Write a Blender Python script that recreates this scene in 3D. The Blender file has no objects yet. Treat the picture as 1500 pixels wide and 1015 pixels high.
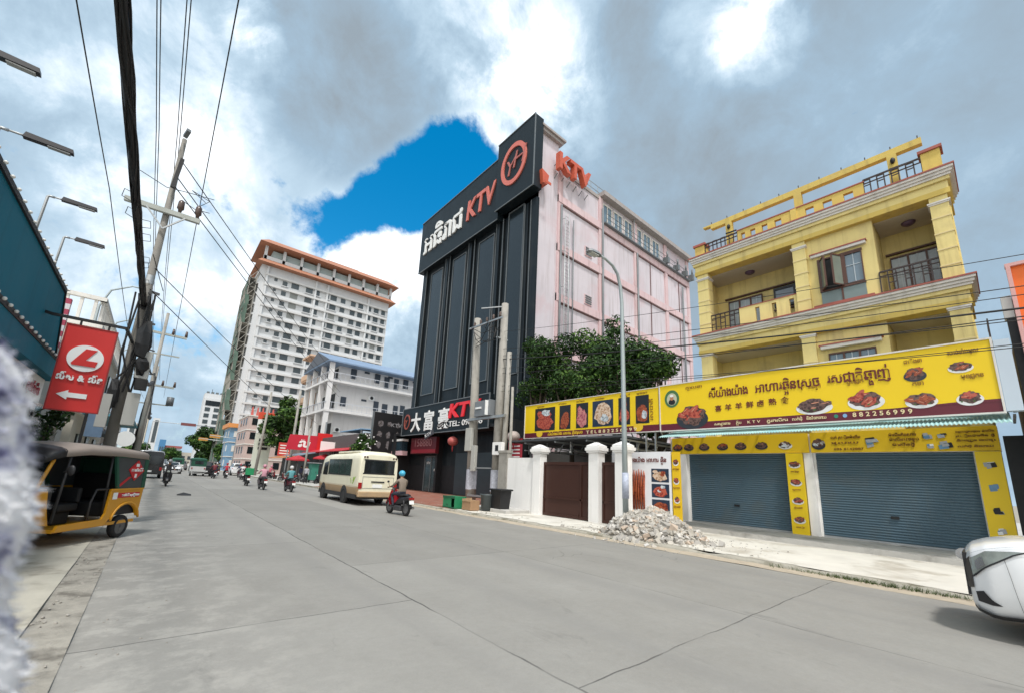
import bpy, bmesh, math, random
from mathutils import Vector, Matrix, noise
R = math.radians
SC = bpy.context.scene
COL = SC.collection
random.seed(7)

# ------------------------------------------------------------------ camera
cam = bpy.data.cameras.new('camera'); camo = bpy.data.objects.new('camera', cam); COL.objects.link(camo)
def _cam_rot(yaw, pitch, roll):
    f = Vector((math.sin(yaw)*math.cos(pitch), math.cos(yaw)*math.cos(pitch), math.sin(pitch)))
    r = Vector((math.cos(yaw), -math.sin(yaw), 0)); d = f.cross(r)
    c, s = math.cos(roll), math.sin(roll)
    r2 = r*c + d*s; d2 = d*c - r*s
    return Matrix((r2, -d2, -f)).transposed()
camo.matrix_world = Matrix.Translation((0, 0, 1.6)) @ _cam_rot(R(39.08), R(12.13), R(-3.03)).to_4x4()
cam.sensor_width = 36; cam.sensor_fit = 'HORIZONTAL'; cam.lens = 605.2/1500*36
cam.shift_x = (750-731.3)/1500; cam.shift_y = (569.4-507.5)/1500
cam.clip_start = 0.02; cam.clip_end = 4000
cam.dof.use_dof = True; cam.dof.focus_distance = 18; cam.dof.aperture_fstop = 4.2
SC.camera = camo

# ------------------------------------------------------------------ world, sun, exposure
SUN_DIR = Vector((-0.20, -0.38, 0.90)).normalized()
SUN_EL = math.asin(SUN_DIR.z); SUN_AZ = math.atan2(SUN_DIR.x, SUN_DIR.y)
w = bpy.data.worlds.new("World"); SC.world = w; w.use_nodes = True
nt = w.node_tree; nt.nodes.clear()
class NB:
    def __init__(s, t): s.t = t
    def n(s, ty, **k):
        x = s.t.nodes.new(ty)
        for a, b in k.items(): setattr(x, a, b)
        return x
    def l(s, a, b): s.t.links.new(a, b)
    def val(s, sock, v):
        if hasattr(v, 'links') or isinstance(v, bpy.types.NodeSocket): s.l(v, sock)
        else: sock.default_value = v
    def math(s, op, a, b=0.0, clamp=False):
        x = s.n('ShaderNodeMath', operation=op, use_clamp=clamp); s.val(x.inputs[0], a); s.val(x.inputs[1], b); return x.outputs[0]
    def vm(s, op, a, b=(0,0,0)):
        x = s.n('ShaderNodeVectorMath', operation=op); s.val(x.inputs[0], a); s.val(x.inputs[1], b)
        return x.outputs['Value'] if op in ('DOT_PRODUCT', 'LENGTH') else x.outputs[0]
    def step(s, v, a, b, lo=0.0, hi=1.0):
        x = s.n('ShaderNodeMapRange', interpolation_type='SMOOTHSTEP'); s.val(x.inputs[0], v)
        x.inputs[1].default_value = a; x.inputs[2].default_value = b; x.inputs[3].default_value = lo; x.inputs[4].default_value = hi
        return x.outputs[0]
    def mix(s, f, a, b):
        x = s.n('ShaderNodeMix', data_type='RGBA'); s.val(x.inputs[0], f); s.val(x.inputs[6], a); s.val(x.inputs[7], b); return x.outputs[2]
    def noise(s, v, scale, det=6, rough=.55, dist=0.0):
        x = s.n('ShaderNodeTexNoise'); s.val(x.inputs['Vector'], v); x.inputs['Scale'].default_value = scale
        x.inputs['Detail'].default_value = det; x.inputs['Roughness'].default_value = rough; x.inputs['Distortion'].default_value = dist
        return x.outputs['Fac']
W = NB(nt)
sky = W.n('ShaderNodeTexSky', sky_type='NISHITA'); sky.sun_disc = False
sky.sun_elevation = SUN_EL; sky.sun_rotation = SUN_AZ; sky.dust_density = 0.4; sky.ozone_density = 2.5
hs = W.n('ShaderNodeHueSaturation'); hs.inputs['Saturation'].default_value = 1.45; hs.inputs['Hue'].default_value = .485; hs.inputs['Value'].default_value = 1.0; W.l(sky.outputs[0], hs.inputs['Color'])
tc = W.n('ShaderNodeTexCoord'); D = tc.outputs['Generated']
sep = W.n('ShaderNodeSeparateXYZ'); W.l(D, sep.inputs[0]); Z = sep.outputs[2]
den = W.math('ADD', W.math('MAXIMUM', Z, 0.0), .28)
inv = W.math('DIVIDE', 1.0, den)
sc = W.n('ShaderNodeVectorMath', operation='SCALE'); W.l(D, sc.inputs[0]); W.l(inv, sc.inputs[3]); PL = sc.outputs[0]
big = W.noise(PL, 1.5, 9, .55, .3)
puff = W.noise(D, 5.5, 10, .60, .35)
fine = W.noise(D, 19, 10, .68, .25)
soft = W.noise(PL, .9, 6, .52, .5)
def blobs(lst):
    tot = None
    for d, deg, amt in lst:
        dp = W.vm('DOT_PRODUCT', D, Vector(d).normalized())
        c = W.step(dp, math.cos(R(deg)), 1.0, 0, amt)
        tot = c if tot is None else W.math('ADD', tot, c)
    return tot
mid_ = W.noise(D, 9, 9, .65, .4)
gaps = blobs([((.405,.626,.665),7.5,.42), ((.37,.69,.622),8,.60), ((.328,.753,.570),7.8,.60), ((.277,.805,.524),7,.54), ((.222,.848,.480),6.5,.46), ((.424,.584,.692),5.5,.22), ((.43,.70,.57),9,.40),
              ((-.025,.862,.506),6,.34), ((.12,.83,.545),5,.22), ((-.2,.904,.377),16,.12), ((-.05,.99,.12),16,.10), ((-.25,.8,.55),14,.10)])
fill = blobs([((-.184,.789,.586),14,.3), ((.387,.822,.418),11,.75), ((.32,.85,.42),8,.45), ((.374,.50,.78),13,.35), ((.10,.68,.725),12,.3), ((.60,.40,.69),20,.4)])
nz = W.math('ADD', W.math('ADD', W.math('MULTIPLY', W.math('SUBTRACT', puff, .5), 1.1), W.math('MULTIPLY', W.math('SUBTRACT', big, .5), .7)), W.math('ADD', W.math('MULTIPLY', W.math('SUBTRACT', fine, .5), .75), W.math('MULTIPLY', W.math('SUBTRACT', mid_, .5), .9)))
cov = W.math('ADD', W.math('SUBTRACT', W.math('ADD', nz, .76), W.math('MULTIPLY', gaps, 1.26)), fill)
mask = W.step(cov, .08, .52)
bright = blobs([((.374,.496,.784),15,.46), ((.43,.50,.75),10,.26), ((.387,.822,.418),12,.62), ((.65,.17,.741),5.5,.62), ((.59,.22,.775),7,.40), ((.70,.10,.70),14,.15), ((.499,.49,.715),10,.28), ((.045,.925,.376),20,.34), ((.005,.702,.712),8,.30),
                ((.005,.702,.712),3.5,.6), ((.161,.706,.689),6,.22), ((-.184,.789,.586),18,.24), ((-.10,.88,.46),16,.18), ((.016,.998,.068),26,.30), ((.30,.80,.42),9,.25), ((.46,.73,.46),9,.3)])
dark = blobs([((.082,.682,.727),10,.16), ((.23,.66,.71),9,.22), ((.776,.082,.626),40,.10), ((.597,.337,.728),12,.10), ((.16,.77,.62),9,.18), ((-.201,.904,.377),12,.06)])
lum = W.math('ADD', W.math('ADD', W.math('MULTIPLY', W.math('SUBTRACT', puff, .5), .75), W.math('MULTIPLY', W.math('SUBTRACT', fine, .5), .35)), W.math('MULTIPLY', W.math('SUBTRACT', soft, .5), 1.0))
edge_ = W.math('MULTIPLY', W.step(cov, .25, .75, 1, 0), .16)
lum = W.math('ADD', W.math('SUBTRACT', W.math('ADD', W.math('ADD', lum, .30), W.math('MULTIPLY', bright, W.math('ADD', .28, W.step(W.math('ADD', W.math('MULTIPLY', puff, .6), W.math('MULTIPLY', mid_, .4)), .38, .62, 0, .62)))), dark), edge_)
ramp = W.n('ShaderNodeValToRGB'); W.l(lum, ramp.inputs[0])
er = ramp.color_ramp; er.elements[0].position = .0; er.elements[0].color = (.215, .262, .305, 1); er.elements[1].position = 1.0; er.elements[1].color = (.84, .88, .92, 1)
e = er.elements.new(.33); e.color = (.25, .345, .435, 1); e = er.elements.new(.58); e.color = (.36, .47, .565, 1); e = er.elements.new(.8); e.color = (.56, .645, .72, 1)
b1 = W.n('ShaderNodeBackground'); W.l(hs.outputs[0], b1.inputs[0]); b1.inputs[1].default_value = .15
b2 = W.n('ShaderNodeBackground'); unseen_bank = W.step(W.vm('DOT_PRODUCT', D, Vector((-.62, -.62, .48)).normalized()), .35, .95, 0, 1)  # added bright bank of sky, out of view, to light the facades
W.l(W.mix(unseen_bank, ramp.outputs[0], (.55, .535, .505, 1)), b2.inputs[0]); W.l(W.math('ADD', 1.12, W.step(W.vm('DOT_PRODUCT', D, Vector((-.62, -.62, .48)).normalized()),   .35, .95, 0, 1.5)), b2.inputs[1])
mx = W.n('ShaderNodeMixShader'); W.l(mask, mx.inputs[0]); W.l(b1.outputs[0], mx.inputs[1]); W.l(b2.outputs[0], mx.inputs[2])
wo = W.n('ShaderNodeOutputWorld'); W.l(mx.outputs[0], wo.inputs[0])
sun = bpy.data.lights.new('sun', 'SUN'); sun.energy = 2.2; sun.angle = R(6); sun.color = (1, .97, .93)
suno = bpy.data.objects.new('sun', sun); COL.objects.link(suno); suno.rotation_euler = (-SUN_DIR).to_track_quat('-Z', 'Y').to_euler()
SC.view_settings.view_transform = 'Standard'; SC.view_settings.look = 'None'; SC.view_settings.exposure = 0.48; SC.view_settings.gamma = 1

# ------------------------------------------------------------------ materials
MATS = {}
def mat(name, col, rough=.7, var=.12, scale=3.0, bump=.0, bscale=40, metal=0.0, streak=0.0, streak_col=None, spec=.5, alpha=None, coat=0.0, dirt=None, emit=None):
    if name in MATS: return MATS[name]
    m = bpy.data.materials.new(name); m.use_nodes = True; t = NB(m.node_tree)
    p = m.node_tree.nodes['Principled BSDF']
    o = t.n('ShaderNodeTexCoord').outputs['Object']
    c4 = (*col, 1)
    n1 = t.noise(o, scale, 6, .6)
    f = t.math('ADD', t.math('MULTIPLY', n1, 2*var), 1-var)
    x = t.n('ShaderNodeMix', data_type='RGBA', blend_type='MULTIPLY'); x.inputs[0].default_value = 1; x.inputs[6].default_value = c4; t.l(f, x.inputs[7])
    out = x.outputs[2]
    if streak:
        mp = t.n('ShaderNodeMapping'); t.l(o, mp.inputs[0]); mp.inputs['Scale'].default_value = (2.2, 2.2, .12)
        s = t.noise(mp.outputs[0], 1.7, 6, .65)
        out = t.mix(t.step(s, .48, .72, 0, streak), out, (*(streak_col or tuple(v*.45 for v in col)), 1))
    if dirt:
        s = t.noise(o, dirt[1], 5, .6, .4); out = t.mix(t.step(s, .5, .68, 0, dirt[2]), out, (*dirt[0], 1))
    t.l(out, p.inputs['Base Color'])
    rr = t.math('ADD', t.math('MULTIPLY', t.noise(o, scale*2.3, 4), .2), rough-.1, True); t.l(rr, p.inputs['Roughness'])
    p.inputs['Metallic'].default_value = metal; p.inputs['Specular IOR Level'].default_value = spec
    if coat: p.inputs['Coat Weight'].default_value = coat; p.inputs['Coat Roughness'].default_value = .05
    if bump:
        b = t.n('ShaderNodeBump'); b.inputs['Strength'].default_value = bump; b.inputs['Distance'].default_value = .02
        t.l(t.noise(o, bscale, 5, .6), b.inputs['Height']); t.l(b.outputs[0], p.inputs['Normal'])
    if emit: p.inputs['Emission Color'].default_value = (*emit[0], 1); p.inputs['Emission Strength'].default_value = emit[1]
    MATS[name] = m; return m
def glass_mat(name, col, rough=.06, var=.3, scale=.8):
    return mat(name, col, rough=rough+.1, var=var, scale=scale, spec=.8)
def food_mat(name, cols, scale=9):
    if name in MATS: return MATS[name]
    m = bpy.data.materials.new(name); m.use_nodes = True; t = NB(m.node_tree); p = m.node_tree.nodes['Principled BSDF']
    o = t.n('ShaderNodeTexCoord').outputs['Object']
    wv = t.n('ShaderNodeTexVoronoi'); wv.inputs['Scale'].default_value = scale
    nv = t.n('ShaderNodeTexNoise'); nv.inputs['Scale'].default_value = scale*1.5; nv.inputs['Detail'].default_value = 4; t.l(o, nv.inputs['Vector'])
    t.l(t.vm('ADD', o, t.vm('MULTIPLY', nv.outputs['Color'], (.12, .12, .12))), wv.inputs['Vector'])
    f = t.math('ADD', t.math('MULTIPLY', wv.outputs['Distance'], .75), t.math('MULTIPLY', nv.outputs['Fac'], .55))
    r = t.n('ShaderNodeValToRGB'); t.l(f, r.inputs[0])
    for k, c in enumerate(cols):
        el = r.color_ramp.elements[k] if k < 2 else r.color_ramp.elements.new(.5)
        el.color = (*c, 1)
    ps = [.15 + .6*k/(len(cols)-1) for k in range(len(cols))]
    els = r.color_ramp.elements
    for k in range(len(els)): els[k].position = ps[k]
    for k, c in enumerate(cols): els[k].color = (*c, 1)
    t.l(r.outputs[0], p.inputs['Base Color']); p.inputs['Roughness'].default_value = .35
    MATS[name] = m; return m

# ------------------------------------------------------------------ objects
OFF = {}
def _off(o):
    v = Vector((0, 0, 0))
    while o is not None: v = v + o.location; o = o.parent
    return v
def setp(o, label=None, cat=None, group=None, kind=None):
    if label: o['label'] = label
    if cat: o['category'] = cat
    if group: o['group'] = group
    if kind: o['kind'] = kind
    return o
def thing(name, label, cat, loc=(0, 0, 0), group=None):
    o = bpy.data.objects.new(name, None); COL.objects.link(o); o.location = loc; o.empty_display_size = .2
    return setp(o, label, cat, group)
def copy_tree(o, parent=None):
    c = o.copy(); COL.objects.link(c); c.parent = parent
    for ch in [x for x in o.children]: copy_tree(ch, c)
    return c
class MB:
    def __init__(s): s.v = []; s.f = []; s.mi = []; s.sm = []; s.c = 0; s.smooth = False; s.X = None
    def P(s, p):
        p = Vector(p)
        s.v.append(s.X @ p if s.X is not None else p); return len(s.v)-1
    def F(s, *i): s.f.append(tuple(i)); s.mi.append(s.c); s.sm.append(s.smooth)
    def quad(s, a, b, c, d): s.F(s.P(a), s.P(b), s.P(c), s.P(d)); return s
    def poly(s, pts): s.F(*[s.P(p) for p in pts]); return s
    def box(s, x0, x1, y0, y1, z0, z1):
        x0, x1 = min(x0, x1), max(x0, x1); y0, y1 = min(y0, y1), max(y0, y1); z0, z1 = min(z0, z1), max(z0, z1)
        i = [s.P((x, y, z)) for z in (z0, z1) for y in (y0, y1) for x in (x0, x1)]
        for q in ((0,2,3,1), (4,5,7,6), (0,1,5,4), (2,6,7,3), (0,4,6,2), (1,3,7,5)): s.F(*[i[k] for k in q])
        return s
    def bar(s, p, q, wd, ht=None, up=(0, 0, 1)):
        ht = ht or wd; p = Vector(p); q = Vector(q); d = (q-p).normalized(); up = Vector(up)
        if abs(d.dot(up)) > .98: up = Vector((0, 1, 0))
        a = d.cross(up).normalized()*wd/2; b = a.cross(d).normalized()*ht/2
        i = [s.P(c+u*a+v*b) for c in (p, q) for u, v in ((-1,-1), (1,-1), (1,1), (-1,1))]
        for k in range(4): s.F(i[k], i[(k+1)%4], i[4+(k+1)%4], i[4+k])
        s.F(i[3], i[2], i[1], i[0]); s.F(*i[4:]); return s
    def tube(s, pts, r, n=8, caps=True):
        pts = [Vector(p) for p in pts]; rs = r if isinstance(r, (list, tuple)) else [r]*len(pts)
        ref = Vector((0, 0, 1)); prev = None; rings = []
        for k, p in enumerate(pts):
            d = (pts[min(k+1, len(pts)-1)] - pts[max(k-1, 0)]).normalized()
            if prev is None:
                a = d.cross(ref if abs(d.z) < .95 else Vector((1, 0, 0))).normalized()
            else:
                a = (prev - d*prev.dot(d)).normalized()
            prev = a; b = d.cross(a)
            rings.append([s.P(p + (a*math.cos(t) + b*math.sin(t))*rs[k]) for t in [2*math.pi*j/n for j in range(n)]])
        sm = s.smooth; s.smooth = n > 5
        for A, B in zip(rings, rings[1:]):
            for j in range(n): s.F(A[j], A[(j+1)%n], B[(j+1)%n], B[j])
        s.smooth = sm
        if caps: s.F(*rings[0][::-1]); s.F(*rings[-1])
        return s
    def loft(s, rings, closed=True, caps=True, smooth=True):
        R_ = [[s.P(p) for p in ring] for ring in rings]; n = len(R_[0]); sm = s.smooth; s.smooth = smooth
        for A, B in zip(R_, R_[1:]):
            for j in range(n if closed else n-1): s.F(A[j], A[(j+1)%n], B[(j+1)%n], B[j])
        s.smooth = sm
        if caps: s.F(*R_[0][::-1]); s.F(*R_[-1])
        return s
    def ball(s, c, rx, ry=None, rz=None, nu=10, nv=7, jit=0):
        ry = ry or rx; rz = rz or rx; c = Vector(c); g = []
        for i in range(1, nv):
            ph = math.pi*i/nv
            g.append([s.P(c + Vector((rx*math.sin(ph)*math.cos(t), ry*math.sin(ph)*math.sin(t), rz*math.cos(ph)))*(1+random.uniform(-jit, jit))) for t in [2*math.pi*j/nu for j in range(nu)]])
        top = s.P(c+Vector((0, 0, rz))); bot = s.P(c-Vector((0, 0, rz))); sm = s.smooth; s.smooth = jit == 0
        for j in range(nu): s.F(top, g[0][j], g[0][(j+1)%nu]); s.F(bot, g[-1][(j+1)%nu], g[-1][j])
        for A, B in zip(g, g[1:]):
            for j in range(nu): s.F(A[j], B[j], B[(j+1)%nu], A[(j+1)%nu])
        s.smooth = sm; return s
    def prism(s, pts, lo, hi, ax='x'):
        mk = {'x': lambda t, a, b: (t, a, b), 'y': lambda t, a, b: (a, t, b), 'z': lambda t, a, b: (a, b, t)}[ax]
        A = [s.P(mk(lo, *p)) for p in pts]; B = [s.P(mk(hi, *p)) for p in pts]; n = len(pts)
        for j in range(n): s.F(A[j], A[(j+1)%n], B[(j+1)%n], B[j])
        s.F(*A[::-1]); s.F(*B); return s
    def ell(s, c, u, v, n=24, th=.0, nrm=None):
        c = Vector(c); u = Vector(u); v = Vector(v)
        pts = [c + u*math.cos(t) + v*math.sin(t) for t in [2*math.pi*j/n for j in range(n)]]
        if th:
            nn = u.cross(v).normalized()*th; A = [s.P(p) for p in pts]; B = [s.P(p+nn) for p in pts]
            for j in range(n): s.F(A[j], A[(j+1)%n], B[(j+1)%n], B[j])
            s.F(*B); s.F(*A[::-1])
        else: s.poly(pts)
        return s
    def blob(s, c, u, v, n=18, jit=.18, th=.004, seed=None):
        rnd = random.Random(seed if seed is not None else random.random()); c = Vector(c); u = Vector(u); v = Vector(v)
        pts = [c + (u*math.cos(t) + v*math.sin(t))*(1+rnd.uniform(-jit, jit)) for t in [2*math.pi*j/n for j in range(n)]]
        nn = u.cross(v).normalized()*th; A = [s.P(p) for p in pts]; B = [s.P(p+nn) for p in pts]
        for j in range(n): s.F(A[j], A[(j+1)%n], B[(j+1)%n], B[j])
        s.F(*B); return s
    def build(s, name, mats, parent=None, label=None, cat=None, group=None, kind=None, base=None, bevel=0, recalc=False):
        me = bpy.data.meshes.new(name)
        off = _off(parent) if parent is not None else Vector(base or (0, 0, 0))
        me.from_pydata([v-off for v in s.v], [], s.f)
        for m in (mats if isinstance(mats, (list, tuple)) else [mats]): me.materials.append(m)
        me.polygons.foreach_set('material_index', s.mi); me.polygons.foreach_set('use_smooth', s.sm)
        if bevel or recalc:
            bm = bmesh.new(); bm.from_mesh(me)
            bmesh.ops.recalc_face_normals(bm, faces=bm.faces)
            if bevel:
                es = [e for e in bm.edges if len(e.link_faces) == 2 and e.calc_face_angle(0) > .6]
                bmesh.ops.bevel(bm, geom=es, offset=bevel, segments=2, affect='EDGES', profile=.5)
            bm.to_mesh(me); bm.free()
        me.update()
        o = bpy.data.objects.new(name, me); COL.objects.link(o)
        if parent is not None: o.parent = parent
        else: o.location = off
        return setp(o, label, cat, group, kind)

# ------------------------------------------------------------------ lettering (built-in font, Khmer clusters shaped by hand)
TMP = bpy.data.scenes.new('tmp'); TVL = TMP.view_layers[0]
def eval_mesh(o):
    TMP.collection.objects.link(o); TVL.update(); dg = TVL.depsgraph
    me = bpy.data.meshes.new_from_object(o.evaluated_get(dg)); TMP.collection.objects.unlink(o); return me
GL = {}
def glyph(t, bold, shear, depth):
    k = (t, bold, shear, depth)
    if k in GL: return GL[k]
    c = bpy.data.curves.new('g', 'FONT'); c.body = t; c.size = 1; c.offset = bold; c.shear = shear; c.extrude = depth/2; c.resolution_u = 3
    o = bpy.data.objects.new('g', c); me = eval_mesh(o)
    vs = [tuple(v.co) for v in me.vertices]; fs = [tuple(p.vertices) for p in me.polygons]
    bpy.data.objects.remove(o); bpy.data.curves.remove(c); bpy.data.meshes.remove(me)
    x0 = min([v[0] for v in vs], default=0); x1 = max([v[0] for v in vs], default=.3)
    GL[k] = (vs, fs, x0, x1); return GL[k]
def clusters(t):
    out = []; i = 0
    kh = lambda ch: 0x1780 <= ord(ch) <= 0x17ff
    while i < len(t):
        ch = t[i]
        if not kh(ch):
            j = i
            while j < len(t) and not kh(t[j]) and t[j] != ' ': j += 1
            if j == i: out.append((' ', [])); i += 1
            else: out.append((t[i:j], [])); i = j
            continue
        base = ch; subs = []; pre = ''; i += 1
        while i < len(t) and kh(t[i]) and (t[i] == '\u17d2' or 0x17b6 <= ord(t[i]) <= 0x17d1):
            if t[i] == '\u17d2' and i+1 < len(t): subs.append(t[i+1]); i += 2; continue
            v = t[i]
            if v in '\u17c1\u17c2\u17c3': pre = v
            elif v == '\u17c4': pre = '\u17c1'; base += '\u17b6'
            else: base += v
            i += 1
        if pre: out.append((pre, []))
        out.append((base, subs))
    return out
def letters(mb, text, org, xd, up, h=None, width=None, bold=.0, shear=0.0, depth=.01, size=None):
    """text laid out from org along xd, base line at org; size = em, or fitted to width"""
    xd = Vector(xd).normalized(); up = Vector(up).normalized(); nz = xd.cross(up)
    items = []; x = 0
    for base, subs in clusters(text):
        if base == ' ': x += .28; continue
        vs, fs, a, b = glyph(base, bold, shear, 1.0)
        items.append((vs, fs, x-a, 0, 1)); wd = b-a
        for sb in subs:
            if sb == '\u179a': g = glyph(sb, bold, shear, 1.0); items.append((g[0], g[1], x-g[2]-.06, -.22, (.45, 1.0)))
            else:
                g = glyph(sb, bold, shear, 1.0); k = min(.62, wd/(g[3]-g[2])); items.append((g[0], g[1], x-g[2]*k+(wd-(g[3]-g[2])*k)/2, -.40, (k, .52)))
        x += wd+.07
    if not items: return x
    sz = size or (width/x); sx = width/x if width else sz
    if h: sz = h
    for q_, (vs, fs, dx, dy, k) in enumerate(items):
        zo = .0012*(q_ % 7)
        kx, ky = k if isinstance(k, tuple) else (k, k)
        ids = [mb.P(Vector(org) + xd*((v[0]*kx+dx)*sx) + up*((v[1]*ky+dy)*sz) + nz*((v[2]+.5)*(depth+zo))) for v in vs]
        for f in fs: mb.F(*[ids[q] for q in f])
    return x*sx
def text(parent, t, org, m, width=None, h=None, xd=(0, -1, 0), up=(0, 0, 1), bold=.0, shear=0., depth=.01, size=None, name='lettering', **k):
    mb = MB(); letters(mb, t, org, xd, up, h, width, bold, shear, depth, size)
    return mb.build(name, m, parent, **k)
# ------------------------------------------------------------------ ground, road, pavements
def cellv(t, o):
    x = t.n('ShaderNodeTexNoise'); t.l(o, x.inputs['Vector']); x.inputs['Scale'].default_value = 2.2; x.inputs['Detail'].default_value = 5; return x.outputs['Color']
def ground_mats():
    m = bpy.data.materials.new('road_concrete'); m.use_nodes = True; t = NB(m.node_tree); p = m.node_tree.nodes['Principled BSDF']
    o = t.n('ShaderNodeTexCoord').outputs['Object']
    s = t.n('ShaderNodeSeparateXYZ'); t.l(o, s.inputs[0]); x, y = s.outputs[0], s.outputs[1]
    wob = t.math('MULTIPLY', t.math('SUBTRACT', t.noise(o, 1.2, 4), .5), .10)
    xw = t.math('ADD', x, wob); yw = t.math('ADD', y, wob)
    lft = t.math('LESS_THAN', xw, 2.92)
    ys = t.math('ADD', yw, t.math('ADD', t.math('MULTIPLY', lft, 2.25), 2.6))
    fr = t.math('FRACT', t.math('DIVIDE', ys, 5.0))
    dcross = t.math('MULTIPLY', t.math('MINIMUM', fr, t.math('SUBTRACT', 1.0, fr)), 5.0)
    dl = t.math('ABSOLUTE', t.math('SUBTRACT', xw, 2.92)); dl2 = t.math('ADD', t.math('ABSOLUTE', t.math('SUBTRACT', xw, 6.4)), .006)
    dj = t.math('MINIMUM', t.math('ADD', dcross, .004), t.math('MINIMUM', dl, dl2))
    brk = t.step(t.noise(o, .9, 3), .36, .52)
    joint = t.math('MULTIPLY', t.step(dj, .006, .017, 1, 0), t.math('ADD', t.math('MULTIPLY', brk, .65), .3))
    cell = t.n('ShaderNodeCombineXYZ'); t.l(t.math('ADD', lft, t.math('LESS_THAN', xw, 6.4)), cell.inputs[0]); t.l(t.math('FLOOR', t.math('DIVIDE', ys, 5.0)), cell.inputs[1])
    wn = t.n('ShaderNodeTexWhiteNoise'); t.l(cell.outputs[0], wn.inputs[0])
    n1 = t.noise(o, .35, 5, .6); n2 = t.noise(o, 14, 5, .7)
    mp = t.n('ShaderNodeMapping'); t.l(o, mp.inputs[0]); mp.inputs['Scale'].default_value = (1.4, .05, 1); n3 = t.noise(mp.outputs[0], 1, 4)
    n4 = t.noise(o, 1.1, 7, .72, .5); n5 = t.noise(o, 60, 3, .8)
    v = t.math('ADD', t.math('ADD', t.math('MULTIPLY', n1, .16), t.math('MULTIPLY', n2, .16)), t.math('ADD', t.math('MULTIPLY', n3, .14), t.math('ADD', t.math('MULTIPLY', wn.outputs[0], .12), t.math('ADD', t.math('MULTIPLY', t.math('SUBTRACT', n4, .5), .22), t.math('MULTIPLY', t.math('SUBTRACT', n5, .5), .16)))))
    base = t.n('ShaderNodeValToRGB'); t.l(v, base.inputs[0]); c = base.color_ramp
    c.elements[0].position = .12; c.elements[0].color = (.185, .177, .160, 1); c.elements[1].position = .42; c.elements[1].color = (.295, .287, .265, 1)
    spots = t.step(t.noise(o, 2.6, 7, .75), .66, .72, 0, .5)
    col = t.mix(spots, base.outputs[0], (.15, .15, .145, 1))
    trk = t.math('MULTIPLY', t.math('POWER', t.math('ABSOLUTE', t.math('SINE', t.math('MULTIPLY', t.math('ADD', xw, .35), 1.72))), 6.0), t.step(n3, .38, .62, 0, .42))
    col = t.mix(trk, col, (.19, .185, .175, 1))
    mo = t.n('ShaderNodeMapping'); t.l(o, mo.inputs[0]); mo.inputs['Scale'].default_value = (1.3, .5, 1)
    col = t.mix(t.step(t.noise(mo.outputs[0], 1.5, 6, .7, .8), .60, .74, 0, .55), col, (.155, .15, .14, 1))
    crk = t.n('ShaderNodeTexVoronoi', feature='DISTANCE_TO_EDGE'); crk.inputs['Scale'].default_value = .42; t.l(t.vm('ADD', o, t.vm('MULTIPLY', cellv(t, o), (.5, .5, 0))), crk.inputs['Vector'])
    col = t.mix(t.math('MULTIPLY', t.step(crk.outputs['Distance'], .0, .006, 1, 0), t.step(t.noise(o, .25, 2), .56, .64, 0, .5)), col, (.10, .095, .09, 1))
    worn = t.math('MULTIPLY', t.step(x, .2, 2.2, 1, 0), t.step(t.noise(o, 2.2, 7, .7), .45, .62, 0, .5))
    col = t.mix(worn, col, (.40, .385, .35, 1))
    edge = t.step(x, 10.2, 10.75, 0, .5); col = t.mix(t.math('MULTIPLY', edge, t.noise(o, 3, 4)), col, (.40, .36, .29, 1))
    col = t.mix(joint, col, (.085, .082, .078, 1))
    t.l(col, p.inputs['Base Color']); p.inputs['Roughness'].default_value = .8
    b = t.n('ShaderNodeBump'); b.inputs['Strength'].default_value = .55; b.inputs['Distance'].default_value = .015
    hgt = t.math('SUBTRACT', t.math('ADD', t.math('MULTIPLY', n2, .3), t.math('MULTIPLY', t.noise(o, 5, 6, .7), .7)), t.math('MULTIPLY', joint, .6))
    t.l(hgt, b.inputs['Height']); t.l(b.outputs[0], p.inputs['Normal'])
    return m
M_road = ground_mats()
M_dirt = mat('bare_ground', (.30, .27, .22), .9, .2, .6)
M_cream = mat('pavement_concrete', (.60, .575, .515), .85, .22, 1.3, .4, 30, dirt=((.28, .24, .18), .8, .6))
M_step = mat('step_concrete', (.46, .45, .425), .85, .22, 1.6, .35, 25, dirt=((.17, .16, .14), 1.3, .6))
M_kerb = mat('kerb_concrete', (.33, .31, .26), .9, .3, 3, .6, 18, dirt=((.12, .11, .07), 2.0, .8))
M_oldconc = mat('broken_concrete', (.40, .38, .32), .9, .28, 1.7, .8, 9, dirt=((.20, .185, .15), 1.1, .8))
def tile_mat():
    m = bpy.data.materials.new('red_tiles'); m.use_nodes = True; t = NB(m.node_tree); p = m.node_tree.nodes['Principled BSDF']
    o = t.n('ShaderNodeTexCoord').outputs['Object']; b = t.n('ShaderNodeTexBrick'); t.l(o, b.inputs[0])
    b.inputs['Color1'].default_value = (.30, .105, .065, 1); b.inputs['Color2'].default_value = (.24, .085, .055, 1); b.inputs['Mortar'].default_value = (.22, .15, .12, 1)
    b.inputs['Scale'].default_value = 1; b.inputs['Brick Width'].default_value = .3; b.inputs['Row Height'].default_value = .3; b.inputs['Mortar Size'].default_value = .012; b.offset = 0
    t.l(t.mix(t.step(t.noise(o, 1.2, 5), .45, .75, 0, .45), b.outputs[0], (.33, .26, .21, 1)), p.inputs['Base Color']); p.inputs['Roughness'].default_value = .7
    return m
MB().quad((-1500, -1500, -.02), (1500, -1500, -.02), (1500, 1500, -.02), (-1500, 1500, -.02)).build('ground', M_dirt, kind='structure')
MB().quad((-.3, -30, 0), (10.8, -30, 0), (10.8, 420, 0), (-.3, 420, 0)).build('road', M_road, kind='structure')
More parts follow.
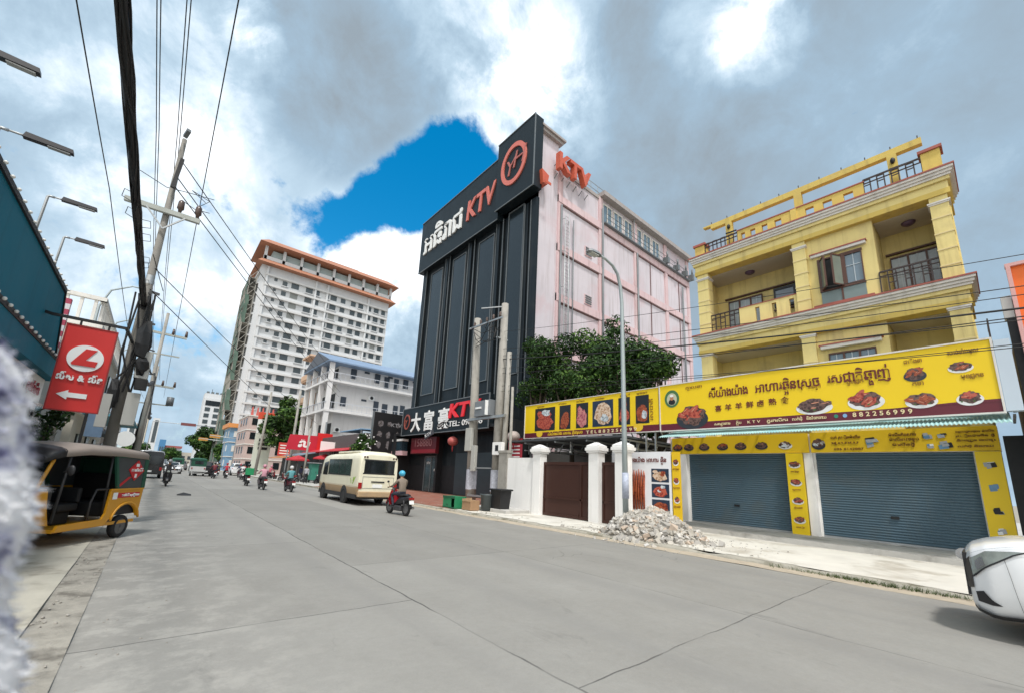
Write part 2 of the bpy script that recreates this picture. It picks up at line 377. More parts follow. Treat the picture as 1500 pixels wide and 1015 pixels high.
def strip(name, m, x0, x1, y0, y1, z0, z1, nx, ny, amp, seed):
    b = MB(); b.smooth = True; g = []
    for i in range(nx+1):
        row = []
        for j in range(ny+1):
            x = x0+(x1-x0)*i/nx; y = y0+(y1-y0)*j/ny
            n = noise.fractal(Vector((x*1.1+seed, y*1.1, 0)), .8, 2, 5)
            row.append(b.P((x, y, z0+(z1-z0)*i/nx + n*amp)))
        g.append(row)
    for i in range(nx):
        for j in range(ny): b.F(g[i][j], g[i+1][j], g[i+1][j+1], g[i][j+1])
    return b.build(name, m, kind='structure')
# right pavement and its kerb
strip('pavement', M_cream, 10.93, 17.4, -12, 16.8, .105, .14, 12, 60, .008, 3)
MB().box(10.95, 19.05, 16.8, 38, -.01, .125).build('forecourt', tile_mat(), kind='structure')
MB().box(10.95, 60, 38, 300, -.01, .11).build('far_pavement', M_step, kind='structure')
MB().box(17.4, 60, -30, 38, -.01, .09).build('yard', M_step, kind='structure')
def kerb(name, y0, y1, x, top, seed, m, wd=.16, sgn=1):
    b = MB(); b.smooth = True; n = int((y1-y0)/.16); rings = []
    for j in range(n+1):
        y = y0+(y1-y0)*j/n; f = lambda k, s=2.3: noise.fractal(Vector((y*s+seed, k*3.1, 0)), .9, 2, 4)
        chip = max(0, noise.noise(Vector((y*.9+seed, 7, 0)))-.12)*.14
        tp = top - chip*.5 + f(0)*.012; ex = x + chip*.5*sgn + f(1)*.015*sgn
        rings.append([(ex-.02*sgn+f(2)*.015, y, -.03), (ex, y, tp*.55), (ex+.02*sgn, y, tp-.02), (ex+.05*sgn, y, tp), (ex+wd*sgn, y, tp+.012), (ex+wd*sgn, y, -.03)])
    b.loft(rings, closed=False, caps=False); return b.build(name, m, kind='structure')
kerb('kerb', -12, 36, 10.82, .10, 4, M_kerb, .18)
MB().box(10.8, 10.95, 36, 300, -.01, .12).build('far_kerb', M_kerb, kind='structure')
# raised step in front of the shop, ramp by the gate
strip('shop_step', M_step, 15.25, 17.5, -6, 9.0, .27, .30, 6, 50, .006, 9)
MB().box(15.18, 15.26, -6, 9.0, 0, .268).build('step_edge', M_step, kind='structure')
MB().box(12.1, 13.6, 14.0, 16.9, .05, .26).build('gate_landing', M_step, kind='structure', bevel=.03)
# gutter dirt along the right kerb
strip('gutter_dirt', mat('gutter_dirt', (.40, .34, .26), .95, .3, 4, .5, 30), 10.45, 10.86, -12, 30, .006, .035, 3, 140, .012, 21)
# left pavement with broken gutter strip
strip('left_pavement', M_oldconc, -6, -.62, -6, 60, .04, .035, 20, 130, .02, 31)
strip('left_gutter', mat('gutter_rubble', (.29, .272, .235), .95, .45, 5, 1.0, 14, dirt=((.10, .09, .075), 2.6, .8)), -.66, -.27, -6, 60, .02, .012, 4, 300, .022, 41)
b = MB(); rn = random.Random(5)
for i in range(200):
    y = rn.uniform(3.6, 12.5); x = rn.choice([rn.uniform(-.6, -.3), rn.uniform(-.62, -.5), rn.uniform(-.3, .5)]); s = rn.uniform(.004, .02)*(1 if x < -.25 else .55)
    b.ball((x, y, .02 if x < -.27 else s*.3), s, s*rn.uniform(.7, 1.6), s*.6, 5, 4, .3)
b.build('gutter_debris', mat('debris', (.30, .28, .25), .9, .4, 6), label='grit and broken bits of concrete scattered along the gutter beside the road', cat='debris', kind='stuff', base=(-.4, 8, 0))

b = MB(); rn = random.Random(17)
for k in range(900):
    y = rn.choice((rn.gauss(1.3, .5), rn.uniform(.5, 3.6), rn.gauss(2.2, .25))); x = 10.80+rn.gauss(0, .04); hh = rn.uniform(.03, .11); a = rn.uniform(0, 6.28); dx, dy = math.cos(a)*.006, math.sin(a)*.006; lx, ly = rn.gauss(-.02, .03), rn.gauss(0, .04)
    b.quad((x-dx, y-dy, .01), (x+dx, y+dy, .01), (x+dx*.4+lx, y+dy*.4+ly, hh), (x-dx*.4+lx, y-dy*.4+ly, hh))
b.build('kerb_weeds', mat('weed_green', (.07, .11, .025), .8, .4, 6), label='low green weeds growing along the foot of the kerb by the white car', cat='weeds', kind='stuff', base=(10.8, 2, 0))

b = MB(); rn = random.Random(23)
for k in range(150):
    y = rn.choice((rn.gauss(14.2, 1.2), rn.gauss(17.5, 2.0), rn.uniform(4, 24))); x = rn.choice((10.98+abs(rn.gauss(0, .12)), 10.72+rn.gauss(0, .06), 11.3+rn.gauss(0, .2))); z = .135 if x > 10.9 else .03; s = rn.uniform(.012, .05); a = rn.uniform(0, 3.14); b.c = rn.randrange(4)
    c_, s_ = math.cos(a)*s, math.sin(a)*s; b.F(b.P((x-c_, y-s_, z)), b.P((x+s_*.7, y-c_*.7, z+s*.3)), b.P((x+c_, y+s_, z+.003)), b.P((x-s_*.7, y+c_*.7, z+s*.5)))
b.build('kerb_litter', [mat('litter_pale', (.5, .5, .48), .8), mat('litter_brown', (.20, .15, .10), .9), mat('litter_green', (.10, .16, .06), .9), mat('litter_grey', (.25, .24, .22), .9)], label='scraps of litter and leaves along the kerb below the concrete poles', cat='litter', kind='stuff', base=(11, 14, .1))

# ------------------------------------------------------------------ shared materials
M_black = mat('black_cladding', (.007, .011, .014), .38, .35, .6, spec=.3, streak=.6, streak_col=(.030, .035, .038), dirt=((.020, .023, .024), .5, .6))
M_blackflat = mat('dark_interior', (.008, .009, .011), .6, .3, 1.5)
M_sign_black = mat('sign_black', (.008, .014, .018), .45, .3, .5, spec=.3, streak=.3, streak_col=(.018, .023, .027))
M_trim_grey = mat('grey_trim', (.13, .145, .155), .45, .2, 2)
M_darkglass = mat('dark_glazing', (.010, .015, .018), .16, .4, .5, spec=.7)
M_pink = mat('pink_render', (.555, .51, .55), .85, .16, .35, .15, 8, streak=.75, streak_col=(.39, .34, .35), dirt=((.53, .42, .45), .3, .75))
M_pinkrib = mat('pink_rib', (.60, .44, .455), .85, .18, .5, .15, 8, streak=.6, streak_col=(.33, .22, .22), dirt=((.58, .48, .49), .4, .6))
M_darkline = mat('stain_line', (.14, .075, .075), .9, .3, 1)
M_redsign = mat('red_letters', (.52, .10, .05), .4, .15, 2, streak=.3)
M_white = mat('white_letters', (.78, .79, .78), .5, .05)
M_whitewall = mat('white_wall', (.80, .79, .775), .8, .08, 1.0, .15, 15, streak=.22, streak_col=(.35, .34, .31), dirt=((.42, .41, .37), .9, .35))
M_steel = mat('galvanised_steel', (.38, .40, .41), .45, .15, 4, metal=.6)
M_concpole = mat('pole_concrete', (.31, .295, .265), .85, .25, 2.5, .3, 30, streak=.4, dirt=((.18, .17, .15), 1.5, .5))
M_wire = mat('cable_black', (.012, .012, .013), .6, .2, 6)
M_brownframe = mat('brown_frame', (.085, .035, .022), .5, .25, 5)
M_blueglass = mat('blue_glass', (.13, .19, .24), .12, .5, .9, spec=.8)
M_yellowwall = mat('yellow_paint', (.70, .585, .245), .85, .14, .9, .25, 14, streak=.55, streak_col=(.40, .31, .13), dirt=((.50, .41, .20), .7, .55))
M_yellowdeep = mat('ochre_paint', (.62, .465, .12), .85, .16, 1.1, .25, 14, streak=.5, streak_col=(.33, .25, .09), dirt=((.48, .36, .14), .9, .5))
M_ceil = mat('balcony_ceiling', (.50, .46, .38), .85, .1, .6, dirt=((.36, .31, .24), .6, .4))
M_whitetrim = mat('white_moulding', (.66, .64, .60), .75, .1, 1.5, streak=.4, streak_col=(.36, .34, .30))
M_redtrim = mat('red_trim', (.34, .10, .075), .7, .25, 2, streak=.3)
M_rail = mat('dark_rail', (.035, .022, .02), .5, .3, 5)

# ------------------------------------------------------------------ KTV building
K = thing('karaoke_building', 'tall dark fronted karaoke building with pale pink side wall and red rooftop letters', 'building', (19, 28, 0))
wl = MB(); wl.box(19.1, 42.4, 20.0, 36.7, 0, 26.35); wl.box(19.1, 21.15, 19.98, 36.75, .1, 28.35); wl.build('wall', M_pink, K)
rb = MB()
for z in (23.15, 18.9, 14.75, 10.6, 6.4): rb.box(21.15, 42.45, 19.82, 20.0, z, z+.62)
for x in (21.15, 26.35, 31.75, 37.3, 42.0): rb.box(x, x+.5, 19.86, 20.0, .1, 26.3 if x > 26 else 26.1)
rb.build('rib', M_pinkrib, K)
dl = MB()
for z in (23.15, 18.9, 14.75, 10.6, 6.4): dl.box(21.66, 41.98, 19.95, 20.0, z-.10, z)
for x in (34.6, 40.2): dl.box(x, x+.06, 19.93, 20.0, 6, 23)
dl.build('drip_edge', M_darkline, K)
rf = MB(); rf.box(26.5, 42.7, 19.4, 36.9, 26.35, 26.75); rf.box(18.9, 21.4, 19.7, 36.9, 28.35, 28.75); rf.box(18.9, 21.6, 19.55, 36.9, 28.62, 28.8)
rf.box(21.15, 26.5, 19.9, 20.2, 26.1, 26.4); rf.build('roof', mat('roof_slab', (.33, .30, .29), .85, .2, 1, streak=.4), K)
for k in range(6):
    x0 = 26.95+k*1.62; x1 = x0+1.32
    fm = MB()
    for (a, c, d, e_) in ((x0, x1, 24.0, 24.1), (x0, x1, 25.85, 25.95), (x0, x0+.07, 24.1, 25.85), (x1-.07, x1, 24.1, 25.85), ((x0+x1)/2-.03, (x0+x1)/2+.03, 24.1, 25.85)): fm.box(a, c, 19.9, 20.0, d, e_)
    f = fm.build('window', M_whitetrim, K)
    MB().box(x0+.08, x1-.08, 19.95, 19.99, 24.11, 25.84).build('pane', M_blueglass, f)
lg = MB(); lg.box(26.85, 42.3, 19.55, 19.86, 23.78, 23.9)
for k in range(16): lg.tube([(27+k*.98, 19.58, 23.9), (27+k*.98, 19.58, 24.75)], .025, 5)
for z in (24.3, 24.75): lg.tube([(27, 19.58, z), (41.7, 19.58, z)], .025, 5)
for x, s in ((36.9, .35), (39.0, .3), (40.8, .3), (42.2, .35)): lg.box(x, x+.35, 19.3, 19.85, 23.9, 24.2+s); lg.tube([(x+.1, 19.4, 24.5), (x+.1, 19.4, 25.1)], .1, 6)
lg.build('ledge', M_trim_grey, K)
ld = MB()
for x in (21.75, 22.2): ld.tube([(x, 19.62, 5), (x, 19.62, 22.3)], .035, 6)
for k in range(56): ld.tube([(21.75, 19.62, 5.2+k*.305), (22.2, 19.62, 5.2+k*.305)], .018, 5)
for z in (8, 12, 16, 19, 21.8): ld.bar((21.75, 19.62, z), (21.6, 20, z), .04); ld.bar((22.2, 19.62, z), (22.5, 20, z+.1), .04)
ld.build('ladder', M_steel, K)
for (x, z0, z1, r) in ((21.45, 2, 22.9, .09), (22.9, 6, 22.2, .05), (22.45, 6, 18.2, .04), (26.75, 3, 25.2, .10), (32.1, 3, 23.1, .09), (40.7, 3, 22.6, .09)):
    MB().tube([(x, 19.78, z0), (x, 19.78, z1)], r, 7).build('drainpipe', M_trim_grey, K)
for z in (19.9, 15.6, 11.5):
    f = MB(); f.box(24.55, 25.45, 19.93, 20.0, z, z+.85)
    v = f.build('vent', M_pinkrib, K); s = MB()
    for q in range(4): s.box(24.62, 25.38, 19.88, 19.95, z+.1+q*.19, z+.2+q*.19)
    s.build('louvre', M_trim_grey, v)
ra = MB()
for k in range(8): ra.tube([(21.6+k*.95, 20.05, 26.3), (21.6+k*.95, 20.05, 27.4)], .03, 5)
for z in (26.85, 27.4): ra.tube([(21.4, 20.05, z), (28.4, 20.05, z)], .03, 5)
ra.tube([(31.5, 19.7, 24), (31.5, 19.7, 26.6)], .05, 5); ra.build('roof_railing', M_steel, K)
MB().tube([(35.6, 21, 26.7), (35.6, 21, 27.2)], .45, 10).build('roof_vent', M_trim_grey, K)
for ch, x in (('K', 20.4), ('T', 21.65), ('V', 22.85)):
    text(K, ch, (x, 19.55, 25.45), M_redsign, size=1.95, xd=(1, 0, 0), bold=.035, depth=.45, name='rooftop_letter')
b = MB()
for k in range(6): b.bar((20.7+k*.75, 19.6, 25.3), (20.7+k*.75, 20, 25.0), .05); b.bar((20.7+k*.75, 19.6, 26.4), (20.7+k*.75, 20.1, 26.1), .04)
b.build('letter_bracket', M_trim_grey, K)
b = MB(); b.box(18.75, 19.4, 19.0, 19.05, 23.1, 23.3); b.prism([(18.7, 24.4), (19.45, 24.15), (19.3, 23.3), (18.85, 23.3)], 19.3, 19.95, 'y'); b.build('side_letter', M_redsign, K)
# dark street front
fc = MB(); fc.box(18.98, 19.1, 19.9, 36.85, 2.4, 22.4); fc.build('facade', M_black, K)
ps = MB()
for y, wd in ((36.4, .75), (32.15, .42), (31.75, .2), (28.3, .42), (27.75, .2), (24.35, .36), (23.8, .2), (20.95, .24), (20.15, .5), (36.0, .12), (20.6, .1), (28.65, .12), (32.5, .12)):
    ps.box(18.78 if wd > .3 else 18.86, 18.99, y-wd/2, y+wd/2, 7.4, 22.35)
ps.build('pilaster', M_black, K)
for y1, y0, z1 in ((35.3, 33.1, 21.7), (31.25, 29.1, 21.7), (27.15, 24.95, 21.7), (23.2, 21.35, 22.6)):
    for z0, zt in (((8.95, z1),) if y1 < 24 or y1 > 34 else ((8.95, z1),)):
        f = MB(); t_ = .07
        f.box(18.88, 18.98, y0, y0+t_, z0, zt); f.box(18.88, 18.98, y1-t_, y1, z0, zt); f.box(18.88, 18.98, y0+t_, y1-t_, z0, z0+t_); f.box(18.88, 18.98, y0+t_, y1-t_, zt-t_, zt)
        fr = f.build('window_panel', M_trim_grey, K)
        MB().box(18.93, 18.979, y0+t_, y1-t_, z0+t_, zt-t_).build('pane', M_darkglass, fr)
edge = MB()
for y in (32.38, 31.62, 28.53, 27.62, 24.55, 23.68, 21.1, 36.02, 20.42): edge.box(18.74, 18.79, y-.025, y+.025, 7.4, 22.3)
edge.build('edge_strip', M_trim_grey, K)
# crown sign boards
sb = MB().box(18.35, 18.97, 24.0, 37.25, 22.25, 28.1).build('name_board', M_sign_black, K)
b = MB(); b.box(18.30, 18.37, 24.0, 37.27, 22.2, 22.27); b.box(18.30, 18.37, 24.1, 37.27, 28.08, 28.15); b.build('board_edge', M_trim_grey, sb)
lb = MB().box(18.12, 18.99, 19.6, 24.08, 22.87, 29.15).build('logo_board', M_sign_black, K)
b = MB(); b.box(18.07, 18.14, 19.58, 24.1, 22.82, 22.89); b.box(18.07, 18.14, 19.58, 24.1, 29.13, 29.2); b.box(18.07, 18.14, 19.56, 19.64, 22.89, 29.13); b.build('board_edge', M_trim_grey, lb)
text(sb, 'អធិរាជ', (18.34, 36.35, 24.05), M_white, width=7.2, h=3.0, depth=.12, bold=.012)
text(sb, 'KTV', (18.34, 28.55, 24.25), mat('coral_letters', (.60, .16, .12), .4, .12, 1), width=4.4, h=2.7, depth=.12, bold=.02, shear=.12)
def ring(cx, cy, cz, r0, r1, ry=1.0, n=40, th=.1):
    b = MB(); A = [(cx, cy+math.cos(t)*r1*ry, cz+math.sin(t)*r1) for t in [2*math.pi*j/n for j in range(n)]]; B_ = [(cx, cy+math.cos(t)*r0*ry, cz+math.sin(t)*r0) for t in [2*math.pi*j/n for j in range(n)]]
    i = [b.P(p) for p in A]; k = [b.P(p) for p in B_]; i2 = [b.P((p[0]-th, p[1], p[2])) for p in A]; k2 = [b.P((p[0]-th, p[1], p[2])) for p in B_]
    for j in range(n):
        q = (j+1) % n; b.F(i2[j], i2[q], k2[q], k2[j]); b.F(i[j], i[q], i2[q], i2[j]); b.F(k[j], k2[j], k2[q], k[q])
    return b
ring(18.12, 21.95, 26.1, 1.45, 1.85, .82).build('logo_ring', mat('coral_letters', (0, 0, 0)), lb)
b = MB(); letters(b, 'Y', (18.11, 22.75, 25.2), (0, -1, 0), (0, 0, 1), size=2.1, bold=-.012, shear=.25, depth=.08); letters(b, 'H', (18.09, 21.95, 25.6), (0, -1, 0), (0, 0, 1), size=2.1, bold=-.012, shear=.25, depth=.08)
b.build('monogram', mat('faded_red', (.42, .13, .11), .5, .2, 1), lb)
# street level
en = MB(); en.box(18.99, 19.1, 19.9, 36.85, .1, 2.4); en.build('entrance_wall', M_blackflat, K)
en = MB(); en.box(17.3, 19.0, 36.5, 36.85, .1, 5.2); en.box(17.6, 19.0, 20.0, 20.3, .1, 5.4); en.box(17.4, 18.98, 20.3, 36.5, 5.0, 5.2); en.box(18.4, 18.98, 22.5, 22.8, .1, 5.0); en.box(18.5, 18.98, 30.6, 30.9, .1, 5.0); en.build('porch', M_blackflat, K)
d = MB().box(18.9, 18.98, 31.1, 33.2, .15, 3.1).build('door', mat('teal_glass_door', (.022, .04, .045), .2, .4, 1, spec=.7), K)
b = MB(); b.box(18.85, 18.92, 33.2, 33.3, .15, 3.2); b.box(18.85, 18.92, 31.0, 31.1, .15, 3.2); b.box(18.85, 18.92, 32.1, 32.2, .15, 3.1); b.box(18.85, 18.92, 31.0, 33.3, 3.1, 3.2); b.build('door_frame', M_trim_grey, d)
MB().box(18.86, 18.9, 31.3, 31.6, 1.9, 2.1).build('notice', M_white, d); b = MB(); letters(b, 'KTV', (18.89, 32.9, 2.5), (0, -1, 0), (0, 0, 1), size=.3); b.build('door_lettering', M_white, d)
for a, c in ((23.2, 25.6), (26.2, 28.4)):
    f = MB().box(18.88, 18.98, a, c, .15, 3.4).build('door', mat('teal_panel', (.03, .045, .055), .4, .3, 1), K)
    MB().tube([(18.84, a+.3, 1.0), (18.84, a+.3, 1.7)], .03, 6).build('handle', M_steel, f)

# lower sign of the karaoke building
S = thing('shop_sign', 'long black sign above the karaoke entrance with white characters and red KTV', 'sign', (17.5, 28.5, 4.9))
MB().box(17.3, 17.7, 22.3, 35.25, 4.95, 7.35).build('panel', M_sign_black, S)
b = MB(); b.box(17.26, 17.32, 22.25, 35.3, 4.9, 4.97); b.box(17.26, 17.32, 22.25, 35.3, 7.33, 7.4); b.box(17.26, 17.32, 35.22, 35.3, 4.97, 7.33); b.box(17.26, 17.32, 22.25, 22.33, 4.97, 7.33); b.build('frame', M_trim_grey, S)
for ch, y in (('大', 33.5), ('富', 31.2), ('豪', 28.9)): text(S, ch, (17.29, y, 5.35), M_white, size=1.75, depth=.06, bold=.02)
text(S, 'KTV', (17.29, 27.35, 6.0), mat('scarlet_letters', (.62, .02, .03), .35, .1, 1, emit=((1, .03, .04), .12)), width=4.3, h=1.5, depth=.1, bold=.03, shear=.15)
text(S, 'TEL: 098848', (17.29, 27.3, 5.3), M_white, width=4.4, h=.6, depth=.03, bold=.01)
ring(17.3, 34.35, 6.15, .55, .7, .8, th=.05).build('logo_ring', mat('rust_ring', (.28, .07, .05), .5), S)
b = MB(); letters(b, 'Y', (17.29, 34.65, 5.8), (0, -1, 0), (0, 0, 1), size=.8, shear=.25, depth=.04); b.build('monogram', mat('rust_ring', (0, 0, 0)), S)

S = thing('led_sign', 'dark red sign with pale numerals hung under the black karaoke sign', 'sign', (18.2, 32.4, 3.4))
MB().box(18.1, 18.4, 30.3, 34.7, 3.35, 4.75).build('panel', mat('maroon_panel', (.13, .012, .02), .4, .3, 1), S)
text(S, '158880', (18.09, 33.9, 3.98), mat('pale_numerals', (.35, .16, .17), .5, .2), width=3.0, h=.95, depth=.03)
MB().box(18.05, 18.1, 30.3, 34.4, 3.4, 3.72).build('lower_strip', mat('red_strip', (.30, .02, .035), .4, .2), S)
S = thing('canopy_sign', 'small pink and white box sign with dark screen next to maroon numeral sign', 'sign', (17.6, 36.6, 3.2))
MB().box(17.5, 18.1, 35.3, 38.4, 3.2, 3.6).build('panel', mat('pink_white', (.62, .42, .45), .6, .15), S); MB().box(17.52, 18.1, 35.4, 38.3, 3.6, 4.5).build('screen', mat('screen_navy', (.015, .035, .05), .3, .5, 2), S); MB().box(17.48, 18.1, 35.3, 38.4, 4.5, 4.7).build('cap', M_white, S)
S = thing('blade_sign', 'small tilted black and white sign jutting below the karaoke sign', 'sign', (16.9, 29.6, 4.8))
b = MB(); b.bar((16.95, 30.2, 4.6), (16.95, 29.0, 4.95), .08, .42); b.build('panel', mat('dark_panel', (.05, .05, .06), .5), S)
b = MB(); letters(b, 'KTV', (16.90, 30.1, 4.52), (0, -.96, .28), (0, .28, .96), width=1.0, h=.36); b.build('lettering', M_white, S)
for i, (x, y, lab) in enumerate(((17.6, 27.0, 'faded red round paper lantern hanging in the dark karaoke entrance'), (17.3, 19.6, 'pale round lantern hanging behind the twin concrete poles'))):
    S = thing('paper_lantern', lab, 'lantern', (x, y, 4.0), 'lanterns at the karaoke entrance')
    MB().ball((x, y, 4.2), .42, .42, .36, 12, 8).build('shade', mat('lantern_red', (.42, .10, .09), .6, .2, 5) if i == 0 else mat('lantern_pale', (.5, .42, .38), .6, .2), S)
    MB().tube([(x, y, 4.5), (x, y, 5.0)], .015, 5).build('cord', M_wire, S); MB().tube([(x, y, 3.85), (x, y, 3.4)], [.07, .03], 6).build('tassel', mat('tassel_red', (.35, .03, .03), .7), S)
S = thing('wall_banner', 'narrow red banner with pale writing hanging between the concrete poles', 'banner', (17.7, 20.4, 2.6))
MB().box(17.5, 17.53, 19.0, 20.3, 2.5, 4.1).build('cloth', mat('banner_red', (.42, .03, .05), .7, .2), S); b = MB(); [b.box(17.485, 17.5, 19.2, 20.1-.1*(k%2), 2.7+k*.22, 2.78+k*.22) for k in range(5)]; b.build('print', M_white, S)
# ------------------------------------------------------------------ yellow house with shop
Yh = thing('apartment_house', 'yellow balconied apartment house with rooftop beam above the shuttered food shop', 'house', (18, 4, 0))
b = MB(); b.box(19.7, 29, .05, 8.05, 3.5, 12.0); b.box(17.3, 29, .05, 8.9, .1, 3.62)
for z0, z1 in ((3.62, 7.58), (8.25, 11.2)): b.box(18.12, 19.7, 1.93, 3.9, z0, z1); b.box(18.3, 19.7, .05, .2, z0, z1); b.box(19.0, 19.7, 7.85, 8.05, z0, z1)
b.build('wall', M_yellowwall, Yh)
for y0, y1 in ((7.55, 8.02), (3.88, 4.3), (.08, .5)):
    for z0, z1 in ((3.62, 7.58), (8.25, 11.18)):
        b = MB(); b.box(17.98, 18.42, y0, y1, z0, z1); c = b.build('column', M_yellowwall, Yh)
        b = MB(); b.box(17.955, 18.44, y0-.025, y1+.025, z1-.30, z1-.25); b.box(17.93, 18.46, y0-.05, y1+.05, z1-.25, z1-.20); b.build('capital', M_whitetrim, c)
        b = MB()
        for zz in [z0+.5+.55*k for k in range(5)]: b.box(17.965, 18.42, y0-.012, y1+.012, zz, zz+.045)
        b.build('groove', mat('pale_band', (.66, .55, .28), .8), c)
# floor bands and cornices
for zt, nm in ((8.25, 'floor_band'), (12.03, 'cornice')):
    b = MB(); b.box(17.94, 19.7, .02, 8.08, zt-.68, zt-.3); b.box(17.86, 19.7, -.04, 8.14, zt-.42, zt-.30); s = b.build(nm, M_yellowwall, Yh)
    b = MB(); b.box(17.81, 19.7, -.08, 8.17, zt-.30, zt-.22); b.box(17.76, 19.7, -.12, 8.20, zt-.22, zt-.13); b.box(17.70, 19.7, -.16, 8.24, zt-.13, zt-.05); b.build('moulding', M_whitetrim, s)
    MB().box(17.67, 19.7, -.19, 8.27, zt-.05, zt).build('trim', M_redtrim, s)
    MB().box(17.93, 19.7, .0, 8.1, zt-.86, zt-.68).build('beam', M_yellowdeep, s)
for zt in (8.25, 12.03):
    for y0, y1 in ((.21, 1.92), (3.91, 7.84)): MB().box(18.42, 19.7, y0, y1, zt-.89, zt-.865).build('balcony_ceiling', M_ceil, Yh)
for y, zt in ((6.3, 8.22-.0), (6.2, 11.16), (1.1, 11.16)):
    if zt > 9: MB().tube([(19.1, y, 11.15), (19.1, y, 11.08), (19.1, y, 11.02)], [.2, .18, .08], 12).build('ceiling_lamp', mat('lamp_purple', (.10, .06, .11), .4), Yh)
def pane_window(parent, x, y0, y1, z0, z1, n, cross=True, frame=M_brownframe, glass=M_blueglass, nm='window', fr=.055):
    b = MB(); w_ = (y1-y0)/n
    b.box(x-.05, x+.04, y0, y1, z0, z0+fr); b.box(x-.05, x+.04, y0, y1, z1-fr, z1)
    for k in range(n+1): b.box(x-.06, x+.04, max(y0, y0+k*w_-fr/2), min(y1, y0+k*w_+fr/2), z0+fr, z1-fr)
    f = b.build(nm, frame, parent)
    b = MB(); b.box(x-.0, x+.02, y0+.02, y1-.02, z0+fr, z1-fr); b.build('pane', glass, f)
    if cross:
        b = MB()
        for k in range(n):
            ym = y0+(k+.5)*w_; zm = z0+(z1-z0)*.6
            b.box(x-.015, x-.001, ym-.012, ym+.012, z0+fr, z1-fr); b.box(x-.017, x-.002, y0+k*w_+fr/2, y0+(k+1)*w_-fr/2, zm-.012, zm+.012)
        b.build('glazing_bar', mat('pale_bar', (.42, .48, .52), .5), f)
    return f
# middle bay windows
f = pane_window(Yh, 18.10, 2.30, 2.80, 8.98, 10.18, 1)
b = MB(); b.box(18.09, 18.12, 2.8, 3.56, 8.98, 10.18); b.build('dark_opening', M_blackflat, Yh)
b = MB(); b.box(18.04, 18.12, 2.28, 3.58, 8.92, 8.98); b.box(18.04, 18.12, 2.8, 2.86, 8.98, 10.18); b.box(18.04, 18.12, 3.52, 3.58, 8.98, 10.18); b.box(18.04, 18.12, 2.28, 3.58, 10.18, 10.24); b.box(18.05, 18.12, 2.92, 2.97, 8.45, 8.92); b.build('window_frame', M_brownframe, Yh)
b = MB(); b.box(18.08, 18.11, 2.3, 3.56, 8.46, 8.92); b.build('lower_glazing', mat('frosted_teal', (.16, .22, .22), .35, .2, 1), Yh)
for yh, ang in ((3.5, 62), (2.88, 118)):
    d = Vector((-math.sin(R(ang)), -math.cos(R(ang)), 0)) if yh > 3 else Vector((-math.sin(R(ang)), -math.cos(R(ang)), 0))
    a0 = Vector((18.06, yh, 9.0)); a1 = a0+d*.42; h = Vector((0, 0, 1.16)); b = MB()
    b.bar(a0, a0+h, .05); b.bar(a1, a1+h, .05); b.bar(a0, a1, .05); b.bar(a0+h, a1+h, .05); s = b.build('casement', M_brownframe, Yh)
    b = MB(); b.bar(a0+h*.5, a1+h*.5, .012, 1.1); b.build('pane', mat('casement_glass', (.17, .20, .17), .2, .3, 2), s)
b = MB(); b.box(17.98, 18.14, 2.15, 3.75, 10.36, 10.46); b.build('window_hood', M_whitetrim, Yh); MB().box(17.95, 18.14, 2.12, 3.78, 10.46, 10.5).build('hood_trim', M_redtrim, Yh)
b = MB(); b.box(17.96, 18.14, 2.1, 3.8, 8.33, 8.42); b.build('window_sill', M_redtrim, Yh)
pane_window(Yh, 18.1, 2.28, 3.56, 4.9, 6.58, 3)
b = MB(); b.box(17.95, 18.14, 2.1, 3.75, 6.74, 6.86); b.build('window_hood', M_whitetrim, Yh); MB().box(17.92, 18.14, 2.05, 3.8, 6.86, 6.9).build('hood_trim', M_redtrim, Yh)
# recessed balcony walls
pane_window(Yh, 19.62, 5.95, 7.35, 8.26, 10.2, 3, frame=M_brownframe, glass=mat('curtain_glass', (.30, .36, .39), .25, .4, 3, spec=.6), nm='door')
pane_window(Yh, 19.62, 3.95, 5.5, 9.35, 10.25, 2, False, frame=mat('black_frame', (.02, .02, .022), .4), glass=mat('sky_glass', (.16, .20, .24), .1, .3, 1, spec=.9), fr=.10)
b = MB(); b.box(19.58, 19.7, 3.95, 7.5, 10.32, 10.38); b.box(19.58, 19.7, 3.95, 5.55, 9.24, 9.3); b.build('lintel', M_brownframe, Yh)
pane_window(Yh, 19.62, .35, 1.75, 8.26, 10.2, 3, nm='door', glass=mat('curtain_glass', (0, 0, 0)))
b = MB(); b.box(19.58, 19.7, .25, 1.85, 10.32, 10.38); b.build('lintel', M_brownframe, Yh)
b = MB(); b.box(19.6, 19.7, 4.2, 7.6, 6.35, 6.42); b.box(19.6, 19.7, 4.4, 7.2, 4.5, 6.2); b.box(19.6, 19.7, .3, 1.85, 6.45, 6.52); b.build('lower_door', M_brownframe, Yh)
b = MB(); b.box(18.3, 19.65, .2, .26, 3.7, 7.3); b.build('side_screen', M_yellowdeep, Yh)
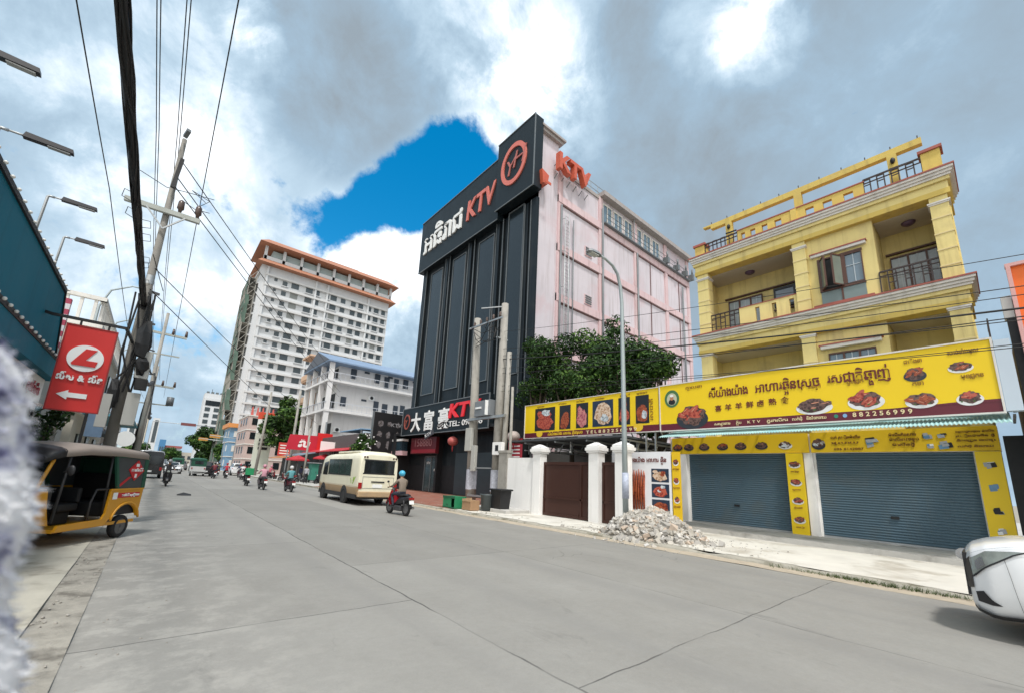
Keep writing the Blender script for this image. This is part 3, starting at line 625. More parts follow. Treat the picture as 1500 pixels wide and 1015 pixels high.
# balcony parapet with slots, rails
b = MB()
ys = [4.3, 4.44, 4.56, 5.06, 5.2, 5.7, 5.84, 6.34]
b.box(18.06, 18.2, 4.3, 6.38, 9.0, 9.12); b.box(18.06, 18.2, 4.3, 6.38, 8.25, 8.4)
for a, c in ((4.3, 4.42), (4.58, 5.02), (5.18, 5.62), (5.78, 6.38)): b.box(18.06, 18.2, a, c, 8.4, 9.0)
b.build('balcony_parapet', M_yellowwall, Yh); MB().box(18.04, 18.22, 4.28, 6.4, 9.12, 9.15).build('parapet_cap', M_redtrim, Yh)
def railing(y0, y1, z0, z1, x, n, parent=Yh):
    b = MB(); b.bar((x, y0, z1), (x, y1, z1), .05); b.bar((x, y0, z1-.16), (x, y1, z1-.16), .035); b.bar((x, y0, z0), (x, y1, z0), .035)
    for k in range(n+1):
        y = y0+(y1-y0)*k/n; b.bar((x, y, z0-.12), (x, y, z1), .035)
        if k < n and k % 2: b.bar((x, y+.0, z0+.3), (x, y+(y1-y0)/n, z0+.3), .03); b.bar((x, y, z0+.5), (x, y+(y1-y0)/n, z0+.5), .03)
    return b.build('railing', M_rail, parent)
railing(6.4, 7.55, 8.4, 9.12, 18.1, 6); railing(.5, 1.93, 8.4, 9.14, 18.1, 7)
railing(6.2, 7.6, 12.15, 12.62, 18.0, 8); railing(.5, 1.98, 12.2, 12.75, 18.0, 8)
railing(3.0, 7.6, 4.5, 5.3, 18.3, 14)
b = MB(); b.box(18.6, 18.8, -.1, .02, 5.6, 5.7); b.bar((18.5, -.2, 6.9), (19.6, -.2, 6.9), .04); b.bar((18.5, -.2, 6.3), (19.6, -.2, 6.3), .04)
for k in range(7): b.bar((18.5+k*.18, -.2, 6.2), (18.5+k*.18, -.2, 7.0), .03)
b.build('side_rail', M_rail, Yh)
# roof parapet with square holes, piers, beam
b = MB(); b.box(17.98, 18.14, 1.98, 6.2, 12.03, 12.2); b.box(17.98, 18.14, 1.98, 6.2, 12.5, 12.66)
cuts = [2.28, 2.56, 2.9, 3.18, 3.46, 3.74, 4.55, 4.79, 5.05, 5.26, 5.5, 5.7, 5.9, 6.06]; edges = [1.98]+cuts+[6.2]
for k in range(0, len(edges), 2): b.box(17.98, 18.14, edges[k], edges[k+1], 12.2, 12.5)
b.box(17.95, 18.17, 4.02, 4.22, 12.03, 12.66); b.build('roof_parapet', M_yellowdeep, Yh)
MB().box(17.95, 18.17, 1.95, 6.22, 12.66, 12.70).build('parapet_cap', M_redtrim, Yh)
for y0, y1, z1 in ((7.62, 8.05, 12.62), (.05, .50, 12.85)):
    p = MB().box(17.96, 18.4, y0, y1, 12.03, z1).build('pier', M_yellowdeep, Yh); MB().box(17.9, 18.46, y0-.06, y1+.06, z1, z1+.1).build('pier_cap', M_redtrim, p)
b = MB(); b.box(18.5, 18.72, .42, 7.5, 13.62, 13.86)
for y in (6.72, 4.05, 1.2): b.box(18.5, 18.72, y-.13, y+.13, 12.03, 13.62)
b.prism([(7.5, 13.86), (7.5, 13.78), (7.85, 13.80), (7.85, 13.86)], 18.5, 18.72); b.build('roof_beam', M_yellowdeep, Yh)
b = MB()
for k in range(11): b.tube([(18.61, .5+k*.7, 13.86), (18.61, .5+k*.7, 14.03)], .018, 5)
b.build('steel_rod', M_rail, Yh)
b = MB()
for y in (6.72, 1.2): b.ball((18.45, y-.02, 13.35), .07, .07, .12, 8, 6); b.bar((18.5, y, 13.4), (18.4, y, 13.4), .04); b.bar((18.4, y-.35, 13.0), (18.4, y+.1, 13.02), .05)
b.build('wall_lamp', M_blackflat, Yh)
# shop storey: shutters, posts
M_shut = mat('shutter_steel', (.082, .138, .180), .5, .12, .8, metal=.1, streak=.25, streak_col=(.11, .135, .135), dirt=((.13, .14, .13), .9, .3))
def shutter(y0, y1, z0, z1, x):
    b = MB(); n = 34; prof = []
    for k in range(n):
        z = z0+(z1-z0)*k/n; h = (z1-z0)/n
        prof += [(x, z), (x-.022, z+h*.25), (x-.026, z+h*.6), (x-.004, z+h*.92)]
    A = [b.P((px, y0, pz)) for px, pz in prof]; B_ = [b.P((px, y1, pz)) for px, pz in prof]
    for k in range(len(prof)-1): b.F(A[k], B_[k], B_[k+1], A[k+1])
    s = b.build('roller_shutter', M_shut, Yh)
    ym = (y0+y1)/2
    MB().box(x-.06, x-.026, ym-.09, ym+.09, 1.02, 1.1).build('handle', M_blackflat, s); MB().box(x-.05, x+.02, y0, y1, z0-.05, z0).build('bottom_bar', M_steel, s)
    b = MB(); b.box(x-.05, x+.04, y0-.06, y0, z0-.05, z1); b.box(x-.05, x+.04, y1, y1+.06, z0-.05, z1); b.build('guide_rail', M_whitewall, s)
shutter(4.9, 8.37, .35, 2.97, 17.2); shutter(.53, 4.05, .35, 2.97, 17.2)
MB().box(16.98, 17.3, 8.43, 8.86, .25, 2.97).build('shop_post', M_whitewall, Yh); MB().box(17.02, 17.3, 4.11, 4.36, .25, 2.97).build('shop_post', M_whitewall, Yh)
b = MB(); b.box(17.05, 17.3, .02, 9.1, 2.97, 3.62); b.build('shop_lintel', M_whitewall, Yh)
# awning
b = MB(); n = 110
for k in range(n):
    y0 = -.22+k*(8.52/n); y1 = y0+8.52/n; ym = (y0+y1)/2
    for (a, za, c, zc) in ((y0, 0, ym, .035), (ym, .035, y1, 0)):
        b.quad((14.66, a, 3.42+za), (14.66, c, 3.42+zc), (16.3, c, 3.86+zc), (16.3, a, 3.86+za)); b.quad((14.66, a, 3.40+za), (14.66, c, 3.40+zc), (14.66, c, 3.42+zc), (14.66, a, 3.42+za))
aw = b.build('awning', mat('teal_roof_sheet', (.36, .56, .56), .6, .25, 1.5, streak=.4, streak_col=(.55, .66, .64), dirt=((.12, .38, .46), .5, .6)), label='pale teal corrugated awning under the big yellow signboard', cat='awning', base=(16, 4, 3.5))

# ------------------------------------------------------------------ signboards of the food shop
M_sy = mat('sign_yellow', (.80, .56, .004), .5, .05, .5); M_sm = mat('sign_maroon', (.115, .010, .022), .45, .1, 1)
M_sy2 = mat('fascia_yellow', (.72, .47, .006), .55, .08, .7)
M_txt = mat('sign_brown_text', (.13, .018, .012), .5, .1)
M_plate = mat('plate_white', (.72, .72, .72), .4, .08, 4); M_plated = mat('plate_dark', (.025, .03, .04), .4, .3, 6)
F_duck = food_mat('food_roast', [(.035, .005, .004), (.17, .022, .012), (.36, .085, .03)], 11)
F_red = food_mat('food_red', [(.05, .005, .005), (.24, .02, .016), (.46, .10, .06)], 12)
F_dark = food_mat('food_dark', [(.010, .008, .008), (.045, .022, .018), (.15, .085, .07)], 12)
F_mix = food_mat('food_mixed', [(.04, .015, .02), (.35, .16, .06), (.66, .52, .40)], 12)
F_blue = food_mat('food_cold', [(.02, .03, .05), (.25, .30, .34), (.60, .64, .66)], 10)
F_gloss = mat('glaze_highlight', (.55, .24, .15), .3, .4, 20)
F_green = mat('garnish', (.05, .14, .03), .6, .4, 12)
def food(parent, x, y, z, rw, rh, fm, plate='white', seed=0, chunks=6):
    rnd = random.Random(seed); mats = [M_plate if plate == 'white' else M_plated, fm, F_green, F_dark, F_gloss]
    b = MB(); U = lambda k: (0, -k, 0); V = lambda k: (0, 0, k)
    if plate: b.c = 0; b.ell((x, y, z-rh*.30), U(rw*.94), V(rh*.58), 26, .003)
    b.c = 3; b.blob((x-.003, y, z-rh*.08), U(rw*.80), V(rh*.56), 22, .16, .002, seed)
    n = chunks*2; lay = .005
    for k in range(n):
        a = rnd.uniform(0, 6.28); q = rnd.uniform(.15, .6); th = rnd.uniform(-.6, 1.0); L_ = rnd.uniform(.22, .44); wd = L_*rnd.uniform(.35, .6); lay += .0012
        c = (x-lay, y+math.cos(a)*rw*q, z-rh*.02+math.sin(a)*rh*q*.62); b.c = 3 if k % 5 == 4 else 1
        u = (0, -math.cos(th)*rw*L_, math.sin(th)*rh*L_); v = (0, math.sin(th)*rw*wd*.7, math.cos(th)*rh*wd)
        b.blob(c, u, v, 12, .14, .001, seed*31+k)
        if k % 2 == 0: b.c = 4; b.blob((c[0]-.0018, c[1], c[2]+rh*.04), tuple(p*.5 for p in u), tuple(p*.22 for p in v), 8, .3, .0006, seed*37+k)
    if plate == 'white':
        b.c = 2
        for k in range(2): b.blob((x-lay-.004, y+rnd.uniform(-.75, .75)*rw, z-rh*.48), U(rw*.08), V(rh*.06), 7, .3, .001, seed*13+k)
    return b.build('food_picture', mats, parent)
BB = thing('billboard', 'long yellow food shop billboard with brown Khmer headline over the shuttered shop', 'billboard', (15, 4.1, 3.7))
MB().box(14.98, 15.18, -.13, 8.36, 3.96, 5.46).build('panel', M_sy, BB); MB().box(14.98, 15.18, -.13, 8.36, 3.71, 3.96).build('maroon_band', M_sm, BB)
b = MB(); b.prism([(1.9, 3.955), (-.13, 3.955), (-.13, 4.02), (.5, 4.01), (1.2, 3.98)], 14.974, 14.985); b.build('maroon_curve', M_sm, BB)
b = MB(); b.box(14.95, 15.2, -.17, 8.40, 5.46, 5.5); b.box(14.95, 15.2, -.17, 8.40, 3.67, 3.71); b.box(14.95, 15.2, 8.36, 8.40, 3.71, 5.46); b.box(14.95, 15.2, -.17, -.13, 3.71, 5.46); b.build('frame', M_whitetrim, BB)
MB().box(14.97, 15.2, -.43, -.18, 3.72, 5.42).build('end_panel', mat('pale_blue_panel', (.50, .58, .66), .5, .08, .6), BB)
b = MB()
for y in (-.3, 1.5, 3.6, 5.6, 7.6, 8.3): b.bar((15.3, y, 3.72), (15.3, y, 5.4), .06); b.bar((15.3, y, 5.2), (17.9, y, 4.2), .05); b.bar((16.3, y, 3.8), (17.9, y, 3.8), .05)
b.build('support', M_steel, BB)
x = 14.975
text(BB, 'ស៊ីយ៉ាងយ៉ាង', (x, 6.49, 4.80), M_txt, width=1.30, h=.40, bold=.016)
text(BB, 'អាហារឆ្អិនស្រេច', (x, 4.99, 4.80), M_txt, width=1.76, h=.42, bold=.016)
text(BB, 'រសជាតិឆ្ងាញ់', (x, 3.06, 4.82), M_txt, width=1.40, h=.42, bold=.016)
for k, ch in enumerate('喜羊羊鲜卤熟食'): text(BB, ch, (x, 6.30-k*.335, 4.30+k*.012), M_txt, size=.23, bold=.015)
M_cr = mat('cream_text', (.75, .62, .36), .5, .05)
for t, y, wd in (('សណ្ឋាគារ', 6.35, .53), ('ក្លឹប', 5.64, .17), ('K T V', 5.29, .39), ('ភ្ជួរកសិករ', 4.73, .60), ('លក់ដុំ', 4.03, .27), ('និងចែកចាយ', 3.66, .49)): text(BB, t, (x, y, 3.80), M_cr, width=wd, h=.12, bold=.01)
text(BB, '8 8 2 2 5 6 9 9 9', (x, 2.58, 3.80), M_cr, width=1.22, h=.17, bold=.02)
b = MB(); b.ell((x, 2.95, 3.85), (0, -.05, 0), (0, 0, .055), 16, .004); b.build('phone_icon', mat('icon_green', (.03, .2, .12), .4), BB)
b = MB(); b.ell((x, 2.75, 3.85), (0, -.05, 0), (0, 0, .055), 16, .004); b.build('plane_icon', mat('icon_blue', (.2, .38, .6), .4), BB)
M_lab = mat('sign_label_text', (.28, .13, .01), .5)
for t, y, z, wd in (('ក្បាលទា', 7.32, 5.22, .62), ('ទាខ្មៅ', 3.54, 4.74, .32), ('ឆ្អឹងជ្រូក', 2.62, 4.76, .38), ('ជើងទា', 1.39, 5.12, .35), ('កទា', 1.29, 4.52, .22), ('សាច់ទាំងមូល', .58, 5.20, .52), ('មុខជ្រូកខ', .43, 4.58, .38)): text(BB, t, (x, y, z), M_lab, width=wd, h=.15)
food(BB, x, 7.14, 4.26, .62, .62, F_red, 'dark', 1, 6)
food(BB, x, 3.45, 4.24, .48, .34, F_dark, 'white', 2, 6)
food(BB, x, 2.26, 4.30, .42, .38, F_red, 'white', 3, 7)
food(BB, x, 1.22, 4.85, .23, .26, F_duck, 'dark', 4, 5)
food(BB, x, 1.18, 4.16, .32, .28, F_duck, 'white', 5, 7)
food(BB, x, .41, 4.90, .23, .20, F_duck, 'white', 6, 5)
food(BB, x, .35, 4.13, .24, .26, F_red, 'white', 7, 6)
# round emblem: green ring, pale centre, small figure in a cap
b = MB(); b.c = 0; b.ell((x, 7.88, 4.92), (0, -.29, 0), (0, 0, .34), 28, .004); b.c = 1; b.ell((x-.004, 7.88, 4.9), (0, -.20, 0), (0, 0, .24), 24, .003)
b.c = 2; b.blob((x-.008, 7.88, 4.79), (0, -.14, 0), (0, 0, .11), 12, .05, .003, 3); b.c = 3; b.ell((x-.012, 7.88, 4.94), (0, -.07, 0), (0, 0, .09), 14, .002); b.c = 4; b.ell((x-.014, 7.88, 5.03), (0, -.075, 0), (0, 0, .05), 12, .002)
b.build('emblem', [mat('emblem_green', (.06, .16, .06), .5), mat('emblem_pale', (.5, .5, .36), .5), M_blackflat, mat('emblem_skin', (.45, .2, .1), .5), M_white], BB)

B2 = thing('billboard', 'yellow billboard with six framed food photographs above the brown gate', 'billboard', (15, 12.2, 3.7))
MB().box(14.98, 15.1, 8.44, 16.1, 3.98, 5.44).build('panel', M_sy, B2); MB().box(14.98, 15.1, 8.44, 16.1, 3.72, 3.98).build('maroon_band', M_sm, B2)
b = MB(); b.box(14.95, 15.12, 8.42, 16.14, 5.44, 5.47); b.box(14.95, 15.12, 8.42, 16.14, 3.69, 3.72); b.box(14.95, 15.12, 16.1, 16.14, 3.72, 5.44); b.build('frame', M_whitetrim, B2)
bgs = [mat('photo_black', (.012, .014, .018), .4), mat('photo_navy', (.015, .03, .06), .4, .4, 6)]
for k, (y1, y0, fmt, bg) in enumerate(((15.35, 13.95, F_red, 0), (13.65, 12.95, F_duck, 0), (12.6, 11.9, food_mat('food_purple', [(.08, .01, .03), (.34, .06, .10), (.55, .22, .20)], 10), 0), (11.65, 10.55, F_mix, 1), (10.28, 9.72, F_red, 0), (9.45, 8.85, F_duck, 0))):
    z0, z1 = 4.06, 5.22+.0*k
    p = MB().box(x-.004, 14.98, y0, y1, z0, z1).build('photo_board', bgs[bg], B2)
    wd = (y1-y0)/2; b = MB(); b.c = 0
    b.blob((x-.006, (y0+y1)/2, 4.45 if k != 3 else 4.62), (0, -wd*.82, 0), (0, 0, .36 if k != 3 else .5), 18, .16, .004, 70+k)
    for q in range(7):
        rr = random.Random(k*9+q); b.blob((x-.011-.001*q, (y0+y1)/2+rr.uniform(-.5, .5)*wd, 4.45+rr.uniform(-.2, .5)), (0, -wd*.3, 0), (0, 0, .17), 9, .25, .003, 100+k*10+q)
    if k in (0, 3, 5): b.c = 1; b.blob((x-.022, (y0+y1)/2-.1, 4.95 if k == 0 else 4.42), (0, -wd*.4, 0), (0, 0, .16), 10, .25, .003, 55+k)
    b.build('food_picture', [fmt, F_blue], p)
text(B2, 'T E L 8 8 2 2 5 6 9 9 9', (x, 12.0, 3.78), M_cr, width=2.6, h=.19, bold=.02)
text(B2, 'ស៊ីយ៉ាងយ៉ាង អាហារ ឆ្អិនស្រេច', (x, 14.4, 3.80), mat('gold_text', (.75, .5, .03), .4), width=2.2, h=.19, bold=.012)
for y in (15.0, 9.35): b = MB(); b.ell((x, y, 3.93), (0, -.22, 0), (0, 0, .19), 20, .004); b.build('laurel', MATS['gold_text'], B2)
b = MB(); letters(b, 'រសជាតិ', (x, 8.68, 4.15), (0, 0, 1), (0, 1, 0), width=.9, h=.2); b.build('side_lettering', M_lab, B2)
for k, y in enumerate((15.2, 13.7, 12.6, 11.5, 10.2, 9.4)): text(B2, ['ក្បាលទា', 'កទា', 'ជើងទា', 'សាច់ទា', 'ទាខ្មៅ', 'មុខទា'][k], (x, y, 5.28), M_lab, width=.5, h=.1)
b = MB()
for y in (15.9, 14.6, 13.0, 10.5, 9.1, 8.7): b.bar((15.15, y, 2.9), (15.15, y, 5.4), .06); b.bar((15.15, y, 5.2), (16.4, y, 3.7), .04)
b.build('support', M_steel, B2)

# fascia panels under the awning and upright panels between the shutters
FA = thing('fascia_sign', 'shaded yellow strip of seven food plates above one roller shutter', 'sign', (17, 6.6, 2.97))
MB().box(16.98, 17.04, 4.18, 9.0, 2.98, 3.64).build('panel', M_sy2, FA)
for k, (y, pl) in enumerate(((8.75, 0), (8.28, 0), (7.65, 0), (6.95, 0), (6.3, 0), (5.6, 0), (4.85, 'white'))): food(FA, 16.975, y, 3.28, .22, .2, [F_duck, F_dark, F_dark, F_duck, F_dark, F_dark, F_blue][k], 'dark' if not pl else pl, 20+k, 4)
FB = thing('fascia_sign', 'shaded yellow strip with small machine pictures and phone number above the wide shutter', 'sign', (17, 2.1, 2.97))
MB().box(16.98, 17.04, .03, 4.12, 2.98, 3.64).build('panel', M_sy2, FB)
food(FB, 16.975, 3.9, 3.3, .2, .26, F_blue, 'dark', 33, 3)
def machine(parent, y, z, s, seed, cols=(0, 1, 2), x=16.978):
    rnd = random.Random(seed); b = MB()
    for k in range(4):
        b.c = cols[k % 3]; ww = s*rnd.uniform(.25, .6); hh = s*rnd.uniform(.2, .5); oy = rnd.uniform(-.3, .3)*s; oz = rnd.uniform(-.3, .3)*s
        b.prism([(y+oy-ww, z+oz-hh*.6), (y+oy+ww*.8, z+oz-hh), (y+oy+ww, z+oz+hh*.7), (y+oy-ww*.7, z+oz+hh)], x-.01-.003*k, x)
    return b.build('machine_picture', [mat('machine_grey', (.35, .37, .40), .4, .3, 8), M_blackflat, mat('machine_blue', (.12, .25, .4), .4, .3, 8), M_white], parent)
machine(FB, 2.55, 3.28, .3, 1); machine(FB, 1.35, 3.42, .14, 2); machine(FB, 1.05, 3.42, .14, 3); machine(FB, 1.3, 3.12, .14, 4, (3, 2, 0)); machine(FB, 1.0, 3.14, .18, 5)
for t, y, z, wd, h in (('លក់ គ្រឿងម៉ាស៊ីន', 3.55, 3.42, .75, .11), ('ផ្ទះបាយ', 3.55, 3.25, .7, .1), ('096 8142887', 3.5, 3.05, .75, .1), ('ម៉ាស៊ីនកិនសាច់', 2.15, 3.44, .6, .11), ('ម៉ាស៊ីនវេចខ្ចប់', 2.15, 3.3, .65, .11), ('ម៉ាស៊ីនថ្មី', 2.1, 3.15, .5, .1), ('ទទួលជួសជុល ម៉ាស៊ីន', .78, 3.48, .7, .07), ('គ្រឿងម៉ាស៊ីន ថ្មី', .78, 3.36, .7, .07), ('ដឹកជញ្ជូន ដល់ផ្ទះ', .78, 3.24, .7, .07), ('លក់ដុំ និងរាយ', .78, 3.08, .65, .07)):
    text(FB, t, (16.975, y, z), mat('fascia_text', (.16, .045, .015), .5), width=wd, h=h)
for nm, lab, y0, y1, z0, z1, xx, kind in (
    ('panel_sign', 'bright yellow upright panel of four meat plates between the two roller shutters', 4.38, 4.86, .22, 2.96, 16.93, 'food'),
    ('panel_sign', 'bright yellow upright panel of kitchen machine pictures beside the wide shutter', .04, .50, .2, 2.96, 16.93, 'mach'),
    ('panel_sign', 'narrow yellow upright panel of three food pictures beside the white poster', 7.36, 7.66, .3, 2.84, 14.38, 'food3')):
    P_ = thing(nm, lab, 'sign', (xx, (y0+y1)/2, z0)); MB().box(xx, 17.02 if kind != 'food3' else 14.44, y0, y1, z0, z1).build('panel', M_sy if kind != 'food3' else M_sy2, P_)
    ym = (y0+y1)/2
    if kind == 'mach':
        for k, z in enumerate((2.62, 2.02, 1.42, .9)): machine(P_, ym, z, .17, 11+k, [(0, 3, 1), (2, 3, 2), (1, 0, 1), (3, 2, 0)][k], 16.928)
        for q in range(4): b = MB(); b.tube([(16.92, .12+q*.09, .3), (16.92, .12+q*.09, .46)], .014, 5); b.build('utensil_picture', M_brownframe, P_)
    else:
        zs = (2.6, 2.0, 1.4, .78) if kind == 'food' else (2.5, 1.85, 1.2)
        for k, z in enumerate(zs):
            food(P_, xx-.004, ym, z, .18 if kind == 'food' else .11, .17, [F_duck, F_red, F_red, F_duck][k], 'white', 40+k, 5)
            text(P_, ['ត្រចៀកជ្រូក', 'ស្លាបទា', 'ឆ្អឹងជំនី', 'ពោះវៀន'][k], (xx-.004, ym+.12, z-.28), mat('panel_label', (.35, .16, .02), .5), width=.24, h=.07)
PO = thing('poster', 'white poster of skewered meats and food photographs leaning behind the rubble', 'poster', (14.4, 8.7, .3))
MB().box(14.37, 14.42, 7.70, 10.2, .3, 2.86).build('board', mat('poster_white', (.74, .75, .78), .5, .05), PO)
text(PO, 'ស៊ីយ៉ាងយ៉ាង អាហារ ឆ្អិន', (14.365, 9.62, 2.48), M_txt, width=1.78, h=.22, bold=.01)
b = MB()
for k in range(9):
    y = 9.62-k*.105; b.tube([(14.36, y, .7), (14.36, y+.015, 1.4), (14.36, y-.02, 1.95), (14.36, y-.01, 2.22-.03*(k % 3))], [.04, .055, .045, .012], 6)
b.build('skewer_picture', F_duck, PO)
for k, (z, fm) in enumerate(((2.0, F_mix), (1.45, F_red), (.9, F_duck))):
    p = MB().box(14.362, 14.37, 7.78, 8.46, z-.24, z+.24).build('photo_board', bgs[1], PO); b = MB(); b.blob((14.359, 8.12, z-.04), (0, -.27, 0), (0, 0, .17), 16, .15, .003, 90+k)
    for q in range(5): rr = random.Random(k*7+q); b.c = q % 2; b.blob((14.355-.001*q, 8.12+rr.uniform(-.2, .2), z+rr.uniform(-.12, .15)), (0, -.09, 0), (0, 0, .06), 9, .25, .003, 200+k*10+q)
    b.build('food_picture', [fm, F_blue if k == 1 else F_duck], p)

# ------------------------------------------------------------------ gate, pillars, yard wall, carport
def pillar(y, lab):
    p = thing('gate_pillar', lab, 'pillar', (13.6, y, .1), 'white gate pillars')
    MB().box(13.4, 13.82, y-.24, y+.24, .1, 2.78).build('shaft', M_whitewall, p, bevel=.015)
    b = MB(); b.box(13.34, 13.88, y-.30, y+.30, 2.78, 2.86); b.box(13.30, 13.92, y-.34, y+.34, 2.86, 2.98); b.box(13.34, 13.88, y-.3, y+.3, 2.98, 3.06)
    b.loft([[(13.34, y-.3, 3.06), (13.88, y-.3, 3.06), (13.88, y+.3, 3.06), (13.34, y+.3, 3.06)], [(13.55, y-.05, 3.2), (13.67, y-.05, 3.2), (13.67, y+.05, 3.2), (13.55, y+.05, 3.2)]], smooth=False)
    b.build('cap', M_whitewall, p)
pillar(13.55, 'white capped gate pillar joined to the plain white yard wall'); pillar(10.38, 'white capped gate pillar standing free between wide and narrow brown gates'); pillar(9.15, 'white capped gate pillar behind the street lamp and rubble')
YW = MB(); YW.box(13.5, 13.75, 13.8, 15.65, .1, 2.6); YW.build('yard_wall', M_whitewall, label='plain white wall between gate pillar and grey concrete wall end', cat='wall', base=(13.6, 14.7, .1))
b = MB(); b.box(13.45, 13.75, 15.66, 16.3, .1, 2.85); b.box(13.41, 13.79, 15.63, 16.34, 2.85, 2.97); b.build('wall_pier', M_concpole, label='grey weathered concrete wall end behind the slim poles', cat='wall', base=(13.6, 16, .1))
M_gate = mat('gate_brown', (.052, .020, .014), .42, .15, 1.2, metal=.2)
for y0, y1, lab in ((10.64, 13.3, 'wide dark brown sheet metal gate between two white pillars'), (9.4, 10.12, 'narrow dark brown sheet metal gate by the lamp post')):
    g = thing('metal_gate', lab, 'gate', (13.7, (y0+y1)/2, .12)); MB().box(13.66, 13.70, y0, y1, .18, 2.36).build('sheet', M_gate, g)
    b = MB()
    for (a, c, d, e_) in ((y0, y1, .14, .24), (y0, y1, 2.3, 2.42), (y0, y1, .86, .93), (y0, y0+.07, .24, 2.3), (y1-.07, y1, .24, 2.3)): b.box(13.62, 13.72, a, c, d, e_)
    if y1-y0 > 1: b.box(13.62, 13.72, y0+.5, y0+.6, .24, 2.3); b.box(13.6, 13.64, y0+.62, y0+.7, .2, .34)
    b.build('frame', M_gate, g)
CP = thing('carport', 'dark carport with sheet roof on steel trusses behind the brown gate', 'carport', (16, 12, 0))
MB().box(13.9, 19.4, 9.4, 16.2, 3.42, 3.5).build('roof', mat('carport_sheet', (.05, .055, .06), .7, .2), CP)
b = MB(); b.box(19.2, 19.35, 9.0, 19.5, .1, 3.4); b.build('back_wall', mat('carport_wall', (.20, .20, .19), .9, .2), CP)
b = MB()
for y in (9.5, 11.2, 13, 15): b.bar((14, y, 3.35), (19, y, 3.35), .07); b.bar((14, y, 3.0), (19, y, 3.1), .05); [b.bar((14.3+k*.7, y, 3.0), (14.65+k*.7, y, 3.35), .035) for k in range(6)]
for y in (9.6, 15.9): b.bar((15.3, y, .1), (15.3, y, 3.4), .08)
b.build('truss', M_steel, CP)
MB().tube([(14.6, 12.6, 3.4), (14.6, 12.6, 3.0)], .012, 5).ball((14.6, 12.6, 2.94), .06).build('hanging_bulb', M_white, CP)

# ------------------------------------------------------------------ foliage
M_leaf = [mat('leaf_dark', (.013, .034, .008), .6, .4, 3, spec=.25), mat('leaf_mid', (.030, .074, .013), .6, .4, 3, spec=.25), mat('leaf_light', (.085, .16, .028), .6, .35, 3, spec=.25)]
M_bark = mat('bark', (.10, .08, .06), .9, .35, 6, .5, 25)
def crown(b, clumps, n, size, rnd):
    tot = sum(c[1]**2 for c in clumps)
    for (c, r, sq) in clumps:
        c = Vector(c); m = int(n*r*r/tot); tone = rnd.random()
        for k in range(m):
            while True:
                v = Vector((rnd.uniform(-1, 1), rnd.uniform(-1, 1), rnd.uniform(-1, 1)))
                if .3 < v.length < 1: break
            p = c + Vector((v.x*r, v.y*r, v.z*r*sq)); s = size*rnd.uniform(.6, 1.3)
            nrm = (v + Vector((rnd.gauss(0, .6), rnd.gauss(0, .6), rnd.gauss(.3, .6)))).normalized()
            a = nrm.cross(Vector((rnd.gauss(0, 1), rnd.gauss(0, 1), rnd.gauss(0, 1)))).normalized(); d = nrm.cross(a)
            q = rnd.random()*.8 + tone*.5
            b.c = 0 if q < .45 else (1 if q < .95 else 2)
            b.F(b.P(p-a*s), b.P(p-d*s*.42+nrm*s*.12), b.P(p+a*s), b.P(p+d*s*.42+nrm*s*.12))
def tree(name, lab, cat, base, h, trunk_h, clumps, n, size, group=None, seed=1, tr=.16):
    rnd = random.Random(seed); t = thing(name, lab, cat, base, group); bx, by, bz = base; b = MB()
    top = Vector((bx, by, bz+trunk_h)); b.tube([(bx, by, bz-.1), (bx+.05, by, bz+trunk_h*.5), top], [tr*1.25, tr, tr*.8], 9)
    for (c, r, sq) in clumps:
        c = Vector(c); m = top.lerp(c, .5)+Vector((rnd.uniform(-.2, .2), rnd.uniform(-.2, .2), .1)); b.tube([top, m, c], [tr*.6, tr*.4, tr*.12], 6)
    b.build('trunk', M_bark, t); b = MB(); crown(b, clumps, n, size, rnd); b.build('crown', M_leaf, t); return t
def clump_set(cx, cy, cz, rx, ry, rz, n, r0, r1, seed):
    n = int(n*1.7); r0 *= .55; r1 *= .9
    rnd = random.Random(seed); out = []
    for k in range(n):
        a = rnd.uniform(0, 6.28); u = rnd.uniform(-1, 1); q = rnd.uniform(.35, 1.02); s = math.sqrt(1-u*u)
        out.append(((cx+rx*q*s*math.cos(a), cy+ry*q*s*math.sin(a), cz+rz*q*u), rnd.uniform(r0, r1), .8))
    return out
tree('garden_tree', 'leafy tree towering behind the lamp post over the food photo billboard', 'tree', (17.8, 12.3, .1), 10, 3.6, clump_set(17.8, 12.4, 7.2, 1.6, 1.7, 2.6, 16, .8, 1.15, 2)+[((17.8, 12.3, 9.7), .7, 1)], 9500, .12, 'trees behind the gate', 2)
tree('garden_tree', 'lower leafy tree with slim top touching the corner of the yellow house', 'tree', (18.1, 10.1, .1), 8, 3, clump_set(18.1, 10.3, 6.0, 1.2, 1.0, 1.9, 10, .6, .9, 3)+[((18.1, 10.6, 7.9), .6, 1)], 6500, .115, 'trees behind the gate', 3)
tree('garden_tree', 'broad leafy tree against the pink wall behind the gate pillars', 'tree', (18.2, 15.6, .1), 9, 3.4, clump_set(18.1, 15.4, 7.8, 1.4, 1.9, 2.5, 16, .8, 1.1, 4), 9000, .12, 'trees behind the gate', 4)
tree('garden_tree', 'leafy tree at the corner of the dark karaoke front behind the concrete poles', 'tree', (18.1, 18.3, .1), 9.5, 3.4, clump_set(17.9, 18.0, 8.2, 1.1, 1.7, 2.7, 15, .75, 1.05, 5), 8000, .12, 'trees behind the gate', 5)

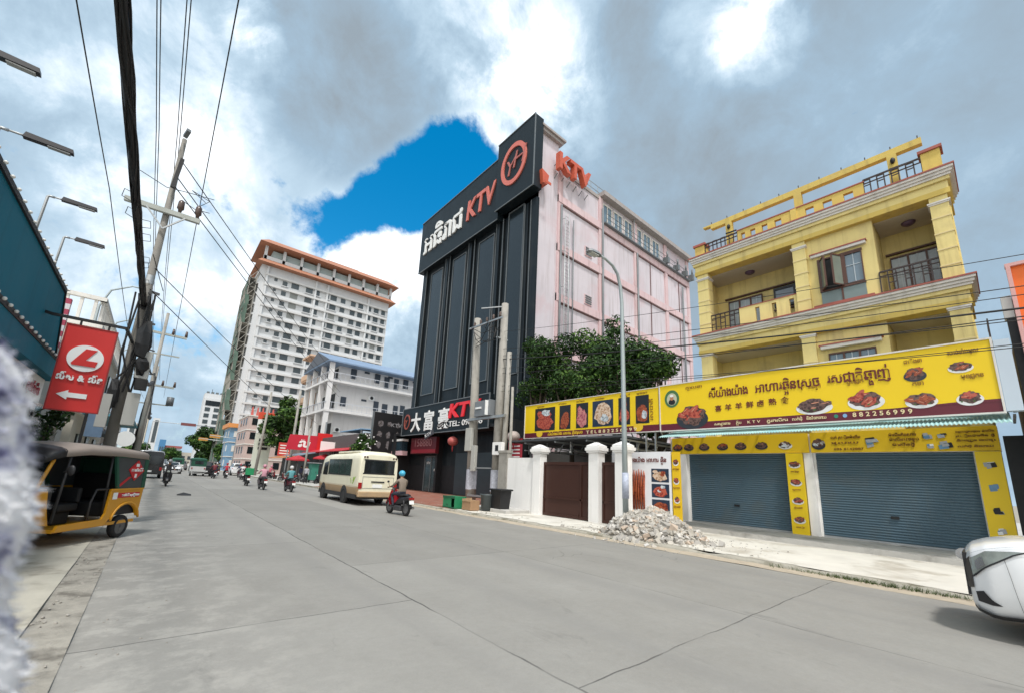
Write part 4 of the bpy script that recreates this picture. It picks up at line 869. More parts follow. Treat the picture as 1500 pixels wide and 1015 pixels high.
# ------------------------------------------------------------------ rubble, lamp, poles, street clutter
rnd = random.Random(11); b = MB()
def rub_h(x, y):
    u = (x-12.1)/1.35; v = (y-7.3)/1.75 if y < 7.3 else (y-7.3)/1.35
    q = u*u+v*v; return max(0, (1-q))*.74*(1+.3*noise.noise(Vector((x*1.7, y*1.7, 3))))
g = []; N = 44
for i in range(N):
    row = []
    for j in range(N):
        x = 10.5+3.4*i/(N-1); y = 4.5+4.5*j/(N-1); h = rub_h(x, y); row.append(b.P((x, y, .06+h*.9+(rnd.uniform(-.03, .05) if h > 0 else -.08))))
    g.append(row)
for i in range(N-1):
    for j in range(N-1): b.c = 1 if rnd.random() < .4 else 0; b.F(g[i][j], g[i+1][j], g[i+1][j+1], g[i][j+1])
for k in range(2600):
    x = 12.1+rnd.gauss(0, .68); y = 7.2+rnd.gauss(0, .72); h = rub_h(x, y)
    if h <= 0 and rnd.random() < .8: continue
    if h <= 0 and (x < 10.4): continue
    s = rnd.choice((rnd.uniform(.012, .035), rnd.uniform(.025, .06), rnd.uniform(.04, .085)))*(1.5 if rnd.random() < .04 else 1); b.c = rnd.choice((0, 0, 0, 1, 1, 2, 3))
    c = Vector((x, y, (.1 if x > 10.85 else .01)+h*.92+s*.3)); pts = []
    M_ = Matrix.Rotation(rnd.uniform(0, 6.28), 3, Vector((rnd.gauss(0, 1), rnd.gauss(0, 1), rnd.gauss(0, 1))).normalized())
    ids = [b.P(c + M_ @ Vector((sx*s*rnd.uniform(.7, 1.5), sy*s*rnd.uniform(.6, 1.1), sz*s*rnd.uniform(.35, .8)))) for sz in (-1, 1) for sy in (-1, 1) for sx in (-1, 1)]
    for q in ((0,2,3,1), (4,5,7,6), (0,1,5,4), (2,6,7,3), (0,4,6,2), (1,3,7,5)): b.F(*[ids[z] for z in q])
for k in range(900):
    x = 12.0+rnd.gauss(0, .95); y = 7.1+rnd.gauss(0, 1.25)
    if rub_h(x, y) > 0 or x < 10.2: continue
    s = rnd.uniform(.006, .024); b.c = rnd.choice((0, 1, 1, 2)); z = .125 if x > 10.9 else .02; b.ball((x, y, z), s, s*rnd.uniform(.6, 1.5), s*.7, 5, 4, .35)
b.build('rubble_pile', [mat('rubble_pale', (.42, .395, .35), .95, .25, 5, .5, 30), mat('rubble_grey', (.33, .315, .29), .95, .25, 5, .5, 30), mat('rubble_white', (.52, .50, .47), .95, .2, 5), mat('rubble_brick', (.44, .36, .29), .95, .3, 5)],
        label='heap of broken pale concrete rubble around the foot of the lamp post', cat='rubble', kind='stuff', base=(12.1, 7, .1))
M_lampp = mat('lamp_grey', (.33, .38, .39), .5, .15, 3, metal=.3, streak=.3)
L = thing('street_lamp', 'tall slim grey street lamp with curved arm rising out of the rubble', 'street lamp', (12.5, 8.33, .1))
MB().tube([(12.5, 8.33, .1), (12.5, 8.36, 4), (12.48, 8.38, 8.2), (12.42, 8.4, 8.85), (12.25, 8.4, 9.3), (11.95, 8.4, 9.52), (11.5, 8.4, 9.62), (11.15, 8.4, 9.63)], [.10, .085, .065, .06, .055, .05, .045, .04], 12).build('pole', M_lampp, L)
b = MB(); b.loft([[(xx, 8.4+wy*cy, zz+hz*cz) for cy, cz in ((-1, -.6), (-.6, .8), (.6, .8), (1, -.6))] for xx, wy, zz, hz in ((11.25, .05, 9.62, .05), (11.05, .13, 9.62, .08), (10.62, .14, 9.58, .08), (10.5, .06, 9.56, .05))], smooth=False); b.build('lamp_head', mat('lamp_head_grey', (.22, .23, .24), .4), L)
MB().box(10.62, 11.0, 8.3, 8.5, 9.50, 9.535).build('lens', mat('lens', (.5, .52, .5), .3), L)
MB().tube([(12.5, 8.33, 1.15), (12.5, 8.33, 2.0)], [.112, .11], 12).build('torn_posters', mat('sticker_blue', (.38, .42, .52), .8, .6, 9), L)
def concrete_pole(x, y, h, r0, r1, lab, nm='utility_pole', lean=(0, 0), grp=None):
    p = thing(nm, lab, 'utility pole', (x, y, .1), grp); b = MB(); b.tube([(x, y, .05), (x+lean[0]*.5, y+lean[1]*.5, h*.5), (x+lean[0], y+lean[1], h)], [r0, (r0+r1)/2, r1], 10); b.build('shaft', M_concpole, p); return p
pa = concrete_pole(14, 19.25, 11.1, .31, .21, 'thick stained concrete pole with meter box at the karaoke forecourt', lean=(0, .45))
pb = concrete_pole(14, 17.1, 11.3, .30, .20, 'thick stained concrete pole with sticker patches above the black bin', lean=(0, .0))
pc = concrete_pole(13.95, 16.55, 8.3, .15, .13, 'slender concrete pole close beside the thick sticker covered pole', lean=(0, -.1))
pd = concrete_pole(13.9, 15.95, 6.3, .085, .07, 'thin pale pole standing against the grey wall end', lean=(0, .05))
for p, y in ((pa, 19.3), (pb, 17.1), (pc, 16.55)):
    MB().tube([(14, y, .9), (14, y, 2.0)], [.316 if p != pc else .158]*2, 10, caps=False).build('torn_posters', mat('sticker_patch', (.42, .44, .50), .8, .6, 10), p)
b = MB(); b.box(13.55, 13.76, 19.0, 19.55, 3.0, 4.3); b.box(13.6, 13.8, 18.6, 18.95, 1.9, 3.3); b.build('meter_box', mat('box_pale', (.42, .42, .39), .6, .15, 2), pa, bevel=.02)
b = MB(); b.box(13.5, 13.72, 16.2, 16.95, 2.75, 3.4); m_ = b.build('meter_box', M_whitewall, pb, bevel=.02); MB().box(13.49, 13.5, 16.45, 16.7, 2.95, 3.25).build('meter_window', M_blackflat, m_)
cb = thing('transformer_rack', 'grey equipment boxes on a beam slung between the thick concrete poles', 'equipment', (13.8, 18.2, 4.7))
MB().box(13.62, 13.8, 16.3, 19.6, 4.72, 4.86).build('beam', M_steel, cb)
b = MB(); b.box(13.5, 14.0, 17.35, 18.75, 4.88, 5.75); b.build('cabinet', mat('cabinet_grey', (.17, .185, .20), .5, .15, 2), cb, bevel=.02)
b = MB(); b.box(13.45, 13.5, 18.1, 18.6, 5.3, 5.4); b.box(13.3, 13.5, 17.5, 17.52, 4.9, 5.7); b.build('cabinet_label', M_white, cb)
b = MB(); b.box(13.7, 13.8, 17.2, 19.2, 2.05, 2.12); b.box(13.7, 13.8, 17.2, 19.2, .55, .65); b.build('cross_rail', M_steel, cb)
ic = thing('insulator_rack', 'tangle of insulators and jumper wires at the tops of the thick poles', 'insulators', (14, 18, 9.6))
b = MB(); b.bar((13.6, 16.8, 10.3), (13.6, 19.9, 10.4), .09); b.bar((13.5, 17.1, 9.2), (14.3, 17.1, 9.2), .08); b.bar((13.3, 18.4, 11.2), (14.0, 17.1, 11.15), .06); b.build('bracket', M_steel, ic)
b = MB()
for k in range(5): y = 17+k*.6; b.tube([(13.6, y, 10.4), (13.6, y, 10.48), (13.6, y, 10.52), (13.6, y, 10.6), (13.6, y, 10.68)], [.05, .09, .05, .09, .04], 7)
b.build('insulator', mat('porcelain', (.08, .05, .04), .3), ic)
b = MB(); rr = random.Random(4)
for k in range(14):
    p = Vector((13.6+rr.uniform(-.3, .5), rr.uniform(16.9, 19.6), rr.uniform(9.2, 10.6))); q = Vector((13.6+rr.uniform(-.3, .5), rr.uniform(16.9, 19.6), rr.uniform(9, 10.5))); m2 = (p+q)/2-Vector((.1, 0, rr.uniform(.1, .6))); b.tube([p, p.lerp(m2, .6), m2, m2.lerp(q, .5), q], .018, 5)
b.build('jumper_wire', M_wire, ic)
C_ = thing('plastic_crate', 'green plastic crate lying on its side at the kerb', 'crate', (11.3, 16.9, .12))
cr = MB(); y0, y1, x0, x1, z0, z1 = 16.35, 17.35, 11.0, 11.65, .13, .62
for q in ((x0, x1, y0, y1, z0, z0+.04), (x0, x1, y0, y0+.04, z0+.04, z1), (x0, x1, y1-.04, y1, z0+.04, z1), (x1-.04, x1, y0+.04, y1-.04, z0+.04, z1), (x0, x1, y0, y1, z1, z1+.04), (x0, x0+.03, y0+.3, y1-.04, z0+.04, z1)): cr.box(*q)
cr.build('shell', mat('crate_green', (.02, .20, .09), .4, .15, 3), C_, bevel=.012); b = MB(); b.box(x0-.02, x0, y0, y1, z1-.05, z1+.05); b.box(x0-.02, x0, y0, y1, z0, z0+.06); b.box(x0-.006, x0, y0+.55, y0+.7, .25, .3); b.build('rim', mat('crate_green_dark', (.01, .10, .05), .4), C_)
C_ = thing('cardboard_box', 'brown cardboard box beside the green crate', 'box', (11.5, 15.75, .12)); MB().box(11.25, 11.75, 15.45, 16.1, .13, .56).build('carton', mat('cardboard', (.33, .20, .11), .85, .2, 3), C_); b = MB(); b.box(11.23, 11.25, 15.45, 16.1, .5, .58); b.prism([(15.45, .56), (16.1, .56), (16.1, .60), (15.45, .68)], 11.25, 11.3); b.build('flap', mat('cardboard_flap', (.42, .28, .16), .85, .2, 3), C_)
C_ = thing('waste_bin', 'round dark grey waste bin next to the cardboard box', 'bin', (12.1, 15.3, .12)); MB().tube([(12.1, 15.35, .13), (12.1, 15.35, .78), (12.1, 15.35, .80), (12.1, 15.35, .86)], [.25, .31, .34, .34], 18).build('tub', mat('bin_grey', (.06, .075, .08), .5, .2), C_); MB().tube([(12.1, 15.35, .86), (12.1, 15.35, .875)], [.30, .30], 18).build('opening', M_blackflat, C_)
C_ = thing('waste_bin', 'tall black waste bin with lid between the grey bin and slender pole', 'bin', (12.4, 14.8, .12))
b = MB(); b.loft([[(12.4-s, 14.75-s*1.1, z), (12.4+s, 14.75-s*1.1, z), (12.4+s, 14.75+s*1.1, z), (12.4-s, 14.75+s*1.1, z)] for s, z in ((.26, .16), (.32, 1.0), (.32, 1.05))], smooth=False); b.build('body', mat('bin_black', (.012, .013, .015), .4, .2), C_); b = MB(); b.box(12.02, 12.78, 14.32, 15.18, 1.05, 1.13); b.build('lid', MATS['bin_black'], C_, bevel=.03)
# cables crossing in front of the yellow house
def sag(p, q, s, n=14): p = Vector(p); q = Vector(q); return [p.lerp(q, k/n)-Vector((0, 0, 4*s*(k/n)*(1-k/n))) for k in range(n+1)]
for z0, z1, r in ((8.6, 5.6, .011), (8.2, 5.5, .010), (8.0, 5.15, .024), (7.5, 5.0, .011), (7.2, 5.25, .013), (6.5, 4.6, .010), (6.2, 4.85, .010), (9.6, 6.2, .009)):
    MB().tube(sag((13.9, 17.0, z0), (13.9, -9, z1), .35), r, 6).build('overhead_cable', M_wire, label='dark cable sagging across the front of the yellow apartment house', cat='cable', group='cables across the yellow house', base=(13.9, 4, 6))
# orange corner building at the edge
O = thing('shop_building', 'dark shop building with orange sign and pink neon border past the yellow house', 'building', (17, -3.5, 0))
b = MB(); b.box(15.6, 28, -9, -.62, .1, 6.6); b.build('wall', mat('dark_maroon_wall', (.05, .02, .02), .8, .3), O)
b = MB(); b.box(16.9, 17.6, -.61, -.04, .1, 3.35); b.build('side_passage', M_blackflat, O)
s_ = MB().box(15.2, 15.59, -9, -.68, 4.35, 7.22).build('sign_panel', mat('sign_orange', (.75, .14, .01), .5, .08, 1), O)
b = MB(); b.box(15.12, 15.3, -9, -.60, 7.22, 7.30); b.box(15.12, 15.3, -9, -.68, 4.27, 4.35); b.box(15.12, 15.3, -.68, -.61, 4.35, 7.22); b.build('neon_border', mat('neon_pink', (.62, .34, .32), .4), s_)
b = MB(); b.box(15.3, 15.6, -.60, -.44, 6.0, 6.55); b.build('side_box', M_whitetrim, O); b = MB(); b.box(15.3, 15.6, -.61, -.47, 3.2, 5.98); b.build('side_pillar', M_blackflat, O)
# ------------------------------------------------------------------ left side: teal shop sign, red sign, pole, cables
M_teal = mat('teal_board', (.006, .15, .225), .6, .15, .5, spec=.12, streak=.3, streak_col=(.006, .085, .13))
T = thing('shopfront', 'teal fronted shop with rows of white bulbs along its sign edges', 'shop', (-2.4, 9, 0))
b = MB(); b.prism([(6.6, 3.62), (13.15, 3.62), (12.75, 3.75), (12.1, 4.88), (6.6, 4.92)], -2.3, -2.0); b.prism([(6.6, 3.18), (13.5, 3.2), (13.3, 3.6), (6.6, 3.6)], -2.2, -1.94); bo = b.build('sign_board', M_teal, T)
b = MB(); b.box(-2.32, -1.97, 6.6, 12.1, 4.9, 4.98); b.bar((-1.97, 6.6, 3.6), (-1.97, 13.3, 3.6), .09); b.bar((-2.0, 12.1, 4.93), (-2.0, 12.8, 3.7), .05); b.build('sign_edge', M_wire, bo)
b = MB()
for k in range(17): b.ball((-1.93, 6.75+k*.325, 4.93), .024, .024, .024, 7, 5)
for k in range(21): b.ball((-1.90, 6.7+k*.325, 3.61), .028, .028, .028, 7, 5)
b.build('bulb', mat('bulb_white', (.75, .74, .70), .25), bo, kind='stuff')
b = MB(); b.box(-8, -2.6, 6.6, 13.2, 0, 4.6); b.build('wall', mat('shop_wall', (.12, .125, .13), .8, .3), T)
b = MB(); b.box(-2.2, -2.1, 6.6, 13.2, 2.66, 3.18); tb = b.build('white_banner', M_whitewall, T)
b = MB(); letters(b, 'ទទួលជួសជុល លក់', (-2.09, 9.0, 2.78), (0, 1, 0), (0, 0, 1), width=2.6, h=.3, bold=.02); b.build('lettering', mat('navy_text', (.02, .025, .07), .5), tb)
b = MB(); letters(b, 'ប្រេងម៉ាស៊ីន', (-2.09, 11.75, 2.8), (0, 1, 0), (0, 0, 1), width=1.1, h=.26, bold=.03); b.build('lettering', mat('red_text', (.45, .03, .05), .5), tb)
b = MB(); b.box(-2.25, -2.13, 12.4, 13.2, 1.9, 2.64); pb_ = b.build('notice_board', mat('notice_pale', (.5, .5, .5), .6, .1), T)
b = MB(); letters(b, 'ជួស', (-2.12, 12.45, 2.35), (0, 1, 0), (0, 0, 1), width=.65, h=.26, bold=.04); letters(b, 'ជុល', (-2.12, 12.45, 2.0), (0, 1, 0), (0, 0, 1), width=.65, h=.26, bold=.04); b.build('lettering', M_blackflat, pb_)
b = MB(); b.box(-2.25, -2.15, 9.0, 12.3, 1.75, 2.6); b.build('dark_board', mat('navy_board', (.03, .035, .07), .5, .3, 2), T)
# striped awning pole beside the teal board
b = MB()
for k in range(14): b.c = k % 2; b.box(-2.18, -2.06, 13.3, 13.42, 3.3+k*.13, 3.43+k*.13)
b.build('striped_post', [mat('stripe_white', (.6, .58, .6), .6), mat('stripe_red', (.35, .04, .08), .6)], label='red and white striped post rising beside the end of the teal sign', cat='post', base=(-2.1, 13.36, 3.3))
# sign lamps on arms over the teal board
def sign_lamp(y, z, lab, x0=-2.1, dx=1.05, slab=.48):
    s = thing('sign_floodlight', lab, 'lamp', (x0, y, 4.9), 'flood lamps over the teal sign')
    b = MB(); b.tube([(x0-.05, y, 4.6), (x0-.02, y, z-.02), (x0+.0, y, z), (x0+.06, y, z)], .02, 6); b.tube([(x0, y, z), (x0+dx-slab, y, z+.01)], .014, 6); b.build('arm', M_steel, s)
    b = MB(); b.prism([(x0+dx-slab-.08, z-.02), (x0+dx-slab-.06, z+.05), (x0+dx, z+.04), (x0+dx+.01, z-.01)], y-.04, y+.04, 'y'); b.build('lamp_head', mat('flood_dark', (.035, .035, .04), .4), s)
    b = MB(); b.box(x0+dx-slab*.62, x0+dx-.02, y-.03, y+.03, z-.032, z-.02); b.build('lens', mat('flood_lens', (.30, .31, .31), .3), s)
for y, z, dx, lab in ((5.85, 5.42, .52, 'flat sign floodlight on a thin arm, the one that is highest in the photo'), (7.25, 5.43, .62, 'flat sign floodlight whose thin arm springs from the upper teal edge'), (9.75, 5.86, .58, 'slim dark sign floodlight on a white arm above the teal board middle'), (11.45, 5.86, .57, 'slim dark sign floodlight on a white arm above the teal board end')): sign_lamp(y, z, lab, dx=dx, slab=.36)
# distant double-arm street lamps
for y, x, z, h in ((30, -3.6, 0, 11.0), (38, -3.8, 0, 11.2), (48, -3.8, 0, 11.3), (60, -3.8, 0, 11.0)):
    s = thing('street_lamp', 'thin curved arm street lamp in the row down the road past the teal shop', 'street lamp', (x, y, 0), 'street lamps down the road')
    MB().tube([(x, y, 0), (x, y, h-1.5), (x+.3, y, h-.5), (x+1.1, y, h), (x+1.7, y, h)], [.09, .06, .05, .04, .035], 6).build('pole', M_lampp, s)
    MB().bar((x+1.6, y, h), (x+2.3, y, h-.1), .22, .10).build('lamp_head', MATS['flood_dark'], s)
# red hanging sign
RS = thing('hanging_sign', 'red hanging sign with white oval letter L, Khmer words and arrow', 'sign', (-1.32, 11, 2.42))
A0, A1, B0, B1 = (-1.68, 4.02), (-.97, 4.02), (-1.62, 2.42), (-.97, 2.42)
rm = mat('sign_red', (.58, .022, .018), .5, .08, 1)
MB().box(-1.66, -.97, 11.0, 11.06, 2.42, 4.02).build('panel', rm, RS)
b = MB(); b.box(-1.68, -.95, 10.99, 11.07, 4.02, 4.04); b.box(-1.68, -.95, 10.99, 11.07, 2.4, 2.42); b.box(-1.68, -1.66, 10.99, 11.07, 2.42, 4.02); b.box(-.97, -.95, 10.99, 11.07, 2.42, 4.02); b.build('frame', mat('sign_red_dark', (.30, .015, .015), .5), RS)
b = MB(); b.ell((-1.31, 10.998, 3.42), (.255, 0, 0), (0, 0, .255), 36, .02); b.build('oval', M_white, RS)
b = MB(); b.prism([(-1.49, 3.30), (-1.33, 3.60), (-1.17, 3.60), (-1.30, 3.38), (-1.13, 3.38), (-1.15, 3.27), (-1.47, 3.27)], 10.965, 10.99, 'y'); b.build('letter', mat('sign_red', (0, 0, 0)), RS)
text(RS, 'លីស & លីន', (-1.63, 10.985, 2.98), M_white, width=.64, h=.155, xd=(1, 0, 0), bold=.05)
b = MB(); b.prism([(-1.57, 2.70), (-1.42, 2.79), (-1.42, 2.745), (-1.16, 2.745), (-1.16, 2.655), (-1.42, 2.655), (-1.42, 2.61)], 10.98, 10.998, 'y'); b.build('arrow', M_white, RS)
b = MB(); b.bar((-1.9, 11.03, 4.16), (-.85, 11.03, 4.16), .05); b.bar((-.85, 11.03, 4.16), (-.9, 13.9, 4.5), .05); b.bar((-1.9, 11.03, 4.16), (-2.1, 11.05, 4.2), .05); b.bar((-1.1, 11.03, 4.16), (-1.1, 11.03, 4.03), .03); b.bar((-1.5, 11.03, 4.16), (-1.5, 11.03, 4.03), .03); b.build('bracket', M_wire, RS)
# main concrete pole with crossarm
M_pole2 = mat('pole_weathered', (.20, .19, .17), .85, .3, 3, .3, 30, streak=.4)
UP = thing('utility_pole', 'tall concrete utility pole with crossarm strapped with black cable bundles', 'utility pole', (-.87, 14, 0))
MB().tube([(-.87, 14, 0), (-.87, 14, 5), (-.87, 14, 10.7)], [.135, .10, .058], 12).build('shaft', M_pole2, UP)
b = MB(); b.bar((-1.75, 13.95, 8.3), (-.12, 13.82, 8.28), .11, .13); b.build('crossarm', mat('arm_pale', (.36, .38, .35), .7), UP); MB().bar((-.87, 13.85, 7.75), (-1.3, 13.85, 8.25), .035).build('brace', M_steel, UP); MB().bar((-.87, 13.85, 7.75), (-.45, 13.8, 8.22), .035).build('brace', M_steel, UP); MB().bar((-.87, 13.85, 10.7), (-.80, 13.6, 10.78), .1).build('pole_cap', M_trim_grey, UP)
for x, y, z in ((-.2, 13.82, 8.33), (-.60, 13.85, 8.33)):
    b = MB(); b.tube([(x, y, z), (x, y, z+.12), (x, y, z+.16), (x, y, z+.36), (x, y, z+.42)], [.03, .05, .085, .075, .03], 9); b.build('insulator', mat('porcelain', (0, 0, 0)), UP)
b = MB(); b.bar((-.87, 13.8, 9.0), (-.80, 13.8, 9.95), .09); b.build('upper_bracket', M_wire, UP)
b = MB(); b.tube([(-.87, 14, 6.15), (-.87, 14, 6.4)], [.095, .093], 12, caps=False); b.build('collar', M_steel, UP)
b = MB(); b.box(-.72, -.45, 13.7, 14.1, 3.6, 4.3); b.box(-1.2, -1.0, 13.6, 13.8, 2.3, 3.1); b.box(-.75, -.5, 13.6, 13.9, 2.4, 3.2); b.build('meter_box', mat('box_pale', (0, 0, 0)), UP)
b = MB(); b.box(-.66, -.42, 13.5, 13.8, 3.3, 3.55); b.ball((-.6, 13.75, 3.9), .16, .16, .3, 7, 5, .25); b.ball((-.68, 13.72, 4.6), .18, .14, .5, 7, 5, .25); b.ball((-1.02, 13.75, 3.1), .12, .12, .4, 7, 5, .25); b.build('cable_knot', M_wire, UP)
b = MB()
for k in range(7): b.tube([(-.87+.2*math.cos(k), 13.8+.05*k-.15, 5.8), (-.87+.22*math.cos(k*1.3), 13.78, 4.2), (-.87+.22*math.cos(k*1.7+1), 13.78, 2.4+.2*k)], .022, 5)
b.build('riser_cable', M_wire, UP)
# thick bundle overhead
rr = random.Random(8); bun = thing('cable_bundle', 'thick black tangle of bundled cables running overhead along the street', 'cable', (-1, 9, 5.7))
axis = sag((-.96, -3, 5.85), (-.86, 13.9, 5.55), .12, 60)
pts = []; b = MB()
for k, p in enumerate(axis): pts.append(.046+.007*math.sin(k*1.1)+rr.uniform(-.005, .005))
b.tube(axis, pts, 9)
for q in range(16):
    a = q*.4; r = .047+rr.uniform(0, .012); ph = rr.uniform(0, 6); ln = []
    for k, p in enumerate(axis): t = a+.17*k*(1 if q % 2 else -1)+.5*math.sin(k*.6+ph); ln.append(p+Vector((math.cos(t)*r, 0, math.sin(t)*r)))
    b.tube(ln, .009+.004*rr.random(), 5)
b.build('bundle', M_wire, bun)
b = MB()
for k in range(12):
    i = rr.randrange(12, 55); p = axis[i]; s = rr.uniform(.05, .13); sg = rr.choice((-1, 1))
    b.tube([p+Vector((sg*.045, 0, .02)), p+Vector((sg*(.05+s), .03, .05)), p+Vector((sg*(.07+s), .1, -.04)), p+Vector((sg*.05, .16, -.05))], .006, 5)
b.tube([(-.7, 10.5, 5.66), (-.55, 11.5, 5.5), (-.5, 12.6, 5.62)], .008, 5)
b.build('loose_end', M_wire, bun)
far_b = MB(); far_b.tube(sag((-.86, 13.9, 5.5), (-.72, 30, 5.9), .9, 24), [.09+.01*math.sin(k) for k in range(25)], 8); far_b.tube(sag((-.72, 30, 5.9), (-.9, 60, 6.2), .9, 20), .1, 7); far_b.tube(sag((-.80, 13.9, 5.9), (-.72, 30, 6.4), .8, 24), .04, 6); far_b.tube(sag((-.72, 30, 6.4), (-.9, 60, 6.6), .8, 24), .05, 6)
far_b.tube([(-.70, 30, 6.2), (-.78, 30, 4), (-.85, 30, 2)], [.10, .14, .1], 7)
far_b.build('cable_bundle', M_wire, label='drooping black cable bundle beyond the tall crossarm pole', cat='cable', base=(-.8, 30, 5))
def wire(pts, r, lab, grp): MB().tube(pts, r, 5).build('overhead_wire', M_wire, label=lab, cat='wire', group=grp, base=pts[0])
LW = 'thin power wire running along the street over the concrete poles'
for (x, z) in ((-2.05, 8.35), (-1.50, 10.6), (-1.44, 10.6), (-.98, 10.65), (-.2, 8.75), (-1.05, 10.7)):
    wire(sag((x*1.0, -12, z+.2), (x, 13.85, z), .25, 20)+sag((x, 13.85, z), (x*.9, 60, z-.2), .7, 20)[1:], .011, LW, 'street power wires')
for z0, x1, y1, z1 in ((9.95, 15, 47, 11.4), (9.4, 15, 47, 10.2), (9.1, 15, 47, 9.6), (6.6, 14, 50, 6.6), (6.0, 13, 52, 5.6)):
    wire(sag((-.82, 13.9, z0), (x1, y1, z1), .25, 20), .015 if z0 > 8 else .012, 'dark wire slanting from the crossarm pole across the street', 'wires crossing the street')
b = MB(); b.tube([(-.2, 13.82, 8.75), (.0, 14, 9.1), (-.45, 14.2, 9.35), (-.1, 15, 9.55)], .01, 5); b.tube([(-.6, 13.85, 8.75), (-.3, 14.3, 8.85), (.05, 14.9, 9.2)], .01, 5); b.tube([(-1.6, 13.9, 9.2), (-1.0, 14, 9.05), (-.5, 14.4, 9.35), (.1, 15, 9.75)], .01, 5); b.build('jumper_wire', M_wire, UP)
# plant and white building behind the tuk-tuk
PL_ = thing('potted_plant', 'leafy green plant below the red hanging sign', 'plant', (-1.75, 12.2, 0)); rnd = random.Random(3)
b = MB(); crown(b, [((-1.75, 12.2, 2.2), .22, 1.6), ((-1.6, 12.2, 2.4), .2, 1.2), ((-1.9, 12.2, 1.9), .22, 1.4)], 420, .07, rnd); b.build('foliage', M_leaf, PL_); MB().tube([(-1.75, 12.2, 0), (-1.75, 12.2, 2.2)], .03, 6).build('stem', M_bark, PL_)
def house(name, lab, base, x0, x1, y0, y1, h, m, floors, cols_y=(), cols_x=(), wins=None, cat='building', win_m=None, w_w=1.1, w_h=1.3, roof=None, grp=None, bands=True):
    t = thing(name, lab, cat, (base[0], base[1], 0), grp); MB().box(x0, x1, y0, y1, 0, h).build('wall', m, t)
    fh = h/floors
    for k in range(floors):
        z = k*fh+fh*.35
        if h < 3: continue
        for xx in cols_x:
            f = MB().box(xx-w_w/2, xx+w_w/2, y0-.06, y0+.0, z, z+w_h).build('window', win_m or M_darkglass, t)
        for yy in cols_y:
            f = MB().box((x0-.06) if x0 > 0 else x1, x0 if x0 > 0 else x1+.06, yy-w_w/2, yy+w_w/2, z, z+w_h).build('window', win_m or M_darkglass, t)
    if bands:
        b = MB()
        for k in range(1, floors+1): b.box(x0-.12, x1+.12, y0-.12, y1+.12, k*fh-.12, k*fh+.06)
        b.build('floor_band', M_whitetrim, t)
    return t
M_cream2 = mat('cream_wall', (.52, .48, .40), .8, .12, .5, streak=.35)
hl = house('shop_house', 'pale shop house with roof railing behind the concrete pole', (-6, 27, 0), -11, -2.5, 22, 33, 6.6, M_cream2, 2, cols_y=(24, 27, 30), cols_x=(-9, -6, -3.6))
b = MB(); [b.box(-2.6, -2.5, 22.2+k*.4, 22.3+k*.4, 6.7, 7.6) for k in range(27)]; [b.box(-10.8+k*.4, -10.7+k*.4, 22.0, 22.1, 6.7, 7.6) for k in range(21)]; b.box(-2.65, -2.45, 22, 33, 7.6, 7.75); b.box(-11, -2.45, 21.95, 22.15, 7.6, 7.75); b.build('roof_balustrade', M_whitetrim, hl)
b = MB(); b.box(-2.5, -.9, 22.5, 30, 3.2, 3.3); b.build('shop_canopy', mat('blue_canopy', (.10, .30, .38), .6, .2), hl)
house('shop_house', 'grey shop house between the teal shop and concrete pole', (-6, 17, 0), -11, -2.6, 14, 21, 4.6, mat('grey_wall', (.33, .34, .33), .8, .15, .5), 1, cols_y=(16, 19))
hb = house('shop_house', 'low white shop block far along the street under the second crossarm pole', (-6, 48, 0), -12, -3.2, 36, 62, 7.5, M_whitewall, 2, cols_y=(38, 41, 44, 47, 50, 53, 56))
b = MB(); b.box(-3.2, -1.2, 37, 60, 3.1, 3.25); b.build('shop_canopy', mat('dark_canopy', (.05, .07, .09), .6), hb)
SGN = [('oval_sign', 'small round white sign hanging by the second utility pole', (-1.3, 22, 2.3)), ('blade_sign', 'blue white blade sign with numbers behind the concrete pole', (-1.75, 18, 2.6))]
S = thing('round_sign', SGN[0][1], 'sign', SGN[0][2]); MB().tube([(-.95, 22, 2.35), (-.95, 22.08, 2.35)], [.3, .3], 20).build('disc', M_white, S); MB().bar((-.95, 22.04, 2.0), (-.95, 22.04, .0), .05).build('post', M_wire, S)
S = thing('blade_sign', SGN[1][1], 'sign', SGN[1][2]); MB().box(-1.75, -1.35, 17.95, 18.05, 2.2, 3.6).build('panel', mat('sign_blue_grey', (.13, .20, .30), .5, .3, 4), S); b = MB(); letters(b, '510', (-1.72, 17.94, 3.0), (1, 0, 0), (0, 0, 1), width=.34, h=.35, bold=.02); b.build('lettering', M_white, S); MB().bar((-1.8, 18, 0), (-1.8, 18, 3.7), .07).build('post', M_wire, S)
# further utility poles on the left kerb
for y, h, lab in ((29.5, 9.8, 'second concrete utility pole carrying a crossarm further along the kerb with white cars'), (33.5, 7.4, 'shorter pole with small crossarms just behind the second crossarm pole')):
    p = thing('utility_pole', lab, 'utility pole', (-.72, y, 0)); MB().tube([(-.75, y, 0), (-.72, y, h)], [.12, .075], 9).build('shaft', M_concpole, p)
    b = MB(); b.bar((-1.7 if h > 8 else -1.2, y, h-1.2), (.35 if h > 8 else .3, y, h-1.25), .12); b.bar((-1.2, y, h-2.4), (.2, y, h-2.4), .07); b.build('crossarm', MATS['arm_pale'], p)
    b = MB(); [b.tube([(xx, y, h-1.2), (xx, y, h-.85)], [.08, .05], 7) for xx in (-1.5, -.3, .3)]; b.build('insulator', MATS['porcelain'], p)
    if h < 8: MB().tube([(.25, y, 5.0), (.25, y, 5.55)], .2, 10).build('transformer', M_trim_grey, p)

